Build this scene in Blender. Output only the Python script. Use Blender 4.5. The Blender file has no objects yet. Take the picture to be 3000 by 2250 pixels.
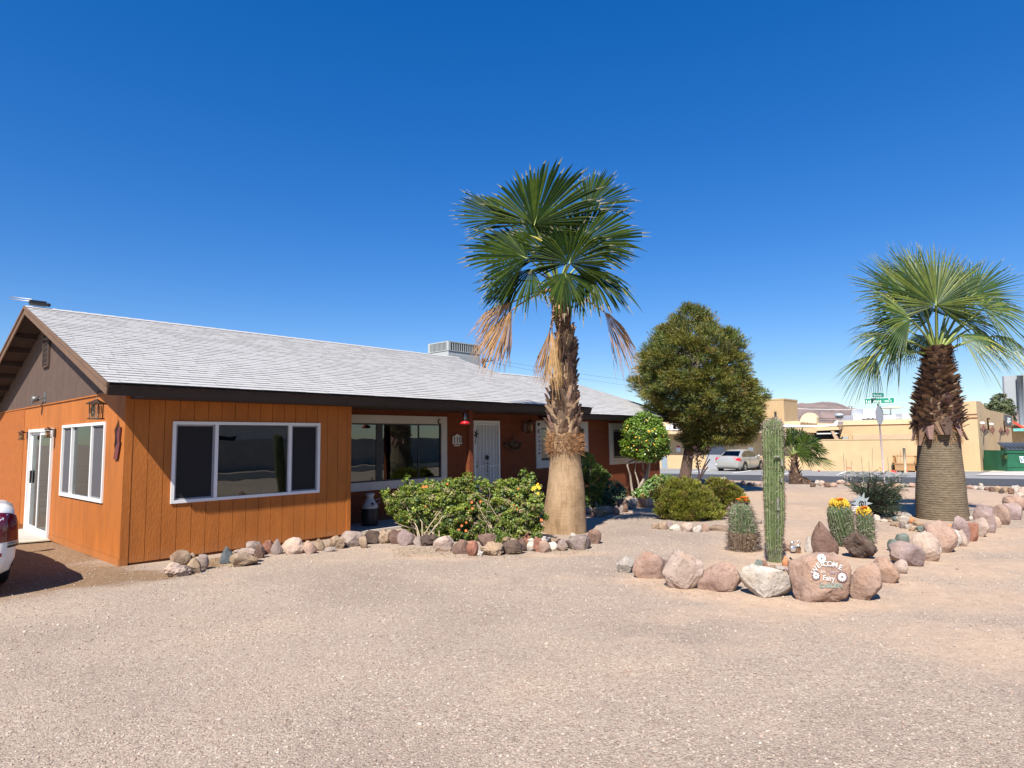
import bpy, bmesh, math, random
import numpy as np
from mathutils import Vector, Matrix, noise
from mathutils.bvhtree import BVHTree
random.seed(7); RS = np.random.RandomState(11)
scene = bpy.context.scene
COL = scene.collection
R2 = math.radians
PI = math.pi
# ------------------------------------------------------------------ camera
FL, CX, CY, CH = 1865.0, 1500.0, 1125.0, 1.65       # focal length in photo pixels, eye height
pitch = math.atan(163 / FL); roll = R2(0.65); yaw = R2(42.2)
FH = Vector((math.cos(yaw), math.sin(yaw), 0)); RH = Vector((math.sin(yaw), -math.cos(yaw), 0)); UP = Vector((0, 0, 1))
CF = FH * math.cos(pitch) + UP * math.sin(pitch); cu = -FH * math.sin(pitch) + UP * math.cos(pitch)
CR = RH * math.cos(roll) - cu * math.sin(roll); CU = RH * math.sin(roll) + cu * math.cos(roll)
CAM = Vector((0, 0, CH))
def ray(px, py): return CF + CR * ((px - CX) / FL) - CU * ((py - CY) / FL)
def gz(x, y):
    u = x * FH.x + y * FH.y; t = u - 12
    z = -0.020 * (math.sqrt(t * t + 4) + t) / 2
    return max(z, -1.35)
def g(px, py):                       # the point of the ground seen at a photo pixel
    d = ray(px, py); t = 5.0
    for _ in range(200):
        z = gz(d.x * t, d.y * t); t += 0.5 * ((CH - z) / (-d.z) - t)
    return CAM + d * t
def onY(px, py, Y): d = ray(px, py); return CAM + d * (Y / d.y)
def onX(px, py, X): d = ray(px, py); return CAM + d * (X / d.x)
def at(px, py, dep): return CAM + ray(px, py) * dep
def dep(p): return (Vector(p) - CAM).dot(CF)
def pxm(p): return FL / dep(p)
def cosx(px): return math.cos(math.atan((px - CX) / FL))      # a round thing off the lens axis looks wider than it is
# ------------------------------------------------------------------ materials
MATS = {}
def M(name, col, rough=0.8, var=0.15, scale=8.0, bump=0.0, bscale=30.0, metal=0.0, spec=0.4, col2=None, coat=0.0, detail=4, trans=0.0, stretch=None):
    if name in MATS: return MATS[name]
    m = bpy.data.materials.new(name); m.use_nodes = True; nt = m.node_tree; b = nt.nodes['Principled BSDF']
    tc = nt.nodes.new('ShaderNodeTexCoord'); vec = tc.outputs['Object']
    if stretch:
        mp = nt.nodes.new('ShaderNodeMapping'); mp.inputs['Scale'].default_value = stretch
        nt.links.new(vec, mp.inputs['Vector']); vec = mp.outputs['Vector']
    n = nt.nodes.new('ShaderNodeTexNoise'); n.inputs['Scale'].default_value = scale; n.inputs['Detail'].default_value = detail
    n.inputs['Roughness'].default_value = 0.65
    nt.links.new(vec, n.inputs['Vector'])
    r = nt.nodes.new('ShaderNodeValToRGB'); r.color_ramp.elements[0].position = 0.32; r.color_ramp.elements[1].position = 0.68
    c0 = [c * (1 - var) for c in col]; c1 = [min(1, c * (1 + var)) for c in (col2 or col)]
    r.color_ramp.elements[0].color = (*c0, 1); r.color_ramp.elements[1].color = (*c1, 1)
    nt.links.new(n.outputs['Fac'], r.inputs['Fac']); nt.links.new(r.outputs['Color'], b.inputs['Base Color'])
    b.inputs['Roughness'].default_value = rough; b.inputs['Metallic'].default_value = metal
    b.inputs['Specular IOR Level'].default_value = spec; b.inputs['Coat Weight'].default_value = coat
    if coat: b.inputs['Coat Roughness'].default_value = 0.05
    if trans:
        b.inputs['Subsurface Weight'].default_value = 0
        tr = nt.nodes.new('ShaderNodeBsdfTranslucent'); mx = nt.nodes.new('ShaderNodeMixShader'); mx.inputs[0].default_value = trans
        hs = nt.nodes.new('ShaderNodeHueSaturation'); hs.inputs['Value'].default_value = 1.3; hs.inputs['Saturation'].default_value = 1.15
        nt.links.new(r.outputs['Color'], hs.inputs['Color']); nt.links.new(hs.outputs['Color'], tr.inputs['Color'])
        nt.links.new(b.outputs[0], mx.inputs[1]); nt.links.new(tr.outputs[0], mx.inputs[2])
        nt.links.new(mx.outputs[0], nt.nodes['Material Output'].inputs['Surface'])
    if bump:
        n2 = nt.nodes.new('ShaderNodeTexNoise'); n2.inputs['Scale'].default_value = bscale; n2.inputs['Detail'].default_value = 6
        n2.inputs['Roughness'].default_value = 0.6
        nt.links.new(vec, n2.inputs['Vector'])
        bp = nt.nodes.new('ShaderNodeBump'); bp.inputs['Strength'].default_value = bump; bp.inputs['Distance'].default_value = 0.02
        nt.links.new(n2.outputs['Fac'], bp.inputs['Height']); nt.links.new(bp.outputs['Normal'], b.inputs['Normal'])
    MATS[name] = m; return m
def glass(name, tint=(0.25, 0.28, 0.28), refl=0.12):
    if name in MATS: return MATS[name]
    m = bpy.data.materials.new(name); m.use_nodes = True; nt = m.node_tree; nt.nodes.clear()
    out = nt.nodes.new('ShaderNodeOutputMaterial'); tr = nt.nodes.new('ShaderNodeBsdfTransparent'); tr.inputs[0].default_value = (*tint, 1)
    gl = nt.nodes.new('ShaderNodeBsdfGlossy'); gl.inputs['Roughness'].default_value = 0.01; gl.inputs[0].default_value = (0.9, 0.95, 0.95, 1)
    lw = nt.nodes.new('ShaderNodeFresnel'); lw.inputs[0].default_value = 1.5
    ad = nt.nodes.new('ShaderNodeMath'); ad.operation = 'MAXIMUM'; ad.inputs[1].default_value = refl
    tc = nt.nodes.new('ShaderNodeTexCoord'); nn = nt.nodes.new('ShaderNodeTexNoise'); nn.inputs['Scale'].default_value = 1.3
    bp = nt.nodes.new('ShaderNodeBump'); bp.inputs['Strength'].default_value = 0.04; bp.inputs['Distance'].default_value = 0.05
    nt.links.new(tc.outputs['Object'], nn.inputs['Vector']); nt.links.new(nn.outputs['Fac'], bp.inputs['Height']); nt.links.new(bp.outputs[0], gl.inputs['Normal'])
    mx = nt.nodes.new('ShaderNodeMixShader'); nt.links.new(lw.outputs[0], ad.inputs[0]); nt.links.new(ad.outputs[0], mx.inputs[0])
    nt.links.new(tr.outputs[0], mx.inputs[1]); nt.links.new(gl.outputs[0], mx.inputs[2]); nt.links.new(mx.outputs[0], out.inputs[0])
    MATS[name] = m; return m
# ------------------------------------------------------------------ objects
WL = {}
def tag(o, label=None, cat=None, group=None, kind=None):
    if label: o['label'] = label
    if cat: o['category'] = cat
    if group: o['group'] = group
    if kind: o['kind'] = kind
    return o
def thing(name, loc, label, cat, group=None):
    o = bpy.data.objects.new(name, None); COL.objects.link(o); o.location = loc; o.empty_display_size = 0.1
    WL[o.name] = Vector(loc); return tag(o, label, cat, group)
def link(name, me, parent=None, base=None):
    """me holds world-space vertices; they are re-based on the thing's own origin."""
    o = bpy.data.objects.new(name, me); COL.objects.link(o)
    if parent is not None:
        b = WL[parent.name]; me.transform(Matrix.Translation(-b)); o.parent = parent; WL[o.name] = b
    else:
        b = Vector(base) if base is not None else Vector((0, 0, 0))
        me.transform(Matrix.Translation(-b)); o.location = b; WL[o.name] = b
    return o
def fastmesh(name, V, F, mi=None, mats=(), smooth=False):
    """V (n,3) array, F (m,k) array of equal-sized faces"""
    V = np.asarray(V, dtype=np.float32); F = np.asarray(F, dtype=np.int32)
    me = bpy.data.meshes.new(name); me.vertices.add(len(V)); me.vertices.foreach_set('co', V.ravel())
    k = F.shape[1]; me.loops.add(F.size); me.loops.foreach_set('vertex_index', F.ravel())
    me.polygons.add(len(F)); me.polygons.foreach_set('loop_start', np.arange(0, F.size, k, dtype=np.int32))
    for m in mats: me.materials.append(m)
    if mi is not None: me.polygons.foreach_set('material_index', np.asarray(mi, dtype=np.int32))
    me.polygons.foreach_set('use_smooth', np.full(len(F), smooth)); me.update(calc_edges=True); me.validate(); return me
class MB:
    def __init__(s): s.v = []; s.f = []; s.m = []; s.s = []
    def add(s, vs, fs, mi=0, smooth=False):
        b = len(s.v); s.v += [tuple(v) for v in vs]; s.f += [tuple(i + b for i in f) for f in fs]; s.m += [mi] * len(fs); s.s += [smooth] * len(fs); return s
    def box(s, a, b, mi=0):
        x0, x1 = sorted((a[0], b[0])); y0, y1 = sorted((a[1], b[1])); z0, z1 = sorted((a[2], b[2]))
        return s.add([(x0,y0,z0),(x1,y0,z0),(x1,y1,z0),(x0,y1,z0),(x0,y0,z1),(x1,y0,z1),(x1,y1,z1),(x0,y1,z1)],
                     [(0,3,2,1),(4,5,6,7),(0,1,5,4),(1,2,6,5),(2,3,7,6),(3,0,4,7)], mi)
    def obox(s, c, ax, ay, az, mi=0):
        c, ax, ay, az = map(Vector, (c, ax, ay, az)); vs = []
        for k in (-1, 1):
            for (i, j) in ((-1,-1),(1,-1),(1,1),(-1,1)): vs.append(c + ax*i + ay*j + az*k)
        return s.add(vs, [(0,3,2,1),(4,5,6,7),(0,1,5,4),(1,2,6,5),(2,3,7,6),(3,0,4,7)], mi)
    def prism(s, pts, off, mi=0, smooth=False):
        n = len(pts); off = Vector(off); vs = [Vector(p) for p in pts] + [Vector(p) + off for p in pts]
        return s.add(vs, [tuple(range(n))[::-1], tuple(range(n, 2*n))] + [(i, (i+1) % n, n+(i+1) % n, n+i) for i in range(n)], mi, smooth)
    def tube(s, path, rad, n=8, mi=0, cap=True, smooth=True):
        path = [Vector(p) for p in path]; vs = []; fs = []
        if not isinstance(rad, (list, tuple)): rad = [rad] * len(path)
        for i, p in enumerate(path):
            t = (path[min(i+1, len(path)-1)] - path[max(i-1, 0)]).normalized()
            u = t.cross(Vector((0, 0, 1))); u = u.normalized() if u.length > 1e-3 else Vector((1, 0, 0)); w = t.cross(u)
            for k in range(n): a = 2*PI*k/n; vs.append(p + u*math.cos(a)*rad[i] + w*math.sin(a)*rad[i])
        for i in range(len(path)-1):
            for k in range(n): fs.append((i*n+k, i*n+(k+1) % n, (i+1)*n+(k+1) % n, (i+1)*n+k))
        if cap: fs += [tuple(range(n)), tuple(range((len(path)-1)*n, len(path)*n))[::-1]]
        return s.add(vs, fs, mi, smooth)
    def lathe(s, c, prof, n=24, mi=0, ax=(1,0,0), ay=(0,1,0), az=(0,0,1), smooth=True):
        c, ax, ay, az = map(Vector, (c, ax, ay, az)); vs = []; fs = []
        for r, z in prof:
            for k in range(n): a = 2*PI*k/n; vs.append(c + ax*(r*math.cos(a)) + ay*(r*math.sin(a)) + az*z)
        for i in range(len(prof)-1):
            for k in range(n): fs.append((i*n+k, i*n+(k+1) % n, (i+1)*n+(k+1) % n, (i+1)*n+k))
        fs += [tuple(range(n))[::-1], tuple(range((len(prof)-1)*n, len(prof)*n))]
        return s.add(vs, fs, mi, smooth)
    def ball(s, c, r, mi=0, n=10, rz=None, m=6):
        rz = rz or r; prof = [(max(1e-4, r*math.sin(PI*i/m)), -rz*math.cos(PI*i/m)) for i in range(m+1)]
        return s.lathe(c, prof, n, mi)
    def build(s, name, mats, parent=None, base=None):
        me = bpy.data.meshes.new(name); me.from_pydata(s.v, [], s.f)
        if not isinstance(mats, (list, tuple)): mats = [mats]
        for m in mats: me.materials.append(m)
        me.polygons.foreach_set('material_index', s.m); me.polygons.foreach_set('use_smooth', s.s); me.update()
        return link(name, me, parent, base)
def text_mesh(txt, size, bold=False):
    cu_ = bpy.data.curves.new('t', 'FONT'); cu_.body = txt; cu_.size = size; cu_.align_x = 'CENTER'; cu_.align_y = 'CENTER'
    if bold: cu_.offset = size * 0.014
    cu_.resolution_u = 3
    ob = bpy.data.objects.new('t', cu_); COL.objects.link(ob); dg = bpy.context.evaluated_depsgraph_get()
    me = bpy.data.meshes.new_from_object(ob.evaluated_get(dg)); bpy.data.objects.remove(ob); return me
def text_on(mb, txt, size, c, ax, ay, mi=0, bold=False, sx=1.0, off=0.003):
    me = text_mesh(txt, size, bold); c, ax, ay = map(Vector, (c, ax, ay)); n = ax.cross(ay)
    mb.add([c + ax*(v.co.x*sx) + ay*v.co.y + n*off for v in me.vertices], [tuple(p.vertices) for p in me.polygons], mi)
    bpy.data.meshes.remove(me)
def leaves(name, C, D, N, L, W, mats, mi, parent=None, base=None, bend=0.0):
    """diamond leaves: centres C, long directions D, normals N, lengths L, widths W"""
    n = len(C); D = D / np.linalg.norm(D, axis=1, keepdims=True); S = np.cross(D, N); S /= np.maximum(1e-6, np.linalg.norm(S, axis=1, keepdims=True))
    L = np.broadcast_to(L, n)[:, None]; W = np.broadcast_to(W, n)[:, None]
    V = np.empty((n, 4, 3)); V[:, 0] = C - D*L/2; V[:, 1] = C + S*W/2 + D*L*0.05; V[:, 2] = C + D*L/2; V[:, 3] = C - S*W/2 + D*L*0.05
    F = np.arange(n*4).reshape(n, 4)
    me = fastmesh(name, V.reshape(-1, 3), F, mi, mats); return link(name, me, parent, base)
def rdir(n): v = RS.normal(size=(n, 3)); return v / np.linalg.norm(v, axis=1, keepdims=True)
def V3(a): return np.array([a[0], a[1], a[2]], dtype=float)
# ------------------------------------------------------------------ palette
m_orange = M('orange_paint', (0.365, 0.112, 0.016), 0.75, 0.14, 4, 0.35, 50, stretch=(1, 1, .3), detail=7)
m_orange_st = M('orange_stucco', (0.35, 0.10, 0.014), 0.85, 0.10, 5, 0.8, 45, stretch=(1, 1, 2.2)); m_porch = M('shade_darkened_brick_stucco', (0.150, 0.036, 0.009), 0.85, 0.12, 3, 1.0, 22, stretch=(1, 1, 2.6))  # porch stucco: redder paint, darkened further to put porch shade in the colour
def foot_dirt(m, col=(.28, .16, .08), h=.22):
    nt = m.node_tree; b = nt.nodes['Principled BSDF']; L = nt.links.new; src = b.inputs['Base Color'].links[0].from_socket
    tc = nt.nodes.new('ShaderNodeTexCoord'); sx = nt.nodes.new('ShaderNodeSeparateXYZ'); L(tc.outputs['Object'], sx.inputs[0])
    n = nt.nodes.new('ShaderNodeTexNoise'); n.inputs['Scale'].default_value = 5; n.inputs['Detail'].default_value = 8; n.inputs['Roughness'].default_value = .7; L(tc.outputs['Object'], n.inputs['Vector'])
    a = nt.nodes.new('ShaderNodeMath'); a.operation = 'MULTIPLY_ADD'; a.inputs[1].default_value = -.55; L(n.outputs['Fac'], a.inputs[0]); L(sx.outputs['Z'], a.inputs[2])
    mr = nt.nodes.new('ShaderNodeMapRange'); mr.inputs[1].default_value = h - .30; mr.inputs[2].default_value = h - .62; mr.inputs[3].default_value = 0; mr.inputs[4].default_value = .45; L(a.outputs[0], mr.inputs[0])
    x = nt.nodes.new('ShaderNodeMix'); x.data_type = 'RGBA'; L(mr.outputs[0], x.inputs[0]); L(src, x.inputs[6]); x.inputs[7].default_value = (*col, 1); L(x.outputs[2], b.inputs['Base Color'])
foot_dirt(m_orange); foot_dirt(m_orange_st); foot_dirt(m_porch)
m_groove = M('groove_backing', (0.16, 0.05, 0.012), 0.9, 0.1)
m_brown = M('brown_paint', (0.092, 0.057, 0.041), 0.8, 0.10, 4, 0.2, 60)
m_dbrown = M('dark_brown_trim', (0.028, 0.018, 0.016), 0.7, 0.15, 4, 0.1, 40)
m_rake = M('rake_brown', (0.15, 0.085, 0.048), 0.7, 0.12, 5, 0.15, 60)
m_soffit = M('soffit_boards', (0.045, 0.025, 0.018), 0.85, 0.25, 4, 0.2, 30)
m_white = M('white_vinyl', (0.68, 0.67, 0.65), 0.35, 0.04, 5)
m_cream = M('cream_trim', (0.48, 0.45, 0.40), 0.7, 0.06, 6, 0.2, 60)
m_shingle = M('white_shingle', (0.385, 0.375, 0.362), 0.9, 0.05, 40, 0.25, 220)
m_shedge = M('shingle_edge', (0.035, 0.035, 0.035), 0.95, 0.2)
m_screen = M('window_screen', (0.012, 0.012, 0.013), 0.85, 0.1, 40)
m_screen2 = M('window_screen_sunlit', (0.085, 0.08, 0.085), 0.85, 0.1, 40)  # lighter copy of the screen, sunlight put into its colour
m_dark = M('dark_interior', (0.03, 0.028, 0.026), 0.9, 0.1)
m_curt = M('pale_curtain', (0.30, 0.30, 0.28), 0.9, 0.1)
m_green_c = M('green_curtain', (0.12, 0.15, 0.02), 0.9, 0.1)
m_black = M('black_metal', (0.02, 0.018, 0.018), 0.5, 0.1)
m_bronze = M('bronze_metal', (0.09, 0.05, 0.03), 0.45, 0.15, metal=0.6)
m_steel = M('galvanised_steel', (0.42, 0.44, 0.45), 0.45, 0.08, metal=0.7)
m_red = M('red_plastic', (0.45, 0.015, 0.02), 0.3, 0.1)
m_conc = M('concrete', (0.42, 0.38, 0.33), 0.9, 0.10, 2, 0.3, 60)
g_win = glass('window_glass', (0.30, 0.33, 0.30), 0.12)
g_side = glass('side_glass', (0.55, 0.6, 0.5), 0.14)
# ------------------------------------------------------------------ ground
def axis_pts(a, b, step, lo, hi):
    mid = list(np.arange(a, b + 1e-6, step)); r = []; s = step; x = b
    while x < hi: s *= 1.18; x += s; r.append(x)
    l = []; s = step; x = a
    while x > lo: s *= 1.18; x -= s; l.append(x)
    return np.array(l[::-1] + mid + r)
gx = axis_pts(-1, 24, 0.11, -2500, 4500); gy = axis_pts(-2.5, 13, 0.11, -3000, 3500)
X, Y = np.meshgrid(gx, gy); U = X * FH.x + Y * FH.y; T = U - 12
Z = np.maximum(-0.020 * (np.sqrt(T*T + 4) + T) / 2, -1.35)
# dirt mask: bare sand beside the rocks, swept gravel elsewhere, brown soil by the gable wall
dirt = np.zeros_like(X); soil = np.zeros_like(X)
def blob(px, py, rx, ry=None, k=1.0, arr=None):
    global dirt, soil
    p = g(px, py); ry = ry or rx
    a = (X - p.x) * FH.x + (Y - p.y) * FH.y; b = (X - p.x) * RH.x + (Y - p.y) * RH.y
    v = k * np.exp(-((b / rx) ** 2 + (a / ry) ** 2))
    if arr == 's': soil = np.maximum(soil, v)
    else: dirt = np.maximum(dirt, v)
for a in [(1900,1700,.55,.3,.9),(2000,1725,.5,.25,1),(2110,1748,.5,.25,1),(2240,1765,.5,.25,1),(2400,1780,.6,.25,.9),(2560,1775,.5,.25,.8),
          (2680,1720,.5,.5,.9),(2800,1650,.6,.6,.9),(2900,1600,.7,.7,.95),(3000,1560,.8,.8,1),(2950,1750,.8,.6,.75),(2850,1680,.8,.5,.8),(3000,1660,.9,.6,.8),
          (2350,1680,1.0,.9,1),(2150,1690,.8,.5,1),(2500,1660,.9,.8,1),(2650,1580,1.2,1.3,1),(2300,1560,1.2,1.5,.85),(2400,1500,2.5,3,.8),(2700,1450,4,4,.9),
          (2900,1470,3,3,.95),(2250,1450,4,4,.8),(2150,1660,.5,.6,.9),(1620,1625,.5,.2,.8),(1700,1622,.5,.2,.9),(1250,1632,.5,.2,.8),(1350,1640,.4,.15,.7),(1150,1615,.4,.2,.6),
          (2080,1445,3,3,.7),(1960,1500,1.2,1,.6),(1850,1500,.8,.8,.5),(1300,1560,1.2,1.0,.9),(1600,1540,1,1,.9),(980,1640,.4,.15,.4),
          (2400,1640,1.2,1.0,1),(2550,1600,1.2,1.2,1),(2350,1600,1.0,1.0,.95),(2250,1620,.9,.8,.9),(2800,1560,1.2,1,1),(2800,1760,1.2,.7,.7),(2650,1850,1.2,.5,.45),(2950,1900,1,.8,.6),(2200,1800,1.2,.35,.55),(1700,1700,.8,.4,.3),(1400,1700,.8,.2,.3),(2100,1900,.8,.3,.3),(2750,1900,.5,.3,.55),(2300,1850,.6,.25,.4),(2960,1860,.5,.35,.55),(620,1700,.5,.2,.35),(1900,1880,.5,.2,.25)]: blob(*a)
for a in [(120,1640,1.0,1.2,1),(250,1700,.8,.5,1),(330,1690,.7,.5,1),(430,1690,.5,.3,.9),(40,1700,1.4,1.2,1),(600,1655,.4,.3,.8),(640,1640,.4,.3,.6),(60,1600,2,2,1)]: blob(*a, arr='s')
mnd = 0.012 * np.sin(X*2.3 + Y*1.1) * np.cos(Y*1.7 - X*0.6)
Z = Z + np.where((X > -1) & (X < 24) & (Y > -2.5) & (Y < 13), mnd, 0)
nx, ny = len(gx), len(gy); idx = np.arange(nx*ny).reshape(ny, nx)
F = np.stack([idx[:-1, :-1], idx[:-1, 1:], idx[1:, 1:], idx[1:, :-1]], -1).reshape(-1, 4)
def ground_mat():
    m = bpy.data.materials.new('gravel_and_sand'); m.use_nodes = True; nt = m.node_tree; b = nt.nodes['Principled BSDF']; L = nt.links.new
    tc = nt.nodes.new('ShaderNodeTexCoord'); v = tc.outputs['Object']
    def noise_(s, d=4, r=.6): n = nt.nodes.new('ShaderNodeTexNoise'); n.inputs['Scale'].default_value = s; n.inputs['Detail'].default_value = d; n.inputs['Roughness'].default_value = r; L(v, n.inputs['Vector']); return n
    def ramp(inp, stops):
        r = nt.nodes.new('ShaderNodeValToRGB'); e = r.color_ramp.elements; e[0].position = stops[0][0]; e[0].color = (*stops[0][1], 1); e[1].position = stops[-1][0]; e[1].color = (*stops[-1][1], 1)
        for p, c in stops[1:-1]: q = e.new(p); q.color = (*c, 1)
        L(inp, r.inputs['Fac']); return r.outputs['Color']
    def mix(f, a, b_):
        x = nt.nodes.new('ShaderNodeMix'); x.data_type = 'RGBA'; L(f, x.inputs[0]); L(a, x.inputs[6]); L(b_, x.inputs[7]); return x.outputs[2]
    def vor(s): w = nt.nodes.new('ShaderNodeTexVoronoi'); w.inputs['Scale'].default_value = s; w.inputs['Randomness'].default_value = 1; L(v, w.inputs['Vector']); return w
    v1 = vor(105); v2 = vor(62)
    sep = nt.nodes.new('ShaderNodeSeparateColor'); L(v1.outputs['Color'], sep.inputs[0])
    sep2 = nt.nodes.new('ShaderNodeSeparateColor'); L(v2.outputs['Color'], sep2.inputs[0])
    stones = [(0, (.23,.165,.126)), (.14, (.30,.228,.176)), (.35, (.37,.29,.226)), (.55, (.405,.325,.255)), (.75, (.335,.262,.204)), (.9, (.42,.348,.268)), (1, (.48,.41,.325))]
    c1 = ramp(sep.outputs[0], stones); c2 = ramp(sep2.outputs[1], stones)
    pick = nt.nodes.new('ShaderNodeMath'); pick.operation = 'GREATER_THAN'; pick.inputs[1].default_value = 0.62; L(sep2.outputs[2], pick.inputs[0])
    grav = mix(pick.outputs[0], c1, c2)
    big = noise_(0.55, 5); tone = ramp(big.outputs['Fac'], [(.28, (.80,.78,.78)), (.5, (.97,.96,.95)), (.72, (1.12,1.08,1.02))])
    mu = nt.nodes.new('ShaderNodeMix'); mu.data_type = 'RGBA'; mu.blend_type = 'MULTIPLY'; mu.inputs[0].default_value = 1; L(grav, mu.inputs[6]); L(tone, mu.inputs[7]); grav = mu.outputs[2]
    n1 = noise_(6, 8, .7); sand = ramp(n1.outputs['Fac'], [(.3, (.36,.25,.17)), (.7, (.48,.35,.25))])
    n3 = noise_(14, 8, .75); soilc = ramp(n3.outputs['Fac'], [(.3, (.15,.09,.05)), (.7, (.30,.20,.12))])
    at_ = nt.nodes.new('ShaderNodeAttribute'); at_.attribute_name = 'mask'; s3 = nt.nodes.new('ShaderNodeSeparateColor'); L(at_.outputs['Color'], s3.inputs[0])
    n4 = noise_(2.2, 9, .72)
    def thr(a, lo, hi, nz):
        ad = nt.nodes.new('ShaderNodeMath'); ad.operation = 'ADD'; L(a, ad.inputs[0]); L(nz, ad.inputs[1])
        mr = nt.nodes.new('ShaderNodeMapRange'); mr.inputs[1].default_value = lo; mr.inputs[2].default_value = hi; L(ad.outputs[0], mr.inputs[0]); return mr.outputs[0]
    d = thr(s3.outputs[0], .62, 1.22, n4.outputs['Fac']); so = thr(s3.outputs[1], .80, 1.1, n4.outputs['Fac'])
    # a share of the stones still shows through the sand
    keep = nt.nodes.new('ShaderNodeMath'); keep.operation = 'GREATER_THAN'; keep.inputs[1].default_value = .80; L(sep.outputs[2], keep.inputs[0])
    kk = nt.nodes.new('ShaderNodeMath'); kk.operation = 'MULTIPLY'; kk.inputs[1].default_value = .6; L(keep.outputs[0], kk.inputs[0])
    dd = nt.nodes.new('ShaderNodeMath'); dd.operation = 'SUBTRACT'; dd.use_clamp = True; L(d, dd.inputs[0]); L(kk.outputs[0], dd.inputs[1])
    c = mix(dd.outputs[0], grav, sand); c = mix(so, c, soilc); L(c, b.inputs['Base Color']); b.inputs['Roughness'].default_value = .95; b.inputs['Specular IOR Level'].default_value = .15
    inv = nt.nodes.new('ShaderNodeMath'); inv.operation = 'MULTIPLY_ADD'; inv.inputs[1].default_value = -1.1; inv.inputs[2].default_value = 1; L(v1.outputs['Distance'], inv.inputs[0])
    inv2 = nt.nodes.new('ShaderNodeMath'); inv2.operation = 'MULTIPLY_ADD'; inv2.inputs[1].default_value = -1.1; inv2.inputs[2].default_value = 1; L(v2.outputs['Distance'], inv2.inputs[0])
    hm = nt.nodes.new('ShaderNodeMix'); L(pick.outputs[0], hm.inputs[0]); L(inv.outputs[0], hm.inputs[2]); L(inv2.outputs[0], hm.inputs[3])
    st = nt.nodes.new('ShaderNodeMath'); st.operation = 'MULTIPLY_ADD'; st.inputs[1].default_value = -.75; st.inputs[2].default_value = 1; L(dd.outputs[0], st.inputs[0])
    bp = nt.nodes.new('ShaderNodeBump'); bp.inputs['Distance'].default_value = .006; L(st.outputs[0], bp.inputs['Strength']); L(hm.outputs[0], bp.inputs['Height'])
    n5 = noise_(9, 8, .7); bp2 = nt.nodes.new('ShaderNodeBump'); bp2.inputs['Distance'].default_value = .03; bp2.inputs['Strength'].default_value = .5; L(n5.outputs['Fac'], bp2.inputs['Height']); L(bp.outputs[0], bp2.inputs['Normal'])
    L(bp2.outputs[0], b.inputs['Normal']); return m
me = fastmesh('ground', np.stack([X, Y, Z], -1).reshape(-1, 3), F, None, [ground_mat()], True)
ca = me.color_attributes.new('mask', 'FLOAT_COLOR', 'POINT')
ca.data.foreach_set('color', np.stack([dirt, soil, dirt*0, dirt*0+1], -1).reshape(-1).astype(np.float32))
tag(link('ground', me), kind='structure')
# loose pebbles lying on the swept gravel: nobody could count them
def ico():
    bm = bmesh.new(); bmesh.ops.create_icosphere(bm, subdivisions=1, radius=1); v = np.array([x.co[:] for x in bm.verts]); f = np.array([[q.index for q in p.verts] for p in bm.faces]); bm.free(); return v, f
def pebbles():
    iv, jf = ico(); n = 46000
    r = 2.6 + 12.5 * RS.rand(n) ** 1.35; a = R2(-43) + R2(86) * RS.rand(n)
    x = r*np.cos(a)*FH.x + r*np.sin(a)*(RH.x); y = r*np.cos(a)*FH.y + r*np.sin(a)*(RH.y)
    s = (0.0026 + 0.0058 * RS.rand(n) ** 3) * (1 + .25*(r > 6)); s[RS.rand(n) > .995] *= 2.1
    ok = ~((y > 9.7) & (x > 2.8)) ; x, y, s = x[ok], y[ok], s[ok]; n = len(x)
    ix = np.clip(np.searchsorted(gx, x), 0, nx-1); iy = np.clip(np.searchsorted(gy, y), 0, ny-1); dm = dirt[iy, ix]; sm = soil[iy, ix]
    ok = RS.rand(n) > (dm * .85 + sm * .6); x, y, s = x[ok], y[ok], s[ok]; n = len(x)
    u = x*FH.x + y*FH.y - 12; z = -.02*(np.sqrt(u*u+4)+u)/2 + 0.012*np.sin(x*2.3+y*1.1)*np.cos(y*1.7-x*.6)
    V = iv[None] * (1 + .35*(RS.rand(n, 12, 1) - .5)) * s[:, None, None] * np.stack([.8+.7*RS.rand(n), .8+.7*RS.rand(n), .5+.4*RS.rand(n)], -1)[:, None, :]
    V += np.stack([x, y, z + s*.35], -1)[:, None, :]
    Fc = (jf[None] + (np.arange(n)*12)[:, None, None]).reshape(-1, 3); mi = np.repeat(RS.choice(6, n, p=[.20,.28,.28,.14,.04,.06]), 20)
    cols = [(.31,.235,.19), (.40,.31,.25), (.44,.36,.295), (.26,.19,.16), (.47,.42,.355), (.36,.25,.19)]
    me = fastmesh('gravel', V.reshape(-1, 3), Fc, mi, [M('pebble_%s' % q, c, .9, .2, 40) for q, c in zip(('mauve','pink','tan','brown','pale','rust'), cols)], False)
    tag(link('gravel', me), 'loose pinkish grey pebbles strewn over the front yard', 'gravel', kind='stuff')
pebbles()
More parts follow.
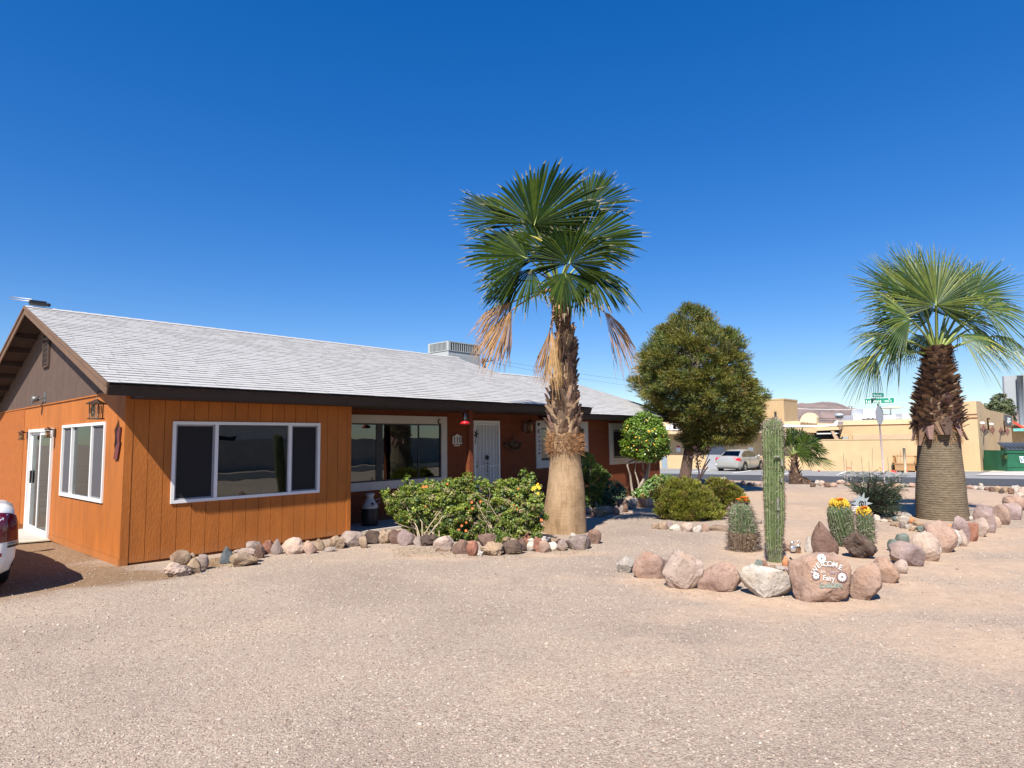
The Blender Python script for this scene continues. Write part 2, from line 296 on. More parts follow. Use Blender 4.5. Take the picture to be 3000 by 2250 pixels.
# road and the lighter parking apron beyond it
def strip(name, x0, x1, y0, y1, mat, lift, n=60):
    ys = np.linspace(y0, y1, n); xs = np.linspace(x0, x1, 12); vs = []; fs = []
    for j in ys:
        for i in xs: vs.append((i, j, gz(i, j) + lift))
    for b in range(n-1):
        for a in range(11): fs.append((b*12+a, b*12+a+1, (b+1)*12+a+1, (b+1)*12+a))
    o = MB().add(vs, fs).build(name, mat); return tag(o, kind='structure')
m_asph = M('asphalt', (0.055, 0.056, 0.060), 0.85, 0.15, 1.5, 0.3, 60)
m_apron = M('worn_asphalt', (0.24, 0.235, 0.23), 0.9, 0.12, 0.6, 0.3, 40)
strip('road', 29.2, 35.2, -60, 120, m_asph, 0.02)
strip('parking_apron', 35.2, 45.7, -40, 60, m_apron, 0.025)
mk = MB()
for y in (23.2, 18.9, 16.0, 13.0, 10.2): 
    mk.add([(37.2, y, gz(37.2, y)+.035), (42.3, y+.9, gz(42.3, y+.9)+.035), (42.3, y+1.02, gz(42.3, y)+.035), (37.2, y+.12, gz(37.2, y)+.035)], [(0, 1, 2, 3)])
tag(mk.build('parking_marking', M('road_paint', (.75,.75,.72), .8, .15)), kind='structure')
# ------------------------------------------------------------------ the house
XW, YW, YP = 2.93, 9.87, 11.0            # gable wall plane, front wing plane, porch wall plane
EY, EZ, RY, RZ = 9.25, 2.44, 14.30, 4.18; SL = (RZ - EZ) / (RY - EY)
X0, X1 = 2.52, 13.2
house = thing('house', (8, 12, 0), 'long low orange house with a white shingle roof behind the tall palm', 'house')
def zroof(y): return RZ - SL * abs(y - RY)
def rects(u0, u1, z0, z1, holes):
    """cut rectangular holes out of a rectangle"""
    us = sorted({u0, u1, *[h[0] for h in holes], *[h[1] for h in holes]}); us = [u for u in us if u0 <= u <= u1]; out = []
    for a, b in zip(us, us[1:]):
        hs = sorted((h[2], h[3]) for h in holes if h[0] < (a+b)/2 < h[1]); z = z0
        for h0, h1 in hs:
            if h0 > z: out.append((a, b, z, min(h0, z1)))
            z = max(z, h1)
        if z < z1: out.append((a, b, z, z1))
    return out
def planks(mb, orient, pl, u0, u1, z0, z1, holes, pw=0.203, gap=0.007, th=0.014, mi=0, flip=1):
    u = u0
    while u < u1 - 1e-4:
        a, b = u, min(u + pw - gap, u1)
        for (p, q, s, t) in rects(a, b, z0, z1, holes):
            if orient == 'Y': mb.box((p, pl - th, s), (q, pl + .002, t), mi)
            else: mb.box((pl - th, p, s), (pl + .002, q, t), mi)
        u += pw
W1 = (3.53, 5.91, 0.79, 1.97)             # picture window in the front wing
WG = (10.67, 13.0, 0.80, 1.98)            # window in the gable wall
DG = (13.62, 15.38, 0.0, 1.95)            # sliding door in the gable wall
W2 = (6.2, 9.86, 0.65, 2.19); W3 = (13.04, 15.41, 0.88, 2.15); W4 = (16.53, 18.9, 0.85, 2.12); DF = (10.72, 11.62, 0.02, 2.10)
b = MB(); planks(b, 'Y', YW - .02, XW + .09, 6.53, 0.03, 2.33, [W1]); b.box((XW - .018, YW - .04, -.02), (XW + .085, YW - .02, 2.42))
b.box((6.46, YW - .045, .02), (6.535, YW - .03, 2.33)); b.build('front_wall_siding', m_orange, house)
b = MB()
for (p, q, s, t) in rects(XW, 6.53, -.35, 2.36, [W1]): b.box((p, YW - .02, s), (q, YW + .10, t), 0)
b.box((6.45, YW + .101, -.35), (6.53, YP, 2.36), 0)
b.build('front_wall', m_groove, house)
b = MB(); planks(b, 'X', XW, YW + .0, 15.95, 0.10, 2.40, [WG, DG], pw=.305, gap=.005, th=.012); b.box((XW - .022, YW - .01, .0), (XW - .0, 13.60, .095)); b.build('gable_wall_siding', m_orange, house)
b = MB()
for (p, q, s, t) in rects(YW - .02, 15.95, -.35, 2.40, [WG, DG]): b.box((XW, p, s), (XW + .12, q, t), 0)
b.build('gable_wall', m_groove, house)
b = MB(); b.box((XW - .02, 15.952, -.35), (XW + .12, 18.7, 2.398)); b.build('stucco_wall', m_orange_st, house)
# brown gable above the trim line
gp = [(XW, YW, 2.40), (XW, YW, zroof(YW) - .05), (XW, RY, RZ - .06), (XW, 18.7, zroof(18.7) - .05), (XW, 18.7, 2.40)]
b = MB(); b.prism(gp[::-1], (.10, 0, 0), 0)
y = YW + .03
while y < 18.6:
    y2 = min(y + .398, 18.65); za, zb = zroof(y) - .10, zroof(y2) - .10
    pts = [(XW - .002, y, 2.405), (XW - .002, y2, 2.405), (XW - .002, y2, zb), (XW - .002, y, za)]
    if y < RY < y2: pts = pts[:3] + [(XW - .002, RY, RZ - .11)] + pts[3:]
    b.prism(pts, (-.014, 0, 0), 0); y += .405
b.build('gable_panel', m_brown, house)
b = MB(); b.box((XW - .032, YW + .25, 2.385), (XW - .013, 18.7, 2.405)); b.build('gable_trim', m_orange, house)
v = MB(); vy0, vy1, vz0, vz1 = 14.18, 14.55, 3.12, 3.80
v.box((XW - .03, vy0 - .03, vz0 - .03), (XW - .02, vy1 + .03, vz1 + .03), 1)
for i in range(7):
    z = vz0 + i * .098; v.obox((XW - .045, (vy0+vy1)/2, z + .02), (0.014, 0, -.020), (0, (vy1-vy0)/2, 0), (.003, 0, .002), 0)
v.box((XW - .055, vy0 - .03, vz0 - .03), (XW - .03, vy0, vz1 + .03)); v.box((XW - .055, vy1, vz0 - .03), (XW - .03, vy1 + .03, vz1 + .03)); v.box((XW-.055, vy0, vz0-.03), (XW-.03, vy1, vz0-.01))
v.build('gable_vent', [m_brown, m_dark], house)
# porch wall: stucco
b = MB()
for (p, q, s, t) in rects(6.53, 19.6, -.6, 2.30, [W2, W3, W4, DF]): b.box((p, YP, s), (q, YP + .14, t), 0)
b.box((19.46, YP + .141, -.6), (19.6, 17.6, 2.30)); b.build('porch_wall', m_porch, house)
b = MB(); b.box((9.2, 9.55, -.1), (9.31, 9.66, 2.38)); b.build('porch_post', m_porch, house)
b = MB(); b.box((XW + .2, 18.5, -.5), (19.4, 18.7, 2.3)); b.box((XW + .2, YP + .6, -.3), (19.4, 18.4, -.2)); b.build('back_wall', m_dark, house)
b = MB(); b.box((6.55, 9.95, -.12), (12.6, YP, .015)); b.build('porch_slab', m_conc, house)
# roof: real overlapping shingle courses on a deck
def roof_plane(mb, ex0, ex1, rx0, rx1, ey, ez, ry, rz, sgn=1):
    n = int(round(math.hypot(ry - ey, rz - ez) / 0.142)); sl = Vector((0, ry - ey, rz - ez)); step = sl / n; nrm = Vector((0, -(rz - ez), (ry - ey))).normalized() * sgn
    if nrm.z < 0: nrm = -nrm
    for k in range(n):
        f = k / n; a = ex0 + (rx0 - ex0) * f; c = ex1 + (rx1 - ex1) * f; x = a - RS.rand() * .3
        while x < c:
            w = .13 + .30 * RS.rand(); xa, xb = max(a, x), min(c, x + w - .004); x += w
            if xb - xa < .01: continue
            th = .0065 + (.003 if RS.rand() < .5 else 0.0) + .001 * RS.rand(); ov = .02 if RS.rand() < .5 else .0
            p0 = Vector((0, ey, ez)) + step * k - step.normalized() * 0; p1 = Vector((0, ey, ez)) + step * (k + 1.06)
            q0 = p0 + nrm * (th + .004); q1 = p1 + nrm * .0055; b0 = p0 - nrm * .002
            vs = [Vector((xa, 0, 0)) + b0, Vector((xb, 0, 0)) + b0, Vector((xb, 0, 0)) + q0, Vector((xa, 0, 0)) + q0, Vector((xb, 0, 0)) + q1, Vector((xa, 0, 0)) + q1]
            fs = [(0, 1, 2, 3), (3, 2, 4, 5)] if sgn > 0 else [(3, 2, 1, 0), (5, 4, 2, 3)]
            mb.add(vs, fs[:1], 1); mb.add(vs, fs[1:], 0); 
roof = MB(); roof_plane(roof, X0, X1, X0, X1, EY - .03, EZ - .01, RY, RZ)
roof_plane(roof, X0, X1, X0, X1, 2*RY - EY + .03, EZ - .01, RY, RZ, -1)
R2Y, R2Z, E2Y, E2Z = 14.30, 3.83, 10.40, 2.34
roof_plane(roof, X1 + .01, 20.25, X1 + .01, 18.5, E2Y, E2Z, R2Y, R2Z)
roof.add([(20.25, E2Y, E2Z + .012), (20.25, 18.2, E2Z + .012), (18.5, R2Y, R2Z + .012)], [(0, 1, 2)], 0)
x = X0
while x < X1: roof.add([(x, RY - .14, RZ - .03), (x + .24, RY - .14, RZ - .03), (x + .24, RY, RZ + .026), (x, RY, RZ + .02), (x + .24, RY + .14, RZ - .03), (x, RY + .14, RZ - .03)], [(0, 1, 2, 3), (3, 2, 4, 5)], 0); x += .245
x = X1 + .01
while x < 18.4: roof.add([(x, R2Y - .14, R2Z - .03), (x + .24, R2Y - .14, R2Z - .03), (x + .24, R2Y, R2Z + .026), (x, R2Y, R2Z + .02), (x + .24, R2Y + .14, R2Z - .03), (x, R2Y + .14, R2Z - .03)], [(0, 1, 2, 3), (3, 2, 4, 5)], 0); x += .245
roof_o = roof.build('roof', [m_shingle, m_shedge], house)
d = MB(); dn = .03
for (xa, xb, ey, ez, ry, rz) in ((X0 + .02, X1 - .01, EY, EZ - .03, RY, RZ - .03), (X1 + .012, 20.2, E2Y + .02, E2Z - .03, R2Y, R2Z - .03)):
    xr = xb if xb < 15 else 18.5
    for sg in (1, -1):
        eyy = ey if sg > 0 else 2*ry - ey
        d.add([(xa, eyy, ez), (xb, eyy, ez), (xr, ry, rz), (xa, ry, rz), (xa, eyy, ez - dn), (xb, eyy, ez - dn), (xr, ry, rz - dn), (xa, ry, rz - dn)],
              [(0, 1, 2, 3), (4, 5, 6, 7), (0, 4, 7, 3), (1, 2, 6, 5), (0, 1, 5, 4)])
for i in range(9):     # lookout blocks under the rake
    y = 15.2 + i * .62; d.box((X0 + .05, y, zroof(y) - .16), (XW - .02, y + .07, zroof(y) - .07))
d.build('roof_deck', m_soffit, house)
nf = Vector((0, -(RZ-EZ), -(RY-EY)*0 )).normalized(); tdir = Vector((0, RY-EY, RZ-EZ)).normalized(); ndn = Vector((0, tdir.z, -tdir.y))
f = MB()
def fascia(mb, xa, xb, y, z, hgt):
    a = Vector((0, y, z)); c = a + ndn * hgt; t = tdir * .025
    mb.add([Vector((xa,0,0))+a, Vector((xb,0,0))+a, Vector((xb,0,0))+c, Vector((xa,0,0))+c, Vector((xa,0,0))+a+t, Vector((xb,0,0))+a+t, Vector((xb,0,0))+c+t, Vector((xa,0,0))+c+t],
           [(0,3,2,1), (4,5,6,7), (3,7,6,2), (0,4,7,3), (1,2,6,5), (0,1,5,4)])
fascia(f, X0 + .02, X1, EY + .01, EZ - .02, .15); fascia(f, X1, 20.2, E2Y + .01, E2Z - .02, .13)
f.box((X0 + .45, EY + .06, 2.27), (X1 - .02, YW - .045, 2.30)); f.box((6.55, YW - .03, 2.30), (X1 - .02, YP, 2.33)); f.box((X1, E2Y + .05, 2.20), (20.1, YP, 2.23))
f.build('fascia', m_dbrown, house)
rk = MB()
for sg in (1, -1):
    A = Vector((X0, RY - sg*(RY-EY+.01), EZ - .015)); B = Vector((X0, RY, RZ - .0)); dz = Vector((0, 0, -.145)); cut = Vector((0, sg*.045, -.145))
    rk.add([A, B, B + dz, A + cut, A + Vector((.02,0,0)), B + Vector((.02,0,0)), B + dz + Vector((.02,0,0)), A + cut + Vector((.02,0,0))],
           [(0,1,2,3), (4,7,6,5), (3,2,6,7), (0,3,7,4), (0,4,5,1)], 0)
    dz2 = Vector((0, 0, -.05)); o = Vector((-.018, 0, .012))
    rk.add([A + o, B + o, B + dz2 + o, A + dz2 + o, A + Vector((0,0,.012)), B + Vector((0,0,.012)), B + dz2 + Vector((0,0,.012)), A + dz2 + Vector((0,0,.012))],
           [(0,1,2,3), (3,2,6,7), (0,3,7,4), (0,4,5,1)], 0)
rk.build('rake_board', m_rake, house)
# windows -----------------------------------------------------------
def win(name, orient, pl, r, bars, fw=.045, proud=.035, pmats=None, screens=(), gm=g_win, trim=0, tm=None, fm=m_white, backs=()):
    """r = (u0,u1,z0,z1); bars = mullion centres; screens / backs = (u0,u1,material)"""
    def bx(mb, u0, u1, z0, z1, d0, d1, mi=0):
        if orient == 'Y': mb.box((u0, pl + d0, z0), (u1, pl + d1, z1), mi)
        else: mb.box((pl + d0, u0, z0), (pl + d1, u1, z1), mi)
    u0, u1, z0, z1 = r; fr = MB(); ti = trim
    if trim:
        tr = MB()
        bx(tr, u0, u1, z1 - ti, z1, -.03, .05); bx(tr, u0, u1, z0, z0 + ti, -.03, .05); bx(tr, u0, u0 + ti, z0 + ti, z1 - ti, -.03, .05); bx(tr, u1 - ti, u1, z0 + ti, z1 - ti, -.03, .05)
        tr.build('window_trim', tm, house); u0 += ti; u1 -= ti; z0 += ti; z1 -= ti; pd = (-.005, .06)
    else: pd = (-proud, .03)
    bx(fr, u0, u1, z1 - fw, z1, *pd); bx(fr, u0, u1, z0, z0 + fw, *pd); bx(fr, u0, u0 + fw, z0 + fw, z1 - fw, *pd); bx(fr, u1 - fw, u1, z0 + fw, z1 - fw, *pd)
    for m_ in bars: bx(fr, m_[0] - m_[1]/2, m_[0] + m_[1]/2, z0 + fw, z1 - fw, pd[0] + .006, pd[1])
    fo = fr.build(name, fm, house)
    gl = MB(); bx(gl, u0 + fw, u1 - fw, z0 + fw, z1 - fw, .012, .018); gl.build('glass_pane', gm, fo)
    for (a, c, m_) in screens:
        s = MB(); e = .022
        bx(s, a, c, z0 + fw, z1 - fw, .002, .006, 0)
        for q in ((a, c, z0+fw, z0+fw+e), (a, c, z1-fw-e, z1-fw), (a, a+e, z0+fw+e, z1-fw-e), (c-e, c, z0+fw+e, z1-fw-e)): bx(s, *q, -.006, .0015, 1)
        s.build('insect_screen', [m_, M('screen_frame', (.25,.25,.26), .5, .05)], fo)
    for (a, c, m_, dd) in backs:
        s = MB(); n = max(2, int((c - a) / .06)); vs = []
        for i in range(n + 1):
            u = a + (c - a) * i / n; w = dd + .02 * (i % 2)
            for z in (z0 - .1, z1 + .05): vs.append((u, pl + w, z) if orient == 'Y' else (pl + w, u, z))
        s.add(vs, [(2*i, 2*i+2, 2*i+3, 2*i+1) for i in range(n)]); s.build('curtain', m_, fo)
    return fo
m_blind = M('dim_blind', (.035, .036, .030), .9, .1)
win('picture_window', 'Y', YW - .02, W1, [(4.16, .05), (5.36, .05)], screens=((3.58, 4.13, m_screen), (5.39, 5.865, m_screen)), backs=((3.5, 5.95, m_blind, .35),))
win('side_window', 'X', XW, WG, [(11.33, .05), (12.42, .05)], screens=((10.72, 11.30, m_screen2), (12.45, 12.95, m_screen2)), gm=g_side, backs=((10.6, 12.15, m_green_c, .25),))
win('porch_window', 'Y', YP, W2, [(8.0, .16), (7.1, .06), (9.05, .03)], trim=.17, tm=m_cream, fm=M('dark_window_frame', (.03,.03,.03), .5, .1), fw=.03, backs=((6.3, 7.55, m_dark, .2), (9.1, 9.8, m_dark, .2), (7.9, 8.2, m_blind, .15)))
win('hall_window', 'Y', YP, W3, [(14.2, .04)], trim=.2, tm=m_cream, fm=MATS['dark_window_frame'], fw=.03, backs=((13.1, 13.9, m_curt, .2),))
win('bedroom_window', 'Y', YP, W4, [(17.6, .04)], trim=.2, tm=m_cream, fm=MATS['dark_window_frame'], fw=.03, screens=((16.78, 18.68, m_screen),))
# shade fabric roller behind the door
def sdoor():
    fr = MB(); y0, y1, z0, z1 = DG; w = .055
    for (a, c, s, t) in ((y0, y1, z1-w, z1), (y0, y1, z0, z0+.06), (y0, y0+w, z0+.06, z1-w), (y1-w, y1, z0+.06, z1-w)): fr.box((XW - .05, a, s), (XW + .05, c, t))
    fo = fr.build('sliding_door', m_white, house)
    for k, (a, c, dx) in enumerate(((y0+w, (y0+y1)/2+.03, -.02), ((y0+y1)/2-.03, y1-w, .02))):
        p = MB(); e = .05
        for q in ((a, c, z0+.065, z0+.13), (a, c, z1-w-.06, z1-w-.002), (a, a+e, z0+.13, z1-w-.06), (c-e, c, z0+.13, z1-w-.06)): p.box((XW + dx - .012, q[0], q[2]), (XW + dx + .012, q[1], q[3]))
        po = p.build('door_panel', m_white, fo)
    gl = MB(); gl.box((XW - .022, y0+.1, z0+.12), (XW - .018, (y0+y1)/2, z1-.1)); gl.box((XW + .018, (y0+y1)/2, z0+.12), (XW + .022, y1-.1, z1-.1)); gl.build('glass_pane', g_side, fo)
    h = MB(); h.box((XW - .02, y1-.155, .92), (XW + .01, y1-.13, 1.16)); h.build('door_handle', m_black, fo)
    cu = MB(); vs = []
    for i in range(24): u = y1 - .12 - i*.022; vs += [(XW + .10 + .02*(i % 2), u, .1), (XW + .10 + .02*(i % 2), u, 1.9)]
    cu.add(vs, [(2*i, 2*i+2, 2*i+3, 2*i+1) for i in range(23)]); cu.build('curtain', m_curt, fo)
sdoor()
# white steel security door
def fdoor():
    x0, x1, z0, z1 = DF; y = YP; m = M('white_steel', (.62,.62,.60), .5, .05); fr = MB(); w = .05
    for (a, c, s, t) in ((x0, x1, z1-w, z1), (x0, x0+w, z0, z1-w), (x1-w, x1, z0, z1-w), (x0, x1, z1+.0, z1+.02)): fr.box((a, y - .04, s), (c, y + .04, t))
    fo = fr.build('front_door', m, house)
    p = MB(); p.box((x0+w, y+.005, z0), (x1-w, y+.02, z1-w)); p.build('door_mesh', M('perforated_steel', (.40,.41,.41), .6, .12, 60), fo)
    bars = MB()
    for i in range(7): x = x0 + w + .05 + i*(x1-x0-2*w-.1)/6; bars.box((x-.008, y-.012, z0+.02), (x+.008, y+.004, z1-w-.02))
    for z in (z0+.02, 1.0, z1-w-.04, .45): bars.box((x0+w, y-.016, z), (x1-w, y-.0125, z+.03))
    for k in range(4): bars.tube([(11.17 + .07*math.cos(a*.5)*(1+k*.3), y-.018, .95+.05*k+.05*math.sin(a*.5)) for a in range(13)], .006, 5)
    bars.build('door_bars', m, fo)
    o = MB(); o.lathe((11.17, y-.03, 1.22), [(.001,-.045),(.05,-.03),(.06,.0),(.045,.03),(.001,.04)], 10, ax=(1,0,0), ay=(0,0,1), az=(0,.5,0))
    o.tube([(11.17, y-.03, 1.18), (11.19, y-.03, .75)], .004, 4)
    for z in (1.08, 1.0, .9, .8): o.ball((11.18, y-.03, z), .018, n=6, m=4)
    o.build('door_ornament', m_black, fo); o = MB()
    for a in range(5): o.tube([(10.78, y-.045, 1.8), (10.78+.07*math.cos(a*1.26), y-.05, 1.8+.09*math.sin(a*1.26))], .014, 4)
    o.tube([(10.78, y-.045, 1.8), (10.76, y-.045, 1.55)], .012, 4)
    o.build('door_flower_ornament', m_black, fo)
    mbr = M('brass', (.35,.22,.08), .35, .1, metal=.8); l = MB(); l.ball((10.80, y-.06, 1.02), .025, n=8); l.build('door_knob', mbr, fo); l = MB(); l.ball((10.80, y-.055, 1.12), .018, n=8); l.build('door_lock', mbr, fo)
fdoor()
# wall lamps, floodlight, tap, number plaque
def carriage(name, c, nx, s=1.0, px=(0,0,0)):
    o = MB(); c = Vector(c); n = Vector(nx); u = Vector((n.y, -n.x, 0)); z = Vector((0,0,1))
    o.obox(c, n*.01, u*.05*s, z*.09*s); a = c + n*.12*s
    for k in (-1, 1):
        for j in (-1, 1): o.tube([a + n*.05*s*k + u*.05*s*j - z*.10*s, a + n*.035*s*k + u*.035*s*j + z*.06*s], .006*s, 4)
    o.lathe(a + z*.06*s, [(.085*s, 0), (.05*s, .04*s), (.001, .07*s)], 8); o.lathe(a - z*.11*s, [(.07*s, 0), (.07*s, .015*s)], 8); o.tube([c + z*.05*s, a + z*.12*s], .008, 5)
    part = o.build(name, m_bronze, house)
    q = MB(); q.lathe(a, [(.035*s, -.09*s), (.04*s, .0), (.028*s, .05*s)], 8); q.build('lamp_glass', M('amber_glass', (.35,.22,.10), .25, .2), part)
carriage('wall_lamp', (XW-.03, 15.55, 1.84), (-1,0,0), .8); carriage('wall_lamp', (XW-.03, 13.50, 1.86), (-1,0,0), .8); carriage('wall_lamp', (12.6, YP-.02, 1.98), (0,-1,0), 1.5)
o = MB(); o.box((XW-.03, 14.28, 2.44), (XW-.01, 14.4, 2.62))
o.lathe((XW-.14, 14.5, 2.50), [(.05,-.06),(.06,0),(.075,.05),(.07,.055),(.001,.03)], 12, ax=(0,0,1), ay=(0,1,0), az=(-.9,.3,-.3)); o.tube([(XW-.02, 14.36, 2.53), (XW-.12, 14.48, 2.50)], .015, 6); o.build('floodlight', M('grey_metal', (.16,.15,.14), .4, .1, metal=.5), house)
o = MB(); o.box((XW-.05, 15.98, .02), (XW-.02, 16.10, .13)); o.tube([(XW-.03, 16.04, .09), (XW-.12, 16.04, .08), (XW-.13, 16.04, .02)], .014, 6); o.lathe((XW-.09, 16.04, .12), [(.04, 0), (.04, .012)], 8); o.build('garden_tap', M('dull_red_brass', (.4,.1,.06), .5, .2), house)
pl = MB(); px0, px1, pz0 = 10.03, 10.33, 1.56
pl.prism([(px0, YP-.012, pz0), (px1, YP-.012, pz0), (px1, YP-.012, 1.735), (px1-.03, YP-.012, 1.75), (px1-.08, YP-.012, 1.76), ((px0+px1)/2, YP-.012, 1.80), (px0+.08, YP-.012, 1.76), (px0+.03, YP-.012, 1.75), (px0, YP-.012, 1.735)][::-1], (0, -.02, 0), 0)
pl.box((10.09, YP-.02, 1.515), (10.27, YP-.012, 1.545), 0)
text_on(pl, '110', .20, (10.18, YP-.034, 1.655), (1,0,0), (0,0,1), 1, True)
pl.build('house_number', [M('plaque_cream', (.55,.50,.42), .6, .08), m_black], house)
o = MB(); o.box((6.53, YW+.02, 2.22), (6.57, YW+.06, 2.28)); o.build('eave_light', m_steel, house)
# small cut-outs fixed to the trims of the porch windows
def crescent(c, r, y):
    mb = MB(); pts = [(c[0] + r*math.cos(a), y, c[1] + r*math.sin(a)) for a in np.linspace(R2(60), R2(300), 12)] + [(c[0] + .3*r + .75*r*math.cos(a), y, c[1] + .75*r*math.sin(a)) for a in np.linspace(R2(290), R2(70), 10)]
    mb.prism(pts, (0, -.01, 0)); mb.build('moon_cutout', m_black, house)
crescent((9.63, 2.08), .06, YP-.032); crescent((13.15, 1.87), .05, YP-.032)
for x, z, r in ((13.14, 2.05, .045), (13.15, 1.72, .02), (13.15, 1.6, .025), (13.15, 1.48, .02), (13.15, 1.38, .02), (13.15, 1.28, .03)):
    o = MB(); o.lathe((x, YP-.033, z), [(r, 0), (r, .01)], 8, ax=(1,0,0), ay=(0,0,1), az=(0,-1,0)); o.build('star_cutout', m_black, house)
# ------------------------------------------------------------------ things on and around the house
m_acg = M('air_conditioner_grey', (.36,.38,.37), .5, .05)
acx, acy = 14.0, 15.5; yl = onX(1254, 1004, acx).y; xr = onY(1408, 1008, acy).x; zt = onX(1314, 998, acx).z; zb = 3.2
ac = thing('air_conditioner', ((acx+xr)/2, (acy+yl)/2, zb), 'grey boxy air conditioner with slotted vents standing on the white roof', 'air conditioner')
b = MB(); zs = zt - .30
b.box((acx+.02, acy+.02, zb), (xr-.02, yl-.02, zs - .02)); b.box((acx, acy, zs-.02), (xr, yl, zs+.0)); b.box((acx, acy, zt-.035), (xr, yl, zt))
for (x, y) in ((acx, acy), (xr-.09, acy), (acx, yl-.09), (xr-.09, yl-.09)): b.box((x, y, zs), (x+.09, y+.09, zt-.035))
b.box((acx+.14, acy+.003, zb+.35), (xr-.1, acy+.018, zs-.14), 0); b.build('cabinet', m_acg, ac)
b = MB(); b.box((acx+.05, acy+.05, zs), (xr-.05, yl-.05, zt-.04)); b.build('coil', M('coil_dark', (.10,.12,.12), .7, .2, 80), ac)
b = MB(); n = 14
for i in range(n): x = acx+.1 + i*(xr-acx-.2)/(n-1); b.box((x-.012, acy+.005, zs), (x+.012, acy+.02, zt-.036))
for i in range(n): y = acy+.1 + i*(yl-acy-.2)/(n-1); b.box((acx+.005, y-.012, zs), (acx+.02, y+.012, zt-.036))
b.build('vent_grille', m_acg, ac)
an = thing('roof_antenna', (2.72, 14.3, 4.2), 'black box with two pale rods lying on the roof peak at far left', 'antenna')
b = MB(); b.box((2.60, 14.22, 4.235), (2.86, 14.40, 4.27)); b.box((2.58, 14.25, 4.27), (2.84, 14.38, 4.31)); b.ball((2.88, 14.3, 4.26), .035); b.build('housing', m_black, an)
b = MB(); b.tube([(2.62, 14.33, 4.33), (2.30, 14.36, 4.335)], .010, 5); b.tube([(2.60, 14.28, 4.285), (2.30, 14.31, 4.285)], .008, 5); b.build('rod', m_white, an)
la = Vector((2.62, 10.05, 2.13))
lt = thing('hanging_lantern', la, 'bronze metal lantern with a peaked roof hanging under the gable above the side window', 'lantern')
b = MB(); b.lathe(la + Vector((0,0,.075)), [(.125, -.010), (.13, 0), (.05, .04), (.012, .062), (.001, .08)], 4, smooth=False); b.lathe(la + Vector((0,0,-.13)), [(.105, -.010), (.105, .006)], 4, smooth=False)
for k in range(4): a = PI/2*k; r = .08; b.tube([la + Vector((r*math.cos(a), r*math.sin(a), -.13)), la + Vector((r*math.cos(a), r*math.sin(a), .07))], .008, 5)
for k in range(4): a = PI/2*k + PI/4; r = .07; b.tube([la + Vector((r*math.cos(a)*.9, r*math.sin(a)*.9, .05)), la + Vector((r*math.cos(a)*1.05, r*math.sin(a)*1.05, -.01)), la + Vector((r*math.cos(a), r*math.sin(a), -.06))], .006, 4)
b.build('lantern_frame', m_bronze, lt)
b = MB(); b.lathe(la, [(.06, -.12), (.06, .06)], 4, smooth=False); b.build('lantern_glass', glass('lantern_pane', (.8,.77,.7), .05), lt)
b = MB(); b.tube([la + Vector((0,0,.16)), la + Vector((0,0,.23))], .005, 5); b.tube([la + Vector((0,0,.23)), la + Vector((.05,0,.25)), la + Vector((.28,0,.27))], .006, 5); b.build('lantern_hook', m_bronze, lt)
# lightning-shaped wall ornament
zz = [(10.115,1.88),(9.955,1.885),(9.985,1.68),(9.945,1.68),(10.03,1.44),(10.19,1.44),(10.13,1.64),(10.175,1.64)]
b = MB(); b.prism([(XW-.02, y, z) for y, z in zz], (-.02, 0, 0)); o = b.build('wall_ornament', M('rust_metal', (.12,.03,.025), .7, .3), base=(XW, 10.06, 1.66))
tag(o, 'dark rust lightning-shaped plate on the orange wall near the corner', 'wall ornament')
fd = thing('bird_feeder', (8.86, 9.32, 2.0), 'red and clear hummingbird feeder hanging from the dark eave', 'bird feeder')
b = MB(); b.lathe((8.86, 9.32, 1.985), [(.02,-.03),(.085,-.02),(.11,0),(.07,.04),(.03,.05)], 14); b.build('feeder_base', m_red, fd)
b = MB(); b.lathe((8.86, 9.32, 2.03), [(.04,0),(.045,.02),(.045,.15),(.03,.17)], 12); b.tube([(8.86,9.32,2.2),(8.86,9.32,2.36)], .004, 4); b.build('feeder_bottle', glass('feeder_glass', (.75,.7,.7), .1), fd)
# wall planter between the door and the next window
b = MB(); c = Vector((12.1, YP-.03, 1.56)); pts = [(c.x + .34*math.cos(a), c.y, c.z - .18*math.sin(a)) for a in np.linspace(0, PI, 14)]
b.tube(pts, .012, 5)
for k in np.linspace(-.3, .3, 9): b.tube([(c.x+k, c.y, c.z), (c.x+k*.6, c.y-.10, c.z-.17*math.sqrt(max(0.05, 1-(k/.34)**2)))], .007, 4)
b.tube([(c.x-.34, c.y, c.z), (c.x, c.y-.12, c.z), (c.x+.34, c.y, c.z)], .012, 5); b.tube([(c.x-.1, c.y, c.z), (c.x, c.y, c.z+.22), (c.x+.1, c.y, c.z)], .006, 4)
wp = thing('wall_planter', c, 'dark half-round basket planter hung on the shaded porch wall right of the door', 'wall planter'); b.build('basket', m_black, wp)
C = V3(c) + RS.normal(size=(160, 3)) * (.17, .04, .06) + (0, -.05, -.02); leaves('dry_plant', C, rdir(160), rdir(160), .05, .02, [M('dry_leaf', (.16,.13,.07), .9, .3)], None, wp)
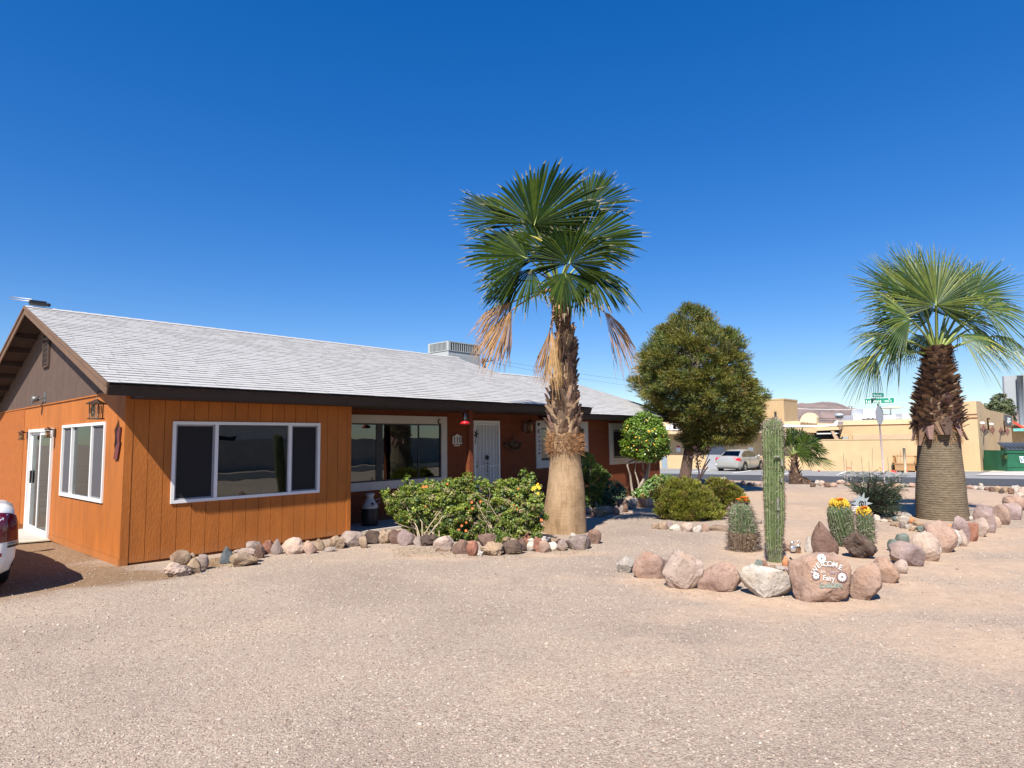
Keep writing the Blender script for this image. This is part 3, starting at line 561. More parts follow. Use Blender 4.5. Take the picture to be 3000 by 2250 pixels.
# milk can by the porch
mc = thing('milk_can', (7.46, 10.55, 0.015), 'black milk can with a white bird-marked top standing under the porch window', 'milk can')
b = MB(); c = (7.46, 10.55, .015); b.lathe(c, [(.15,0),(.16,.03),(.16,.32),(.157,.33)], 20); b.build('can_body', m_black, mc)
b = MB(); b.lathe(c, [(.158,.331),(.155,.38),(.075,.50),(.07,.57),(.09,.58),(.085,.62),(.001,.63)], 20)
for s in (-1, 1): b.tube([(c[0]+s*.13, c[1]-.06, .43), (c[0]+s*.18, c[1]-.08, .46), (c[0]+s*.16, c[1]-.07, .52), (c[0]+s*.10, c[1]-.04, .50)], .008, 5)
b.build('can_top', M('enamel_white_shaded', (.36,.37,.38), .4, .06), mc)  # white enamel greyed down, the porch shade is put into this colour
b = MB(); q = Vector((7.40, 10.405, .43))
b.prism([q + Vector((x, -.02 + z*.55, z)) for x, z in ((-.04,.0),(-.02,.035),(.01,.04),(.045,.02),(.035,-.01),(.02,.015),(0,.01),(.01,-.03),(-.005,-.03),(-.015,0))], (0, -.006, 0)); b.build('bird_emblem', m_black, mc)
# ground-side bits at the sliding door
b = MB(); b.box((1.95, 13.7, -.03), (2.90, 15.5, .035)); tag(b.build('door_slab', m_conc), kind='structure')
b = MB(); b.prism([(2.88, 13.35, .012), (2.9, 13.72, .012), (1.6, 14.0, .012), (1.5, 13.62, .012), (2.2, 13.5, .012)], (0, 0, .02)); tag(b.build('stepping_slab', M('flagstone', (.46,.40,.32), .9, .12, 4, .3, 30)), kind='structure')
# ------------------------------------------------------------------ rocks
RC = {'pink': ((0.255, 0.165, 0.13), (0.39, 0.275, 0.215)), 'pale': ((0.33, 0.245, 0.2), (0.47, 0.37, 0.305)), 'white': ((0.33, 0.295, 0.255), (0.52, 0.47, 0.41)), 'tan': ((0.213, 0.148, 0.094), (0.378, 0.28, 0.197)), 'brown': ((0.108, 0.065, 0.049), (0.236, 0.152, 0.118)), 'red': ((0.184, 0.075, 0.052), (0.338, 0.176, 0.125)), 'grey': ((0.19, 0.145, 0.125), (0.33, 0.265, 0.23)), 'dark': ((0.04, 0.029, 0.026), (0.147, 0.103, 0.081)), 'blue': ((0.057, 0.069, 0.077), (0.147, 0.169, 0.184)), 'green': ((0.092, 0.115, 0.103), (0.198, 0.228, 0.198)), 'orange': ((0.383, 0.153, 0.063), (0.607, 0.303, 0.161)), 'purple': ((0.23, 0.165, 0.15), (0.38, 0.29, 0.265))}
def rock_mat(k):
    nm = 'rock_' + k
    if nm in MATS: return MATS[nm]
    a, c = RC[k]; m = bpy.data.materials.new(nm); m.use_nodes = True; nt = m.node_tree; b = nt.nodes['Principled BSDF']; L = nt.links.new
    tc = nt.nodes.new('ShaderNodeTexCoord'); oi = nt.nodes.new('ShaderNodeObjectInfo'); ad = nt.nodes.new('ShaderNodeVectorMath'); ad.operation = 'ADD'
    sc = nt.nodes.new('ShaderNodeVectorMath'); sc.operation = 'SCALE'; sc.inputs['Scale'].default_value = 37
    cb = nt.nodes.new('ShaderNodeCombineXYZ'); 
    for i in range(3): L(oi.outputs['Random'], cb.inputs[i])
    L(cb.outputs[0], sc.inputs[0]); L(tc.outputs['Object'], ad.inputs[0]); L(sc.outputs[0], ad.inputs[1])
    def nz(s, d, r): n = nt.nodes.new('ShaderNodeTexNoise'); n.inputs['Scale'].default_value = s; n.inputs['Detail'].default_value = d; n.inputs['Roughness'].default_value = r; L(ad.outputs[0], n.inputs['Vector']); return n.outputs['Fac']
    def rp(f, st):
        r = nt.nodes.new('ShaderNodeValToRGB'); e = r.color_ramp.elements; e[0].position, e[1].position = st[0][0], st[-1][0]; e[0].color = (*st[0][1], 1); e[1].color = (*st[-1][1], 1)
        for p, q in st[1:-1]: x = e.new(p); x.color = (*q, 1)
        L(f, r.inputs[0]); return r.outputs[0]
    mid = [(x+y)/2 for x, y in zip(a, c)]
    base = rp(nz(5, 8, .65), [(.30, a), (.5, mid), (.68, c)])
    stain = rp(nz(2.2, 5, .6), [(.33, (.72,.68,.68)), (.5, (1,1,1)), (.68, (1.12,1.03,.90))])
    pit = rp(nz(42, 3, .7), [(.32, (.50,.46,.44)), (.41, (1,1,1))])
    x = base
    for s in (stain, pit):
        mu = nt.nodes.new('ShaderNodeMix'); mu.data_type = 'RGBA'; mu.blend_type = 'MULTIPLY'; mu.inputs[0].default_value = 1; L(x, mu.inputs[6]); L(s, mu.inputs[7]); x = mu.outputs[2]
    mr = nt.nodes.new('ShaderNodeMapRange'); mr.inputs[3].default_value = .86; mr.inputs[4].default_value = 1.12; L(oi.outputs['Random'], mr.inputs[0])
    hv = nt.nodes.new('ShaderNodeHueSaturation'); L(mr.outputs[0], hv.inputs['Value']); L(x, hv.inputs['Color']); L(hv.outputs[0], b.inputs['Base Color'])
    b.inputs['Roughness'].default_value = .9; b.inputs['Specular IOR Level'].default_value = .2
    bp = nt.nodes.new('ShaderNodeBump'); bp.inputs['Strength'].default_value = .8; bp.inputs['Distance'].default_value = .022; L(nz(24, 9, .72), bp.inputs['Height'])
    b2 = nt.nodes.new('ShaderNodeBump'); b2.inputs['Strength'].default_value = .5; b2.inputs['Distance'].default_value = .04; L(nz(7, 5, .6), b2.inputs['Height']); L(bp.outputs[0], b2.inputs['Normal'])
    L(b2.outputs[0], b.inputs['Normal']); MATS[nm] = m; return m
_ico = {}
def icos(n):
    if n not in _ico:
        bm = bmesh.new(); bmesh.ops.create_icosphere(bm, subdivisions=n, radius=1); _ico[n] = (np.array([x.co[:] for x in bm.verts]), np.array([[q.index for q in p.verts] for p in bm.faces])); bm.free()
    return _ico[n]
def rock_shape(w, d, h, shape, seed, big):
    v, f = icos(5 if big else 4); rs = np.random.RandomState(seed); p = v.copy()
    ncut, keep, lo, hi, nz = {'r': (17, .16, .66, .93, .06), 'a': (20, .06, .50, .84, .06), 'p': (13, .12, .6, .9, .06), 'l': (13, .2, .6, .92, .20), 'f': (15, .08, .55, .85, .06), 'b': (14, .10, .66, .93, .06)}[shape]
    if shape == 'b': p = np.sign(p) * np.abs(p) ** .55; p /= np.abs(p).max()
    for _ in range(ncut):
        n = rs.normal(size=3); n /= np.linalg.norm(n); o = lo + (hi - lo) * rs.rand(); t = p @ n; e = np.maximum(t - o, 0); p = p - e[:, None] * n * (1 - keep)
    s = rs.rand(3) * 50; q = np.array([noise.noise(Vector(x*1.6 + s)) + .45*noise.noise(Vector(x*4.1 + s)) + .25*noise.noise(Vector(x*9 + s)) - .55*max(0, .16 - abs(noise.noise(Vector(x*2.3 - s)))) for x in v])
    p = p * (1 + nz * 1.6 * q[:, None])
    if shape == 'p': zt = (p[:, 2] + 1) / 2; k = 1 - .68 * np.clip(zt, 0, 1); p[:, 0] = p[:, 0]*k + .25*rs.uniform(-1, 1)*zt; p[:, 1] *= k
    mn, mx = p.min(0), p.max(0); p = (p - (mn+mx)/2) / ((mx-mn)/2)
    return p * np.array([w/2, d/2, h/2]), f
ROCKN = 0
def rock(l, r, t, b_, kind, shape, label, group=None, gy=None, tilt=0, dr=.75, name='rock', sink=.10):
    global ROCKN; ROCKN += 1
    cx = (l + r) / 2; base = g(cx, gy or b_); k = pxm(base); w = (r - l) / k * cosx(cx); h = (b_ - t) / k; dd = w * dr
    if shape == 'p' : dd = max(w*.6, h*.4)
    fr = Vector((base.x, base.y, 0)).normalized(); rt = fr.cross(UP); cen = base + fr * (dd * .38); zb = base.z + ((gy or b_) - b_) / k; h2 = h * (1.0 + sink) 
    p, f = rock_shape(w * (1.13 if (r - l) > 30 else 1.16), dd, h2 * 1.05, shape, 100 + ROCKN, (r - l) > 40)
    ct, st = math.cos(tilt), math.sin(tilt); x = p[:, 0]*ct - p[:, 2]*st; z = p[:, 0]*st + p[:, 2]*ct
    cz = zb + h / 2 - h * sink * .5 - .01
    V = x[:, None]*V3(rt) + p[:, 1:2]*V3(fr) + z[:, None]*V3(UP)
    me = fastmesh(name, V, f, None, [rock_mat(kind)], True); o = bpy.data.objects.new(name, me); COL.objects.link(o)
    o.location = Vector((cen.x, cen.y, cz)); WL[o.name] = o.location.copy(); tag(o, label, 'rock', group); return o
ORD = ['first','second','third','fourth','fifth','sixth','seventh','eighth','ninth','tenth','eleventh','twelfth','thirteenth','fourteenth','fifteenth','sixteenth','seventeenth','eighteenth','nineteenth','twentieth',
       'twenty-first','twenty-second','twenty-third','twenty-fourth','twenty-fifth','twenty-sixth','twenty-seventh','twenty-eighth','twenty-ninth','thirtieth']
SH = {'r': 'rounded', 'a': 'jagged', 'p': 'pointed', 'l': 'lumpy', 'f': 'flat-sided', 'b': 'blocky'}
CN = {'pink': 'pink', 'pale': 'pale pink', 'white': 'whitish', 'tan': 'tan', 'brown': 'brown', 'red': 'reddish', 'grey': 'pinkish grey', 'dark': 'dark', 'blue': 'slate grey', 'green': 'grey-green', 'orange': 'orange', 'purple': 'mauve'}
def row(specs, where, group):
    specs = sorted(specs, key=lambda s: s[0] + s[1])
    for i, s in enumerate(specs):
        kw = s[6] if len(s) > 6 else {}
        rock(*s[:6], '%s %s rock, %s from left %s' % (CN[s[4]], SH[s[5]], ORD[i], where), group, **kw)
G = 'rocks edging the garden beds'
row([(499,561,1612,1652,'tan','r',dict(gy=1664)),(553,572,1618,1635,'tan','r',dict(gy=1655)),(574,610,1624,1669,'grey','r'),(550,586,1636,1678,'tan','f',dict(tilt=.3)),(482,560,1648,1688,'pale','l'),
     (646,684,1602,1652,'blue','p'),(686,747,1606,1627,'pale','b',dict(gy=1654)),(675,753,1619,1660,'tan','f'),(722,765,1585,1615,'grey','r',dict(gy=1634)),(746,774,1594,1639,'brown','r'),
     (762,801,1583,1625,'red','a'),(794,828,1580,1627,'grey','p'),(828,888,1576,1626,'pale','r'),(888,926,1584,1624,'pink','p'),(920,951,1577,1614,'tan','p'),(949,972,1589,1605,'tan','l'),(950,984,1602,1617,'grey','f')],
    'in the row along sunlit orange wall', G)
row([(968,1010,1569,1609,'tan','l'),(1001,1060,1556,1602,'grey','r'),(1053,1075,1571,1607,'tan','f'),(1064,1111,1553,1594,'dark','a'),(1110,1145,1546,1594,'tan','l'),(1141,1172,1552,1596,'brown','a'),
     (1165,1212,1552,1600,'purple','r'),(1212,1237,1568,1600,'grey','p'),(1233,1281,1565,1602,'dark','l'),(1272,1327,1570,1618,'pale','r')],
    'in the row before the dark porch', G)
row([(1325,1373,1581,1623,'brown','a'),(1367,1400,1586,1630,'red','b'),(1401,1454,1564,1606,'brown','a',dict(gy=1622)),(1411,1473,1590,1628,'tan','l'),(1399,1415,1612,1631,'white','l'),(1467,1532,1584,1623,'dark','r'),
     (1473,1494,1571,1588,'tan','l',dict(gy=1606)),(1494,1515,1575,1590,'tan','l',dict(gy=1606)),(1517,1542,1574,1614,'brown','a'),(1532,1556,1558,1600,'red','p'),(1546,1567,1575,1592,'white','l',dict(gy=1602)),(1542,1568,1588,1613,'white','r',dict(tilt=.7)),
     (1563,1588,1571,1615,'red','l'),(1583,1612,1570,1594,'white','l',dict(gy=1606)),(1580,1610,1582,1617,'pink','r',dict(tilt=.6)),(1607,1632,1587,1613,'white','r'),(1612,1634,1575,1592,'tan','l',dict(gy=1604)),(1632,1648,1577,1592,'brown','l',dict(gy=1604)),
     (1632,1660,1578,1613,'grey','a'),(1658,1727,1570,1610,'grey','b',dict(tilt=.10)),(1668,1689,1560,1575,'white','p',dict(gy=1598)),(1705,1727,1566,1590,'white','r',dict(gy=1600)),(1690,1706,1567,1577,'tan','l',dict(gy=1596)),(1723,1759,1551,1594,'brown','r',dict(tilt=-.2))],
    'in the pile below tall palm', G)
row([(1710,1737,1484,1507,'grey','r'),(1735,1781,1483,1513,'tan','l'),(1766,1800,1482,1506,'pink','f'),(1797,1815,1482,1508,'pink','r'),(1814,1827,1477,1502,'grey','r'),(1823,1839,1464,1502,'brown','p'),(1836,1867,1459,1490,'white','l'),
     (1808,1838,1461,1482,'brown','f',dict(gy=1492)),(1858,1892,1460,1486,'brown','a'),(1888,1918,1459,1486,'grey','p'),(1730,1745,1500,1514,'brown','l')],
    'beside the path under citrus tree', G)
row([(1910,1932,1529,1550,'tan','l'),(1931,1953,1528,1553,'tan','r'),(1953,1971,1526,1551,'purple','r'),(1963,1998,1536,1556,'white','b'),(1996,2030,1530,1560,'pale','r'),(2029,2056,1539,1560,'white','b'),(2055,2077,1532,1558,'pink','r'),(2079,2132,1538,1556,'tan','r')],
    'in row before the round bush', G)
row([(2000,2016,1409,1420,'pale','r'),(2018,2041,1402,1421,'pink','r'),(2040,2062,1402,1421,'pale','r'),(2058,2079,1405,1423,'pink','r'),(2085,2104,1408,1420,'tan','r'),(2106,2129,1397,1416,'white','p'),(2130,2152,1406,1420,'pink','r'),(2150,2170,1413,1424,'pink','r'),(2169,2190,1408,1423,'pink','p'),
     (2188,2208,1413,1424,'pink','r'),(2206,2230,1411,1425,'pale','r')],
    'by the road left of ribbed cactus', G)
row([(2374,2390,1412,1427,'dark','l'),(2388,2402,1406,1422,'white','r'),(2400,2416,1407,1424,'pale','r'),(2414,2434,1412,1428,'brown','l'),(2432,2452,1413,1427,'pink','r'),(2452,2476,1405,1419,'pale','r'),(2474,2496,1412,1424,'tan','l'),(2498,2520,1413,1425,'pink','r'),(2522,2540,1412,1424,'white','l'),
     (2542,2566,1412,1425,'brown','r'),(2566,2590,1411,1424,'pink','r'),(2590,2612,1414,1426,'white','r'),(2612,2640,1414,1427,'tan','r'),(2638,2662,1416,1428,'white','l'),(2660,2684,1414,1428,'pink','r')],
    'by the road between the palms', G)
row([(2831,2852,1420,1433,'pink','r'),(2848,2868,1422,1434,'pale','f'),(2865,2885,1423,1435,'white','l'),(2869,2881,1415,1424,'white','r',dict(gy=1434)),(2884,2902,1427,1437,'brown','f'),(2898,2916,1426,1441,'brown','a'),(2912,2934,1423,1441,'tan','r'),(2926,2942,1430,1446,'dark','a'),(2938,2956,1425,1444,'tan','l'),
     (2952,2972,1428,1448,'brown','l'),(2966,2990,1421,1444,'white','l'),(2984,3008,1426,1447,'pale','r')],
    'by the road at right edge', G)
row([(1808,1860,1630,1677,'white','a'),(1859,1954,1620,1693,'pink','r',dict(dr=.6)),(1952,2050,1622,1727,'pale','b',dict(tilt=-.45,dr=.6)),(2049,2170,1650,1734,'pink','b',dict(dr=.6)),(2176,2321,1662,1751,'white','b',dict(dr=.6)),(2487,2582,1652,1760,'pink','b',dict(dr=.75)),
     (2550,2633,1634,1708,'pink','r'),(2618,2660,1640,1682,'pale','r')],
    'of plain rocks fronting cactus garden', G)
row([(2610,2708,1590,1662,'purple','f'),(2667,2752,1558,1646,'pale','r'),(2704,2804,1530,1617,'pink','r',dict(tilt=-.4)),(2740,2758,1588,1620,'white','r',dict(tilt=.3)),(2770,2822,1548,1602,'white','l'),(2789,2842,1514,1592,'purple','r'),(2816,2868,1527,1586,'red','r',dict(tilt=-.3)),
     (2852,2899,1517,1574,'pale','r'),(2856,2917,1478,1563,'purple','r'),(2902,2934,1512,1547,'pale','r'),(2908,2960,1479,1536,'pink','r'),(2928,2994,1471,1522,'purple','r',dict(tilt=-.3)),(2940,3004,1452,1496,'pink','r',dict(tilt=-.2)),(2972,3012,1442,1468,'pale','r'),(2990,3040,1450,1490,'pink','r'),(2738,2792,1542,1612,'pink','a'),(2650,2690,1606,1655,'pale','r'),(2872,2908,1500,1560,'pink','a'),(2802,2834,1552,1602,'pale','r'),(2896,2922,1496,1542,'pink','r'),(2955,2985,1482,1518,'pale','r')],
    'in big rocks passing thick palm', G)
G2 = 'loose stones inside the cactus garden'
row([(2359,2383,1573,1620,'white','p'),(2378,2451,1530,1624,'brown','p',dict(tilt=.12)),(2474,2568,1560,1638,'dark','l',dict(dr=.8)),(2601,2632,1579,1614,'green','f'),(2624,2664,1562,1592,'green','r')],
    'of large stones among barrel cacti', G2)
row([(2560,2579,1507,1528,'white','f'),(2579,2600,1519,1531,'white','r'),(2608,2625,1529,1541,'tan','l'),(2614,2638,1511,1528,'green','r',dict(gy=1530)),(2624,2637,1526,1543,'tan','l'),(2628,2661,1507,1533,'white','f',dict(gy=1536,tilt=-.5)),(2641,2672,1500,1517,'white','f',dict(gy=1528,tilt=-.2)),
     (2636,2654,1526,1547,'grey','r'),(2653,2667,1534,1549,'white','l'),(2658,2682,1514,1535,'orange','a'),(2663,2682,1538,1555,'tan','l'),(2673,2706,1525,1541,'tan','r'),(2683,2710,1540,1558,'green','l'),(2600,2612,1524,1532,'brown','l'),(2756,2772,1538,1550,'white','r'),(2770,2790,1534,1549,'orange','r'),(2840,2852,1511,1526,'white','r')],
    'in small stones by thick palm', G2)
row([(2180,2196,1657,1675,'white','l',dict(gy=1684)),(2194,2216,1650,1665,'white','l',dict(gy=1676)),(2211,2234,1638,1660,'green','p',dict(gy=1672)),(2229,2248,1641,1662,'brown','l',dict(gy=1668)),(2234,2252,1655,1668,'orange','l',dict(gy=1670)),(2247,2275,1654,1666,'tan','r',dict(gy=1670)),(2273,2299,1657,1669,'white','r',dict(gy=1674)),(2292,2312,1627,1656,'orange','p'),
     (2293,2312,1661,1673,'purple','l',dict(gy=1674)),(2308,2340,1664,1684,'green','a')],
    'in small stones around ribbed cactus', G2)
rock(2296,2320,1585,1618,'pink','l','rough pink stone just right of the ribbed cactus, behind the metal ornament', G2)
rock(2218,2232,1520,1536,'grey','l','small dusty grey stone between the left barrel cactus and the ribbed cactus', G2)
# dry grass and litter caught along the rocks
C, D = [], []; rs_ = np.random.RandomState(77)
for (x0, x1, y0, y1, n) in ((1150,1335,1606,1634,520),(620,690,1640,1668,160),(1330,1560,1622,1640,160),(480,620,1672,1694,90),(1600,1740,1612,1628,120),(1850,2130,1700,1750,120),(2560,2700,1690,1720,60)):
    for _ in range(n): q = g(rs_.uniform(x0, x1), rs_.uniform(y0, y1)); C.append((q.x, q.y, q.z + .012 + .015*rs_.rand())); D.append(rs_.normal(size=3) * (1, 1, .45) + (0, 0, .25))
C = np.array(C); D = np.array(D); tag(leaves('dry_grass', C, D, rdir(len(C)), .03 + .05*rs_.rand(len(C)), .005, [M('straw', (.34,.25,.12), .9, .3, 9), M('straw_dark', (.20,.13,.07), .9, .3, 9)], rs_.choice(2, len(C))), 'dry grass and litter lying along the edging rocks', 'dry grass', kind='stuff')
# the painted welcome stone
wr = rock(2319, 2490, 1621, 1766, 'pink', 'b', 'large pink boulder painted with welcome words, white flowers and green letters', 'rocks edging the garden beds', dr=.55, name='painted_rock')
bpy.context.view_layer.update()
bvh = BVHTree.FromPolygons([wr.matrix_world @ v.co for v in wr.data.vertices], [tuple(p.vertices) for p in wr.data.polygons])
def paint(mb, pts3, faces, mi):
    """drape flat paint strokes on the stone's front"""
    out = []
    for p in pts3:
        o = p - (p - CAM).normalized() * 1.5; h = bvh.ray_cast(o, (p - CAM).normalized(), 4)
        out.append((h[0] + h[1] * .006 - FH * .004) if h[0] is not None else p)
    mb.add(out, faces, mi)
def draw_text(mb, txt, px, py, size_px, ang=0, mi=0, bold=True, sx=1.0):
    dpt = dep(wr.location) - .25; k = FL / dpt; c = at(px, py, dpt)
    me = text_mesh(txt, size_px / k, bold); bm = bmesh.new(); bm.from_mesh(me); bmesh.ops.triangulate(bm, faces=bm.faces)
    for _ in range(3): bmesh.ops.subdivide_edges(bm, edges=[e for e in bm.edges if e.calc_length() > .008], cuts=1)
    ca, sa = math.cos(ang), math.sin(ang); P = []
    for v in bm.verts: x, y = v.co.x * sx, v.co.y; P.append(c + RH*(x*ca - y*sa) + UP*(x*sa + y*ca))
    bm.verts.index_update(); paint(mb, P, [tuple(v.index for v in f.verts) for f in bm.faces], mi); bm.free(); bpy.data.meshes.remove(me)
def flower(mb, px, py, r_px, npet, mi, ring=None, wide=.33, centre=None):
    dpt = dep(wr.location) - .25; k = FL / dpt; c = at(px, py, dpt); r = r_px / k
    def poly(cc, rr, n, m_, rx=None, ang=0):
        P = [cc]; rx = rx or rr
        for q in (.5, 1):
            for i in range(n): a = 2*PI*i/n; x, y = rr*q*math.cos(a), rx*q*math.sin(a); P.append(cc + RH*(x*math.cos(ang) - y*math.sin(ang)) + UP*(x*math.sin(ang) + y*math.cos(ang)))
        F_ = [(0, 1+i, 1+(i+1) % n) for i in range(n)] + [(1+i, 1+n+i, 1+n+(i+1) % n, 1+(i+1) % n) for i in range(n)]; paint(mb, P, F_, m_)
    for i in range(npet): a = 2*PI*i/npet; poly(c + RH*(.62*r*math.cos(a)) + UP*(.62*r*math.sin(a)), r*.42, 8, mi, r*wide*.62, a)
    if ring is not None:
        P = []; n = 28
        for q in (1.0, 1.22):
            for i in range(n): a = 2*PI*i/n; w = 1 + (.06*math.cos(npet*a)); P.append(c + RH*(r*q*w*math.cos(a)) + UP*(r*q*w*math.sin(a)))
        paint(mb, P, [(i, (i+1) % n, n+(i+1) % n, n+i) for i in range(n)], ring)
    if centre is not None: poly(c - FH*.002, r*.24, 8, centre)
lt_ = MB()
for ch, x, y, a in (('W',2387,1671,.95),('E',2397,1657,.55),('L',2407,1650,.35),('C',2416,1652,.1),('O',2430,1652,0),('M',2445,1654,-.2),('E',2461,1662,-.5)): draw_text(lt_, ch, x, y, 21, a, 0)
draw_text(lt_, 'to', 2410, 1674, 16, -.1, 3); draw_text(lt_, 'our', 2441, 1675, 16, 0, 2); draw_text(lt_, 'Fairy', 2427, 1694, 21, -.1, 0, sx=.85); draw_text(lt_, 'GARDEN', 2433, 1716, 18, 0, 1, sx=.92)
flower(lt_, 2406, 1636, 12, 6, 0, centre=4, wide=.9); flower(lt_, 2390, 1686, 10, 8, 0, ring=5, wide=.42); flower(lt_, 2466, 1690, 13, 12, 3, ring=5, wide=.36)
P_ = lt_.build('painted_lettering', [M('white_paint', (.58,.57,.55), .7, .08, 60), M('green_paint', (.20,.30,.26), .8, .2, 60), M('faded_paint', (.36,.27,.30), .8, .2, 60), M('cream_paint', (.52,.46,.44), .8, .15, 60), M('centre_paint', (.06,.10,.07), .8), M('outline_paint', (.14,.09,.10), .8)])
P_.parent = wr; P_.matrix_parent_inverse = wr.matrix_world.inverted()
# ------------------------------------------------------------------ palms
m_petg = M('green_petiole', (.22,.27,.07), .5, .2, 6); m_petd = M('dry_petiole', (.36,.20,.10), .7, .2, 6)
m_frd = M('palm_blade_dark', (.010,.026,.003), .6, .30, 5, spec=.12, trans=.14); m_frl = M('palm_blade_light', (.036,.058,.006), .6, .30, 5, spec=.12, trans=.16)
m_fry = M('palm_blade_yellow', (.40,.36,.06), .5, .3, 5, trans=.2)
m_tip = M('palm_tip_dry', (.22,.20,.12), .8, .2, 5, trans=.2); m_dry = M('palm_blade_dry', (.45,.26,.11), .8, .25, 7, trans=.15); m_dryd = M('palm_blade_brown', (.30,.17,.08), .85, .3, 7, trans=.1)
def frond(parent, root, hub, axis, nrm, R, spread=R2(88), nseg=40, droop=.12, blade=(m_frd, m_frl), pet=m_petg, split=.68, cup=.30, tipdroop=.0, fold=.55, curl=0., seed=0, pr=.016, dead=False, name='frond', ybl=0.0):
    rs = np.random.RandomState(seed + 31); root, hub, axis, nrm = Vector(root), Vector(hub), Vector(axis).normalized(), Vector(nrm)
    nrm = (nrm - axis * nrm.dot(axis)).normalized(); side = nrm.cross(axis)
    mats = [blade[0], blade[1], m_tip if not dead else m_dryd, pet, m_fry]; V = []; F_ = []; MI = []
    da = 2 * spread / nseg; ts = (.04, .2, split, (split+1)*.5, .86, 1.0); sp = split + .12 * rs.rand(nseg + 1)
    ttw = rs.rand(nseg); f1, f2 = rs.rand(2) * 6.28; jit = .55 if not dead else .4
    for i in range(nseg):
        a = -spread + da * (i + .5) + (rs.rand() - .5) * da * jit; q = abs(a) / spread
        L = R * (1 - .22 * q * q) * (.82 + .22 * rs.rand()) * (1 + .07 * math.sin(3*a + f1) + .04 * math.sin(7*a + f2)); d = axis * math.cos(a) + side * math.sin(a); s = side * math.cos(a) - axis * math.sin(a)
        td = tipdroop * (1.0 if rs.rand() < .75 else 1.7); brk = rs.rand() < .10; b0 = len(V); yel = rs.rand() < ybl
        tw = (rs.rand() - .5) * 1.2
        for j, t in enumerate(ts):
            r = L * t; w = math.tan(da * .5) * L * t * 1.04 if t <= sp[i] else math.tan(da*.5) * L * split * max(0, (1 - t) / (1 - split)) ** .7 * 1.0
            if dead: w *= 1.6 if t > .3 else 1.3
            c = hub + d * r + nrm * (R * (-cup * (a/spread) ** 2 * t + curl * t * t))
            z = droop * t * t * L + td * max(0, t - .35) ** 1.6 * L * 1.6 + (.35*L*max(0, t-.7) if brk else 0)
            c = c - Vector((0, 0, z))
            if dead and t > .2: c += Vector(rs.normal(size=3)) * .012
            n2 = nrm * (w * fold); s2 = s * w
            if t > split: s2 = s * (w * math.cos(tw)) + nrm * (w * math.sin(tw))
            V += [c - s2 - n2 * .5, c + n2 * .5, c + s2 - n2 * .5]
        for j in range(len(ts) - 1):
            o = b0 + j*3; m_ = 4 if yel and j > 1 else (2 if (j == len(ts)-2 and rs.rand() < .6) else (0 if ttw[i] < .5 else 1))
            F_ += [(o, o+1, o+4, o+3), (o+1, o+2, o+5, o+4)]; MI += [m_, m_]
    mb = MB(); mid = (root + hub) / 2 + Vector((0, 0, .12 * (hub - root).length * (1 if not dead else .9)))
    pts = [root * (1-t)**2 + mid * 2*t*(1-t) + hub * t*t for t in np.linspace(0, 1, 7)]
    mb.tube(pts, [pr * (1.6 - .9*t) for t in np.linspace(0, 1, 7)], 5, 3)
    mb.add(V, F_, 0); mb.m[-len(F_):] = MI
    mb.tube([hub, hub + axis * R * .18], [pr*.7, .002], 5, 3)
    return mb.build(name, mats, parent)
def trunkmesh(cl, n=40, ripple=0.0, rings=0.0):
    """cl = [(centre, radius)...] bottom to top, resampled and roughened"""
    mb = MB(); m = 60; zs = np.array([c[0].z for c in cl]); Z_ = np.linspace(zs[0], zs[-1], m); C = [Vector([np.interp(z, zs, [c[0][k] for c in cl]) for k in range(3)]) for z in Z_]; Rr = [float(np.interp(z, zs, [c[1] for c in cl])) for z in Z_]
    vs = []
    for i in range(m):
        for k in range(n):
            a = 2*PI*k/n; q = 1 + ripple * noise.noise(Vector((math.cos(a)*1.2, math.sin(a)*1.2, Z_[i]*1.6))) + rings * math.sin(Z_[i]*90 + noise.noise(Vector((a, Z_[i]*2, 0)))*4)
            vs.append(C[i] + Vector((math.cos(a), math.sin(a), 0)) * Rr[i] * q)
    fs = [(i*n+k, i*n+(k+1) % n, (i+1)*n+(k+1) % n, (i+1)*n+k) for i in range(m-1) for k in range(n)]
    return mb.add(vs, fs, 0, True)
def boots(cl, z0, z1, nb, w0, h0, out, seed, hang=False):
    """old leaf bases set in a spiral round the trunk"""
    rs = np.random.RandomState(seed); mb = MB(); zs = [c[0].z for c in cl]
    for i in range(nb):
        f = (i + rs.rand()*.6) / nb; z = z0 + (z1 - z0) * f; c = Vector([np.interp(z, zs, [c[0][k] for c in cl]) for k in range(3)]); r = float(np.interp(z, zs, [c[1] for c in cl]))
        a = i * 2.39996 + rs.normal()*.12; n = Vector((math.cos(a), math.sin(a), 0)); s = Vector((-n.y, n.x, 0)); w = w0 * (.8 + .4*rs.rand()) ; h = h0 * (.75 + .5*rs.rand()); o = out * (.6 + .8*rs.rand())
        lean = (rs.rand() - .5) * 1.1; up = (Vector((0, 0, 1)) + s * lean).normalized() * (-1 if hang else 1); vs = []
        for t, ww, dd in ((0, .5, -.02), (.35, .5, .15), (.7, .34, .6), (1, .17 + .1*rs.rand(), 1.0)):
            p = c + n * (r * (1.0 if not hang else 1.0) + o * dd) + up * h * t; hw = s * w * ww
            vs += [p - hw - n*.012, p + n * w * .16 * (1 - t*.5), p + hw - n*.012, p - n * .035]
        fs = []
        for k in range(3):
            q = k*4; fs += [(q, q+1, q+5, q+4), (q+1, q+2, q+6, q+5), (q+2, q+3, q+7, q+6), (q+3, q, q+4, q+7)]
        fs.append((12, 13, 14, 15)); mb.add(vs, fs, rs.choice(4, p=[.35, .3, .25, .1]))
    return mb
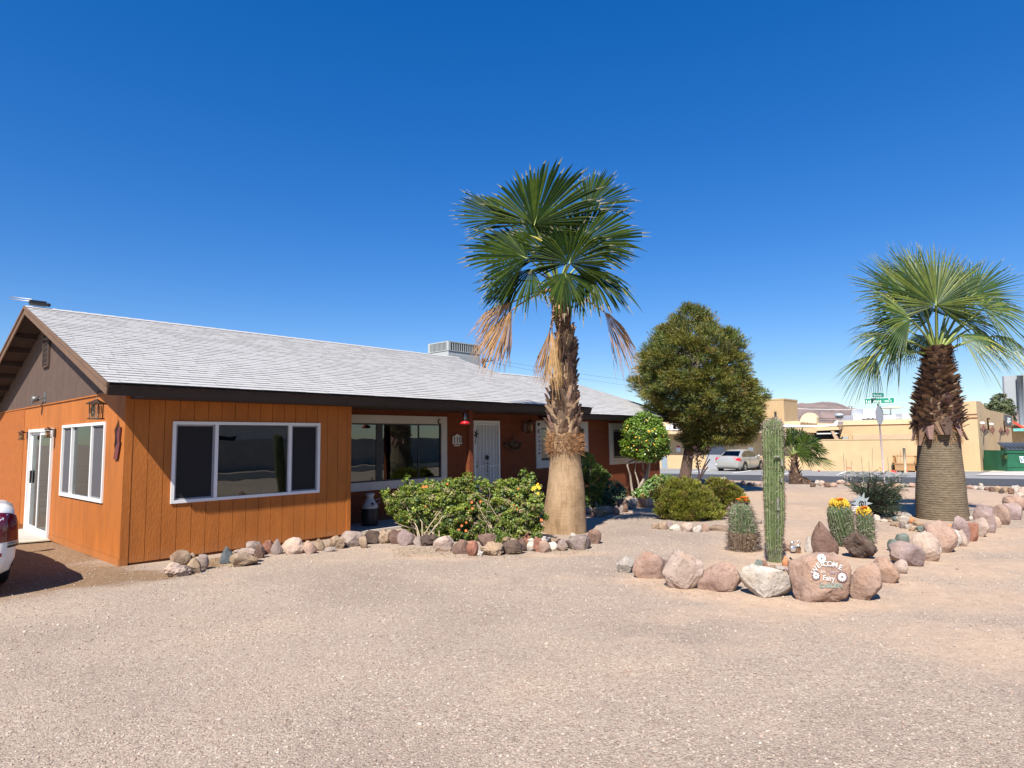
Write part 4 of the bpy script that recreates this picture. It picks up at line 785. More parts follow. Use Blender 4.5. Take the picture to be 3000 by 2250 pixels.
m_b = [M('boot_brown', (.16,.095,.058), .85, .3, 14, .4, 60), M('boot_tan', (.30,.20,.12), .85, .3, 14, .4, 60), M('boot_dark', (.07,.042,.03), .9, .3, 14, .4, 60), M('boot_mauve', (.19,.11,.09), .8, .25, 14, .3, 60)]
m_trk = M('smooth_palm_trunk', (.26,.165,.085), .9, .16, 4, .6, 26, col2=(.42,.27,.15), stretch=(1, 1, .5)); m_fib = None
def barkmat(m):
    nt = m.node_tree; b = nt.nodes['Principled BSDF']; L = nt.links.new; tc = nt.nodes.new('ShaderNodeTexCoord')
    def nz(sc, s, d=6, r=.65): mp = nt.nodes.new('ShaderNodeMapping'); mp.inputs['Scale'].default_value = sc; L(tc.outputs['Object'], mp.inputs[0]); n = nt.nodes.new('ShaderNodeTexNoise'); n.inputs['Scale'].default_value = s; n.inputs['Detail'].default_value = d; n.inputs['Roughness'].default_value = r; L(mp.outputs[0], n.inputs['Vector']); return n.outputs['Fac']
    def rp(f, st):
        r = nt.nodes.new('ShaderNodeValToRGB'); e = r.color_ramp.elements; e[0].position, e[1].position = st[0][0], st[-1][0]; e[0].color = (*st[0][1], 1); e[1].color = (*st[-1][1], 1)
        for p, q in st[1:-1]: x = e.new(p); x.color = (*q, 1)
        L(f, r.inputs[0]); return r.outputs[0]
    def mul(x, y): mu = nt.nodes.new('ShaderNodeMix'); mu.data_type = 'RGBA'; mu.blend_type = 'MULTIPLY'; mu.inputs[0].default_value = 1; L(x, mu.inputs[6]); L(y, mu.inputs[7]); return mu.outputs[2]
    fib = nz((1, 1, .09), 26, 8, .75); crk = nz((.8, .8, 7), 5, 9, .8); st_ = nz((1, 1, .8), 2.4, 8, .7)
    c = rp(st_, [(.30, (.185,.125,.075)), (.45, (.31,.205,.115)), (.60, (.40,.275,.165)), (.72, (.33,.205,.12))])
    c = mul(c, rp(fib, [(.32, (.72,.68,.64)), (.50, (1,1,1)), (.68, (1.12,1.1,1.06))])); c = mul(c, rp(crk, [(.30, (.50,.44,.38)), (.37, (1,1,1))])); L(c, b.inputs['Base Color'])
    b.inputs['Roughness'].default_value = .95; b.inputs['Specular IOR Level'].default_value = .12
    ad = nt.nodes.new('ShaderNodeMath'); ad.operation = 'ADD'; L(fib, ad.inputs[0]); L(crk, ad.inputs[1]); bp = nt.nodes.new('ShaderNodeBump'); bp.inputs['Strength'].default_value = .7; bp.inputs['Distance'].default_value = .02; L(ad.outputs[0], bp.inputs['Height']); L(bp.outputs[0], b.inputs['Normal'])
m_trk = bpy.data.materials.new('weathered_palm_trunk'); m_trk.use_nodes = True; barkmat(m_trk)
m_fib = M('palm_fibre', (.32,.16,.07), .9, .4, 20)
def hairs(cl, z0, z1, n, L, seed, parent, name='fibre', mat=m_fib, down=.3):
    rs = np.random.RandomState(seed); zs = [c[0].z for c in cl]; z = rs.uniform(z0, z1, n); a = rs.uniform(0, 2*PI, n)
    r = np.interp(z, zs, [c[1] for c in cl]); cc = np.stack([np.interp(z, zs, [c[0][k] for c in cl]) for k in range(3)], -1)
    N_ = np.stack([np.cos(a), np.sin(a), 0*a], -1); D = N_*.55 + rs.normal(size=(n, 3))*.75 + (0, 0, down); D /= np.linalg.norm(D, axis=1, keepdims=True)
    C = cc + N_*r[:, None] + D*L*.3; return leaves(name, C, D, rs.normal(size=(n, 3)), L*(.5 + rs.rand(n)), .007, [mat], None, parent)
def palm_cl(rows, dp, roff=0):
    out = []
    for (y, x, w) in rows: p = at(x, y, dp); out.append((p, w / 2 * dp / FL * cosx(x)))
    return out
def screen_axis(th, fwd=0.0): return (RH*math.cos(th) + UP*math.sin(th) + FH*fwd)
# --- the tall palm in front of the porch
b1 = g(1655, 1566) + FH * .35; D1 = dep(b1)
p1 = thing('palm_tree', (b1.x, b1.y, b1.z), 'tall fan palm with dead hanging fronds in front of the orange house', 'palm tree', 'palm trees')
cl1 = palm_cl([(1590,1654,138),(1565,1654,130),(1500,1655,124),(1440,1657,112),(1390,1657,100),(1340,1657,90),(1310,1656,92),(1280,1654,84),(1200,1650,76),(1130,1652,64),(1060,1662,50),(978,1656,42),(894,1638,38),(845,1636,36)], D1)
trunkmesh(cl1, 40, .05).build('trunk', m_trk, p1)
boots(cl1, at(0, 1305, D1).z, at(0, 850, D1).z, 190, .13, .20, .055, 3).build('leaf_bases', m_b, p1)
boots(cl1, at(0, 1300, D1).z, at(0, 1190, D1).z, 36, .16, .26, .085, 5).build('leaf_bases', m_b, p1)
hairs(cl1, at(0, 1348, D1).z, at(0, 1290, D1).z, 2600, .16, 4, p1); hairs(cl1, at(0, 1290, D1).z, at(0, 860, D1).z, 1500, .11, 6, p1)
c1 = at(1636, 838, D1); K = D1 / FL
def fr1(x, y, th, fwd, R_, nt, dz, seed, **kw):
    h = at(x, y, D1 + dz); n = -FH * math.cos(nt) + UP * math.sin(nt)
    return frond(p1, c1 + Vector((0, 0, -.05)), h, screen_axis(R2(th), fwd), n, R_ * K, seed=seed, **kw)
for a in [(1565,660,72,-.15,245,.45,-.25,1,dict(nseg=50,spread=R2(98),tipdroop=.05)), (1478,645,140,.1,172,.8,.1,2,dict(spread=R2(68))), (1722,610,58,.0,172,.6,.05,3,dict(spread=R2(58))), (1705,712,52,-.1,185,.6,-.35,4,dict(nseg=46,spread=R2(84))),
          (1543,757,155,-.15,195,.55,-.6,5,dict(nseg=46,spread=R2(86),tipdroop=.1,ybl=.0)), (1668,772,75,-.35,150,.35,-.8,6,dict(nseg=50,spread=R2(120),tipdroop=.12,droop=.1,ybl=.04)), (1520,822,168,.0,145,.75,-.1,7,dict(spread=R2(85),droop=.05,tipdroop=.25)),
          (1745,735,22,.1,130,.8,.1,8,dict(spread=R2(58))), (1712,790,-20,-.15,155,.8,-.45,9,dict(spread=R2(95),tipdroop=.3,ybl=.06)), (1600,690,110,.4,190,.3,.5,11,dict(nseg=46)), 
          (1560,790,-150,-.1,120,.8,-.4,13,dict(tipdroop=.3,spread=R2(90))), (1655,800,-80,-.5,105,.9,-.7,14,dict(tipdroop=.25,spread=R2(110))), (1725,800,-5,.3,130,.7,.4,15,dict(tipdroop=.3)), 
          (1628,760,88,-.2,110,.2,-.15,18,dict(spread=R2(60),nseg=26)), (1600,740,120,-.1,150,.4,-.2,19,dict(nseg=40)),(1530,715,160,.2,140,.5,.2,20,dict(spread=R2(80)))]: fr1(*a[:8], **a[8])
DK = dict(blade=(m_dry, m_dryd), pet=m_petd, dead=True, fold=.5, split=.6, nseg=44)
def dead(x, y, th, R_, dz, seed, sp, nt=.2, **kw):
    k = dict(DK); k.update(kw); return fr1(x, y, th, 0, R_, nt, dz, seed, spread=R2(sp), name='dead_frond', **k)
dead(1505, 884, 200, 138, -.5, 41, 26, droop=.18, tipdroop=.5); dead(1500, 908, -122, 172, -.7, 42, 27, droop=.05, tipdroop=.15); dead(1770, 914, -38, 130, -.2, 43, 30, droop=.25, tipdroop=.75, blade=(m_dry, m_dryd))
dead(1617, 962, -88, 210, -.5, 44, 13, droop=0, nseg=44, blade=(M('palm_blade_straw', (.50,.33,.15), .8, .2, 7, trans=.15), m_dry)); dead(1640, 955, -100, 190, -.42, 45, 12, droop=0, nseg=30); dead(1612, 965, -104, 180, -.35, 46, 12, droop=0, nseg=26, blade=(m_dryd, m_dryd))
# --- the thick palm at the right
b2 = g(2762, 1528) + FH * .5; D2 = dep(b2)
p2 = thing('palm_tree', (b2.x, b2.y, b2.z), 'short thick fan palm with a ringed trunk at the right, among big pink rocks', 'palm tree', 'palm trees')
cl2 = palm_cl([(1560,2765,166),(1529,2763,162),(1450,2757,154),(1400,2754,146),(1334,2752,134),(1290,2751,126),(1207,2746,128),(1124,2748,92),(1070,2746,60),(1035,2745,52)], D2)
m_trk2 = bpy.data.materials.new('ringed_palm_trunk'); m_trk2.use_nodes = True
def ringmat(m):
    nt = m.node_tree; b = nt.nodes['Principled BSDF']; L = nt.links.new; tc = nt.nodes.new('ShaderNodeTexCoord'); w = nt.nodes.new('ShaderNodeTexWave'); w.bands_direction = 'Z'; w.inputs['Scale'].default_value = 7.0; w.inputs['Distortion'].default_value = 1.8; w.inputs['Detail'].default_value = 4; w.inputs['Detail Scale'].default_value = 2.2
    L(tc.outputs['Object'], w.inputs['Vector']); n = nt.nodes.new('ShaderNodeTexNoise'); n.inputs['Scale'].default_value = 28; n.inputs['Detail'].default_value = 6; mp = nt.nodes.new('ShaderNodeMapping'); mp.inputs['Scale'].default_value = (.5, .5, 2.2); L(tc.outputs['Object'], mp.inputs[0]); L(mp.outputs[0], n.inputs['Vector'])
    r = nt.nodes.new('ShaderNodeValToRGB'); e = r.color_ramp.elements; e[0].position = .02; e[0].color = (.10,.078,.056,1); e[1].position = .8; e[1].color = (.21,.168,.12,1); nb_ = nt.nodes.new('ShaderNodeTexNoise'); nb_.inputs['Scale'].default_value = 9; nb_.inputs['Detail'].default_value = 7; nb_.inputs['Roughness'].default_value = .75; mq = nt.nodes.new('ShaderNodeMapping'); mq.inputs['Scale'].default_value = (.6, .6, 1.6); L(tc.outputs['Object'], mq.inputs[0]); L(mq.outputs[0], nb_.inputs['Vector']); ma = nt.nodes.new('ShaderNodeMath'); ma.operation = 'MULTIPLY_ADD'; ma.inputs[1].default_value = 1.5; ma.inputs[2].default_value = -.55; L(nb_.outputs['Fac'], ma.inputs[0]); mm = nt.nodes.new('ShaderNodeMath'); mm.operation = 'ADD'; mm.use_clamp = True; L(ma.outputs[0], mm.inputs[0]); mw = nt.nodes.new('ShaderNodeMath'); mw.operation = 'MULTIPLY'; mw.inputs[1].default_value = .55; L(w.outputs['Fac'], mw.inputs[0]); L(mw.outputs[0], mm.inputs[1]); L(mm.outputs[0], r.inputs[0])
    w.inputs['Detail Roughness'].default_value = .7
    r2 = nt.nodes.new('ShaderNodeValToRGB'); e = r2.color_ramp.elements; e[0].position = .35; e[0].color = (.72,.70,.66,1); e[1].position = .65; e[1].color = (1.1,1.08,1,1); L(n.outputs['Fac'], r2.inputs[0])
    mu = nt.nodes.new('ShaderNodeMix'); mu.data_type = 'RGBA'; mu.blend_type = 'MULTIPLY'; mu.inputs[0].default_value = 1; L(r.outputs[0], mu.inputs[6]); L(r2.outputs[0], mu.inputs[7]); L(mu.outputs[2], b.inputs['Base Color']); b.inputs['Roughness'].default_value = .95; b.inputs['Specular IOR Level'].default_value = .1
    ad = nt.nodes.new('ShaderNodeMath'); ad.operation = 'MULTIPLY_ADD'; ad.inputs[1].default_value = .5; L(n.outputs['Fac'], ad.inputs[0]); L(w.outputs['Fac'], ad.inputs[2])
    bp = nt.nodes.new('ShaderNodeBump'); bp.inputs['Strength'].default_value = .3; bp.inputs['Distance'].default_value = .012; L(ad.outputs[0], bp.inputs['Height']); L(bp.outputs[0], b.inputs['Normal'])
ringmat(m_trk2)
trunkmesh(cl2, 44, .03).build('trunk', m_trk2, p2)
boots(cl2, at(0, 1290, D2).z, at(0, 1040, D2).z, 640, .16, .12, .12, 13).build('leaf_bases', m_b, p2)
boots(cl2, at(0, 1275, D2).z, at(0, 1240, D2).z, 15, .20, .38, .10, 15, hang=True).build('leaf_bases', [m_b[0], m_b[3], m_b[2], m_b[1]], p2)
hairs(cl2, at(0, 1290, D2).z, at(0, 1045, D2).z, 2200, .09, 9, p2, down=0); hairs(cl2, at(0, 1325, D2).z, at(0, 1270, D2).z, 900, .14, 10, p2, down=-.6)
m_f2 = M('palm_blade_sage', (.036,.070,.013), .5, .3, 5, trans=.22); m_f3 = M('palm_blade_olive', (.12,.155,.028), .5, .3, 5, trans=.22)
c2 = at(2745, 1030, D2); K2 = D2 / FL
def fr2(x, y, th, fwd, R_, nt, dz, seed, **kw):
    h = at(x, y, D2 + dz); n = -FH * math.cos(nt) + UP * math.sin(nt); kw.setdefault('blade', (m_f2, m_f3)); kw.setdefault('split', .45); kw.setdefault('cup', .22); kw.setdefault('tipdroop', .12 if not 25 < th < 150 else .05); kw.setdefault('droop', .12 if not 25 < th < 150 else .03)
    return frond(p2, c2 + Vector((0, 0, -.08)), h, screen_axis(R2(th), fwd), n, R_ * K2, seed=seed + 60, pr=.022, **kw)
for a in [(2742,895,88,-.1,212,.25,-.4,1,dict(nseg=54,spread=R2(118))), (2660,868,143,.0,205,.5,.0,2,dict(spread=R2(70))), (2668,935,160,-.2,165,.5,-.5,3,dict(nseg=46,ybl=.05)), (2690,850,118,.1,190,.4,.2,4,dict(spread=R2(70))), (2630,992,172,-.0,165,.85,-.2,5,dict(spread=R2(75),tipdroop=.28,ybl=.06)),
          (2566,1038,218,.0,150,.95,.0,6,dict(spread=R2(50),tipdroop=.22,droop=.1)), (2845,868,33,.0,185,.45,.1,7,dict(spread=R2(75))), (2880,905,12,.0,170,.5,-.2,8,dict(spread=R2(80),tipdroop=.3)), (2812,985,-8,-.2,175,.9,-.5,9,dict(spread=R2(75),tipdroop=.35,ybl=.35)),
          (2920,985,-12,.0,140,.9,.0,10,dict(spread=R2(70),tipdroop=.45,ybl=.25)), (2790,860,68,.3,190,.2,.5,11,dict(nseg=46)), (2700,890,110,.35,200,.3,.5,12,{}), (2830,940,20,.3,160,.6,.5,13,dict(tipdroop=.3)), (2650,960,168,.4,170,.6,.6,14,dict(tipdroop=.3)),
          (2780,930,60,-.1,140,.3,-.1,15,dict(tipdroop=.3)), (2720,940,130,-.1,120,.4,-.1,16,dict(tipdroop=.3)), (2850,960,-25,.1,130,.8,.2,17,dict(tipdroop=.3)), (2660,1000,-165,.2,100,.9,.3,18,dict(tipdroop=.3)), (2745,870,92,.2,205,.1,.2,19,dict(nseg=50)), (2770,960,-60,.3,100,.9,.4,20,dict(tipdroop=.3)), (2710,985,-130,.3,90,.9,.4,21,dict(tipdroop=.3))]: fr2(*a[:8], **a[8])
# --- the small palm by the road
b3 = g(2328, 1418); D3 = dep(b3)
p3 = thing('palm_tree', (b3.x, b3.y, b3.z), 'small young fan palm by the road behind the ribbed cactus', 'palm tree', 'palm trees')
cl3 = palm_cl([(1425,2330,40),(1400,2330,34),(1380,2328,26),(1360,2327,20),(1340,2328,16)], D3)
trunkmesh(cl3, 16, .1).build('trunk', m_b[2], p3); boots(cl3, b3.z, at(0, 1345, D3).z, 60, .09, .18, .09, 23).build('leaf_bases', m_b, p3)
c3 = at(2328, 1338, D3); K3 = D3 / FL
for i, a in enumerate([(2318,1305,100,0,52,.4,0), (2355,1308,50,-.2,55,.4,-.3), (2295,1300,140,.1,60,.5,.1), (2335,1325,20,-.3,48,.5,-.6), (2382,1312,18,0,45,.6,0), (2300,1325,165,0,55,.6,-.3), (2345,1290,75,.3,52,.3,.4), (2362,1332,-8,0,48,.8,-.2), (2290,1345,-160,0,45,.8,0), (2320,1285,90,.2,50,.3,.3), (2370,1295,40,.3,50,.5,.3)]):
    frond(p3, c3, at(a[0], a[1], D3 + a[6]), screen_axis(R2(a[2]), a[3]), -FH*math.cos(a[5]) + UP*math.sin(a[5]), a[4]*K3, seed=90+i, nseg=26, pr=.02, tipdroop=.1)
frond(p3, c3, at(2386, 1343, D3), screen_axis(R2(-3), 0), -FH*.6 + UP*.8, 62*K3, seed=110, nseg=24, pr=.015, spread=R2(45), blade=(m_f3, MATS['palm_blade_light']), name='drooping_frond')
frond(p3, at(2335, 1385, D3), at(2340, 1392, D3-.2), screen_axis(R2(-32), 0), -FH + UP*.3, 50*K3, seed=111, nseg=20, pr=.02, spread=R2(22), blade=(m_dry, m_dryd), pet=m_petd, dead=True, name='dead_frond')
# ------------------------------------------------------------------ trees and shrubs
def crown(parent, rows, dfun, ds, nclump, per, leafL, leafW, mats, p, seed, cr=.16, up=.3, name='crown', needle=False, inner=.25, flat=.75, jitter=.5, thin=1.0):
    """leaf clumps through a volume whose outline widens and narrows like `rows` [(y, x0, x1)] of the photo; clumps lie mostly near the surface"""
    rs = np.random.RandomState(seed); ys = np.array([r[0] for r in rows], float); x0 = np.array([r[1] for r in rows], float); x1 = np.array([r[2] for r in rows], float)
    area = np.interp; w = x1 - x0; yy = np.linspace(ys[0], ys[-1], 200); ww = np.interp(yy, ys, w) ** 1.5; cdf = np.cumsum(ww) / ww.sum()
    cs = []
    while len(cs) < nclump:
        y = np.interp(rs.rand(), cdf, yy); a, c = np.interp(y, ys, x0), np.interp(y, ys, x1); hw = (c - a) / 2
        th = rs.rand() * 2 * PI; rr = (1 - inner * rs.rand()) if rs.rand() < .8 else math.sqrt(rs.rand())
        rr *= .95 + .08*math.sin(5*th + y*.06 + seed) + .05*math.sin(y*.21 + seed); u, v = math.cos(th) * rr, math.sin(th) * rr; px = (a + c) / 2 + u * hw; d = dfun(px); m = hw / FL * d
        q = at(px, y, d) + FH * (v * m * ds); cs.append((q.x, q.y, q.z))
    cs = np.array(cs); d0 = dfun(float((x0.mean() + x1.mean()) / 2)); R_ = (w.max() / 2) / FL * d0 * cr
    k = per; n = nclump * k; size = R_ * (.6 + .8 * rs.rand(nclump)); cen = V3(at(float((x0+x1).mean()/2), float(ys.mean()), d0))
    off = rs.normal(size=(nclump, k, 3)); off /= np.linalg.norm(off, axis=2, keepdims=True); off *= (rs.rand(nclump, k, 1) ** .45); off[:, :, 2] *= flat
    C = (cs[:, None] + off * size[:, None, None]).reshape(-1, 3)
    out = C - cen; out /= np.linalg.norm(out, axis=1, keepdims=True); loc = off.reshape(-1, 3)
    if needle: D = loc * .9 + out * .5 + rs.normal(size=(n, 3)) * .35 + (0, 0, up); N_ = rs.normal(size=(n, 3))
    else: D = rs.normal(size=(n, 3)) + (0, 0, -.1) + out*.3; N_ = loc * .6 + out * .4 + rs.normal(size=(n, 3)) * jitter + (0, 0, up)
    if not needle: D -= N_ * (np.sum(D * N_, 1) / np.sum(N_ * N_, 1))[:, None]
    L_ = leafL * (.6 + .8 * rs.rand(n)); tone = rs.choice(len(mats), nclump, p=p); mi = np.repeat(tone, k); sw = rs.rand(n) < .35; mi[sw] = rs.choice(len(mats), sw.sum(), p=p)
    # whatever would hang below ground is left out
    gzv = np.array([gz(x, y) for x, y in C[:, :2]]) if len(C) < 40000 else np.full(n, gz(cen[0], cen[1])); ok = C[:, 2] > gzv + .02
    return leaves(name, C[ok], D[ok], N_[ok], L_[ok], leafW * L_[ok] / leafL, mats, mi[ok], parent)
def twigs(parent, root, pts, rad, mat, seed, name='twigs', n=5, kink=.12):
    rs = np.random.RandomState(seed); mb = MB()
    for q in pts:
        q = Vector(q); r0 = Vector(root) + Vector(rs.normal(size=3)) * rad[2]; L_ = (q - r0).length; P = []
        for i in range(n + 1):
            t = i / n; P.append(r0.lerp(q, t) + Vector(rs.normal(size=3)) * kink * L_ * (t * (1 - t)) + Vector((0, 0, .08*L_*math.sin(PI*t))))
        mb.tube(P, [rad[0] + (rad[1] - rad[0]) * i / n for i in range(n + 1)], 5, 0, cap=False)
    return mb.build(name, mat, parent)
m_bark = M('pine_bark', (.10,.065,.05), .95, .35, 7, .9, 22, stretch=(1, 1, .35)); m_twg = M('grey_twig', (.30,.26,.22), .9, .2, 10); m_twt = M('tan_twig', (.42,.33,.23), .9, .2, 10); m_lim = M('citrus_bark', (.30,.25,.20), .9, .25, 10, .3, 40)
# the pine
pb = g(2001, 1444); DP = dep(pb); pine = thing('pine_tree', pb, 'big rounded olive-green pine between the house and the ribbed cactus', 'pine tree')
pt = [(2000,1450,22),(2004,1415,20),(2008,1390,17),(2014,1350,15),(2020,1310,14),(2026,1270,13),(2032,1220,11),(2040,1150,9),(2045,1060,6),(2045,960,3)]
b = MB(); b.tube([at(x, y, DP) for x, y, r in pt], [r * 1.0 * DP / FL for x, y, r in pt], 14, 0)
b.tube([at(2026,1275,DP), at(2038,1240,DP-.2), at(2060,1200,DP-.4), at(2090,1160,DP-.5)], [.12, .10, .07, .04], 8); b.build('trunk', m_bark, pine)
rs = np.random.RandomState(5); tips = []
for i in range(70): y = rs.uniform(960, 1290); hw = .66*np.interp(y, [950, 1050, 1150, 1240, 1290], [60, 150, 180, 120, 90]); tips.append(at(2046 + rs.uniform(-1, 1)*hw, y - 10, DP + rs.uniform(-1, 1)*hw*DP/FL*.9))
mb = MB()
for q in tips:
    t0 = at(2035, 1290 - (1290 - 960) * rs.rand()*.9, DP); mid = t0.lerp(q, .5) + Vector((0, 0, -.1)); mb.tube([t0, mid, q], [.035, .02, .008], 5, cap=False)
mb.build('branches', m_twg, pine)
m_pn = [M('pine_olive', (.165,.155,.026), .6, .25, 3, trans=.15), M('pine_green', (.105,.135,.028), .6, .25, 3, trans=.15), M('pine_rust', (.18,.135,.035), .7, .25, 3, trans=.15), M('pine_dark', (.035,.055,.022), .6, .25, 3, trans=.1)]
prow = [(896,2012,2034),(904,1985,2062),(931,1966,2088),(963,1934,2110),(975,1925,2150),(994,1909,2178),(1025,1890,2184),(1056,1850,2190),(1075,1850,2190),(1092,1852,2185),(1123,1856,2225),(1154,1868,2236),(1190,1892,2242),(1217,1916,2242),(1244,1976,2236),(1270,1988,2226),(1290,1992,2200),(1305,2005,2120)]
crown(pine, prow, lambda x: DP, .85, 1150, 120, .15, .020, m_pn, [.46, .34, .10, .10], 21, cr=.125, up=.35, needle=True, inner=.34, flat=.62)
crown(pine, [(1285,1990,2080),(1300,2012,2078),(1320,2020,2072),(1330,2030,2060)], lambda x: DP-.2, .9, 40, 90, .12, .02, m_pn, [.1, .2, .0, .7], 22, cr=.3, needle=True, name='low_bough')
# the lollipop citrus
def lit(x0, y): return onY(x0, y, 10.3)
cb_ = onY(1868, 1452, 10.3); cb_.z = gz(cb_.x, cb_.y); DC = dep(cb_); cit = thing('citrus_tree', cb_, 'small clipped citrus tree with a round crown and bare trunks by the bedroom window', 'citrus tree')
b = MB()
for P, r in (([(1856,1452),(1850,1425),(1846,1390),(1838,1362),(1846,1352),(1870,1345)], .035), ([(1872,1450),(1874,1430),(1868,1405),(1860,1380),(1864,1345)], .028), ([(1864,1450),(1874,1425),(1890,1398),(1898,1370),(1900,1330)], .045), ([(1874,1450),(1886,1420),(1898,1395),(1903,1360),(1910,1330)], .04), ([(1874,1428),(1886,1400),(1884,1372),(1880,1335)], .025)):
    b.tube([at(x, y, DC + .1*math.sin(x*3)) for x, y in P], [r * (1.1 - .5*i/len(P)) for i in range(len(P))], 7)
b.build('trunk', m_lim, cit)
m_ct = [M('citrus_leaf', (.125,.20,.018), .4, .3, 4, spec=.5, trans=.2), M('citrus_leaf_bright', (.17,.27,.03), .4, .3, 4, spec=.5, trans=.25), M('citrus_leaf_dark', (.04,.085,.015), .45, .3, 4, trans=.15)]
crow = [(1211,1878,1908),(1221,1855,1922),(1237,1840,1937),(1256,1830,1950),(1274,1825,1957),(1295,1820,1960),(1313,1826,1960),(1329,1831,1954),(1343,1846,1940),(1354,1884,1918)]
crown(cit, crow, lambda x: DC, .95, 380, 58, .062, .032, m_ct, [.45, .33, .22], 31, cr=.20, up=.4, inner=.22)
rs = np.random.RandomState(3); mb = MB()
for i in range(46): th, ph = rs.uniform(0, 2*PI), math.acos(rs.uniform(-1, .9)); q = at(1890, 1285, DC) + (RH*math.sin(ph)*math.cos(th) - FH*abs(math.sin(ph)*math.sin(th)) + UP*math.cos(ph)) * (.66 + .06*rs.rand()); mb.ball(q, .026, n=7, m=4)
mb.build('fruit', M('kumquat_orange', (.75,.42,.05), .45, .15), cit)
twigs(cit, at(1890, 1345, DC), [at(1890 + rs.uniform(-55, 55), 1285 + rs.uniform(-50, 40), DC + rs.uniform(-.5, .4)) for _ in range(30)], (.016, .005, .05), m_twg, 3, 'branches')
# leafy bushes with orange flowers by the porch
m_hd = [M('bush_leaf', (.125,.185,.026), .5, .3, 4, trans=.2), M('bush_leaf_bright', (.24,.285,.04), .5, .3, 4, trans=.25), M('bush_leaf_dark', (.045,.085,.02), .5, .3, 4, trans=.15), M('bush_leaf_dry', (.30,.24,.12), .7, .3, 4, trans=.15)]
hd = lambda x: 11.35 - (x - 1125) * .0026
hp = g(1260, 1590); h1 = thing('flowering_bush', hp, 'leafy bush with a few orange flowers at left, before the porch window', 'bush', 'flowering bushes'); hp2 = g(1490, 1600); h2 = thing('flowering_bush', hp2, 'leafy bush with yellow and orange flowers, touching the tall palm trunk', 'bush', 'flowering bushes')
r1 = [(1402,1340,1375),(1412,1250,1378),(1425,1180,1390),(1438,1150,1395),(1450,1132,1398),(1470,1124,1400),(1490,1126,1400),(1505,1134,1400),(1520,1150,1400),(1540,1168,1402),(1560,1185,1402),(1580,1205,1400),(1598,1230,1395)]
r2 = [(1404,1530,1562),(1414,1440,1566),(1428,1405,1578),(1445,1392,1590),(1470,1388,1598),(1500,1386,1598),(1530,1386,1596),(1560,1388,1592),(1585,1392,1588),(1602,1400,1580)]
crown(h1, r1, hd, .62, 900, 52, .038, .023, m_hd, [.42, .26, .17, .15], 41, cr=.085, up=.35, inner=.35); crown(h2, r2, hd, .75, 820, 52, .038, .023, m_hd, [.38, .27, .15, .20], 42, cr=.11, up=.35, inner=.35)
crown(h1, [(1600,1190,1270),(1625,1195,1265)], lambda x: 10.6, .6, 6, 20, .06, .035, m_hd, [.4,.3,.2,.1], 43, cr=.4, name='lower_leaves')
rs = np.random.RandomState(8)
twigs(h1, g(1270, 1590) + FH*.55, [at(rs.uniform(1140, 1390), rs.uniform(1430, 1560), hd(1260) - rs.uniform(-.3, .42)) for _ in range(80)], (.010, .004, .22), m_twt, 4); twigs(h2, g(1490, 1602) + FH*.5, [at(rs.uniform(1395, 1590), rs.uniform(1420, 1560), hd(1490) - rs.uniform(-.3, .42)) for _ in range(80)], (.010, .004, .2), m_twt, 5)
twigs(h1, g(1250, 1590), [at(x, y, hd(x)) for x, y in ((1197, 1404), (1247, 1408), (1375, 1394), (1360, 1400), (1165, 1432))], (.010, .004, .1), m_twt, 6, 'sprigs'); 
for (hh, xs, nm) in ((h1, ((1197,1405,14),(1247,1412,12),(1372,1398,16),(1128,1440,10)), 51), (h2, ((1546,1392,20),(1400,1408,14),(1502,1410,10),(1420,1415,14)), 52)):
    for j, (x, y, s) in enumerate(xs): crown(hh, [(y-s*.8, x-s*.5, x+s*.5),(y, x-s, x+s),(y+s, x-s*.8, x+s*.8),(y+s*2, x-s*.6, x+s*.6)], hd, .9, 12, 16, .05, .03, m_hd, [.5,.3,.2,0], nm*10+j, cr=.7, name='sprig_leaves')
def flowers(parent, pts, col, r, name='flower', petals=5):
    for (x, y, d, s) in pts:
        mb = MB(); c = at(x, y, d); n = (-FH + UP*.4).normalized(); a1 = n.cross(UP).normalized(); a2 = n.cross(a1)
        for k in range(petals): a = 2*PI*k/petals + x; t = a1*math.cos(a) + a2*math.sin(a); w = n.cross(t); mb.add([c, c + t*r*s*.6 + w*r*s*.35 + n*.004, c + t*r*s + n*.01, c + t*r*s*.6 - w*r*s*.35 + n*.004], [(0,1,2,3)])
        mb.ball(c + n*.004, r*s*.3, n=6, m=4); mb.build(name, col, parent)
m_of = M('orange_petal', (.80,.22,.06), .5, .15, trans=.2); m_yf = M('yellow_petal', (.85,.50,.03), .5, .15, trans=.2)
f = lambda x: hd(x) - .62
flowers(h1, [(1240,1427,f(1240),1),(1249,1426,f(1249),1),(1311,1418,f(1311),.8),(1353,1540,f(1353),.9),(1366,1531,f(1366),.8),(1247,1484,f(1247),.6),(1382,1472,f(1382),.9),(1384,1490,f(1384),.8),(1345,1552,f(1345),.7),(1365,1555,f(1365),1)], m_of, .026)
flowers(h2, [(1565,1430,f(1565),1.1),(1575,1424,f(1575),1.1),(1580,1430,f(1580),.9),(1576,1446,f(1576),.8),(1561,1434,f(1561),.9),(1576,1418,f(1576),.6)], m_yf, .032, 'yellow_flower'); flowers(h2, [(1518,1432,f(1518),.7),(1408,1470,f(1408),.9),(1505,1480,f(1505),.5),(1586,1524,f(1586),1),(1515,1492,f(1515),.5)], m_of, .026)
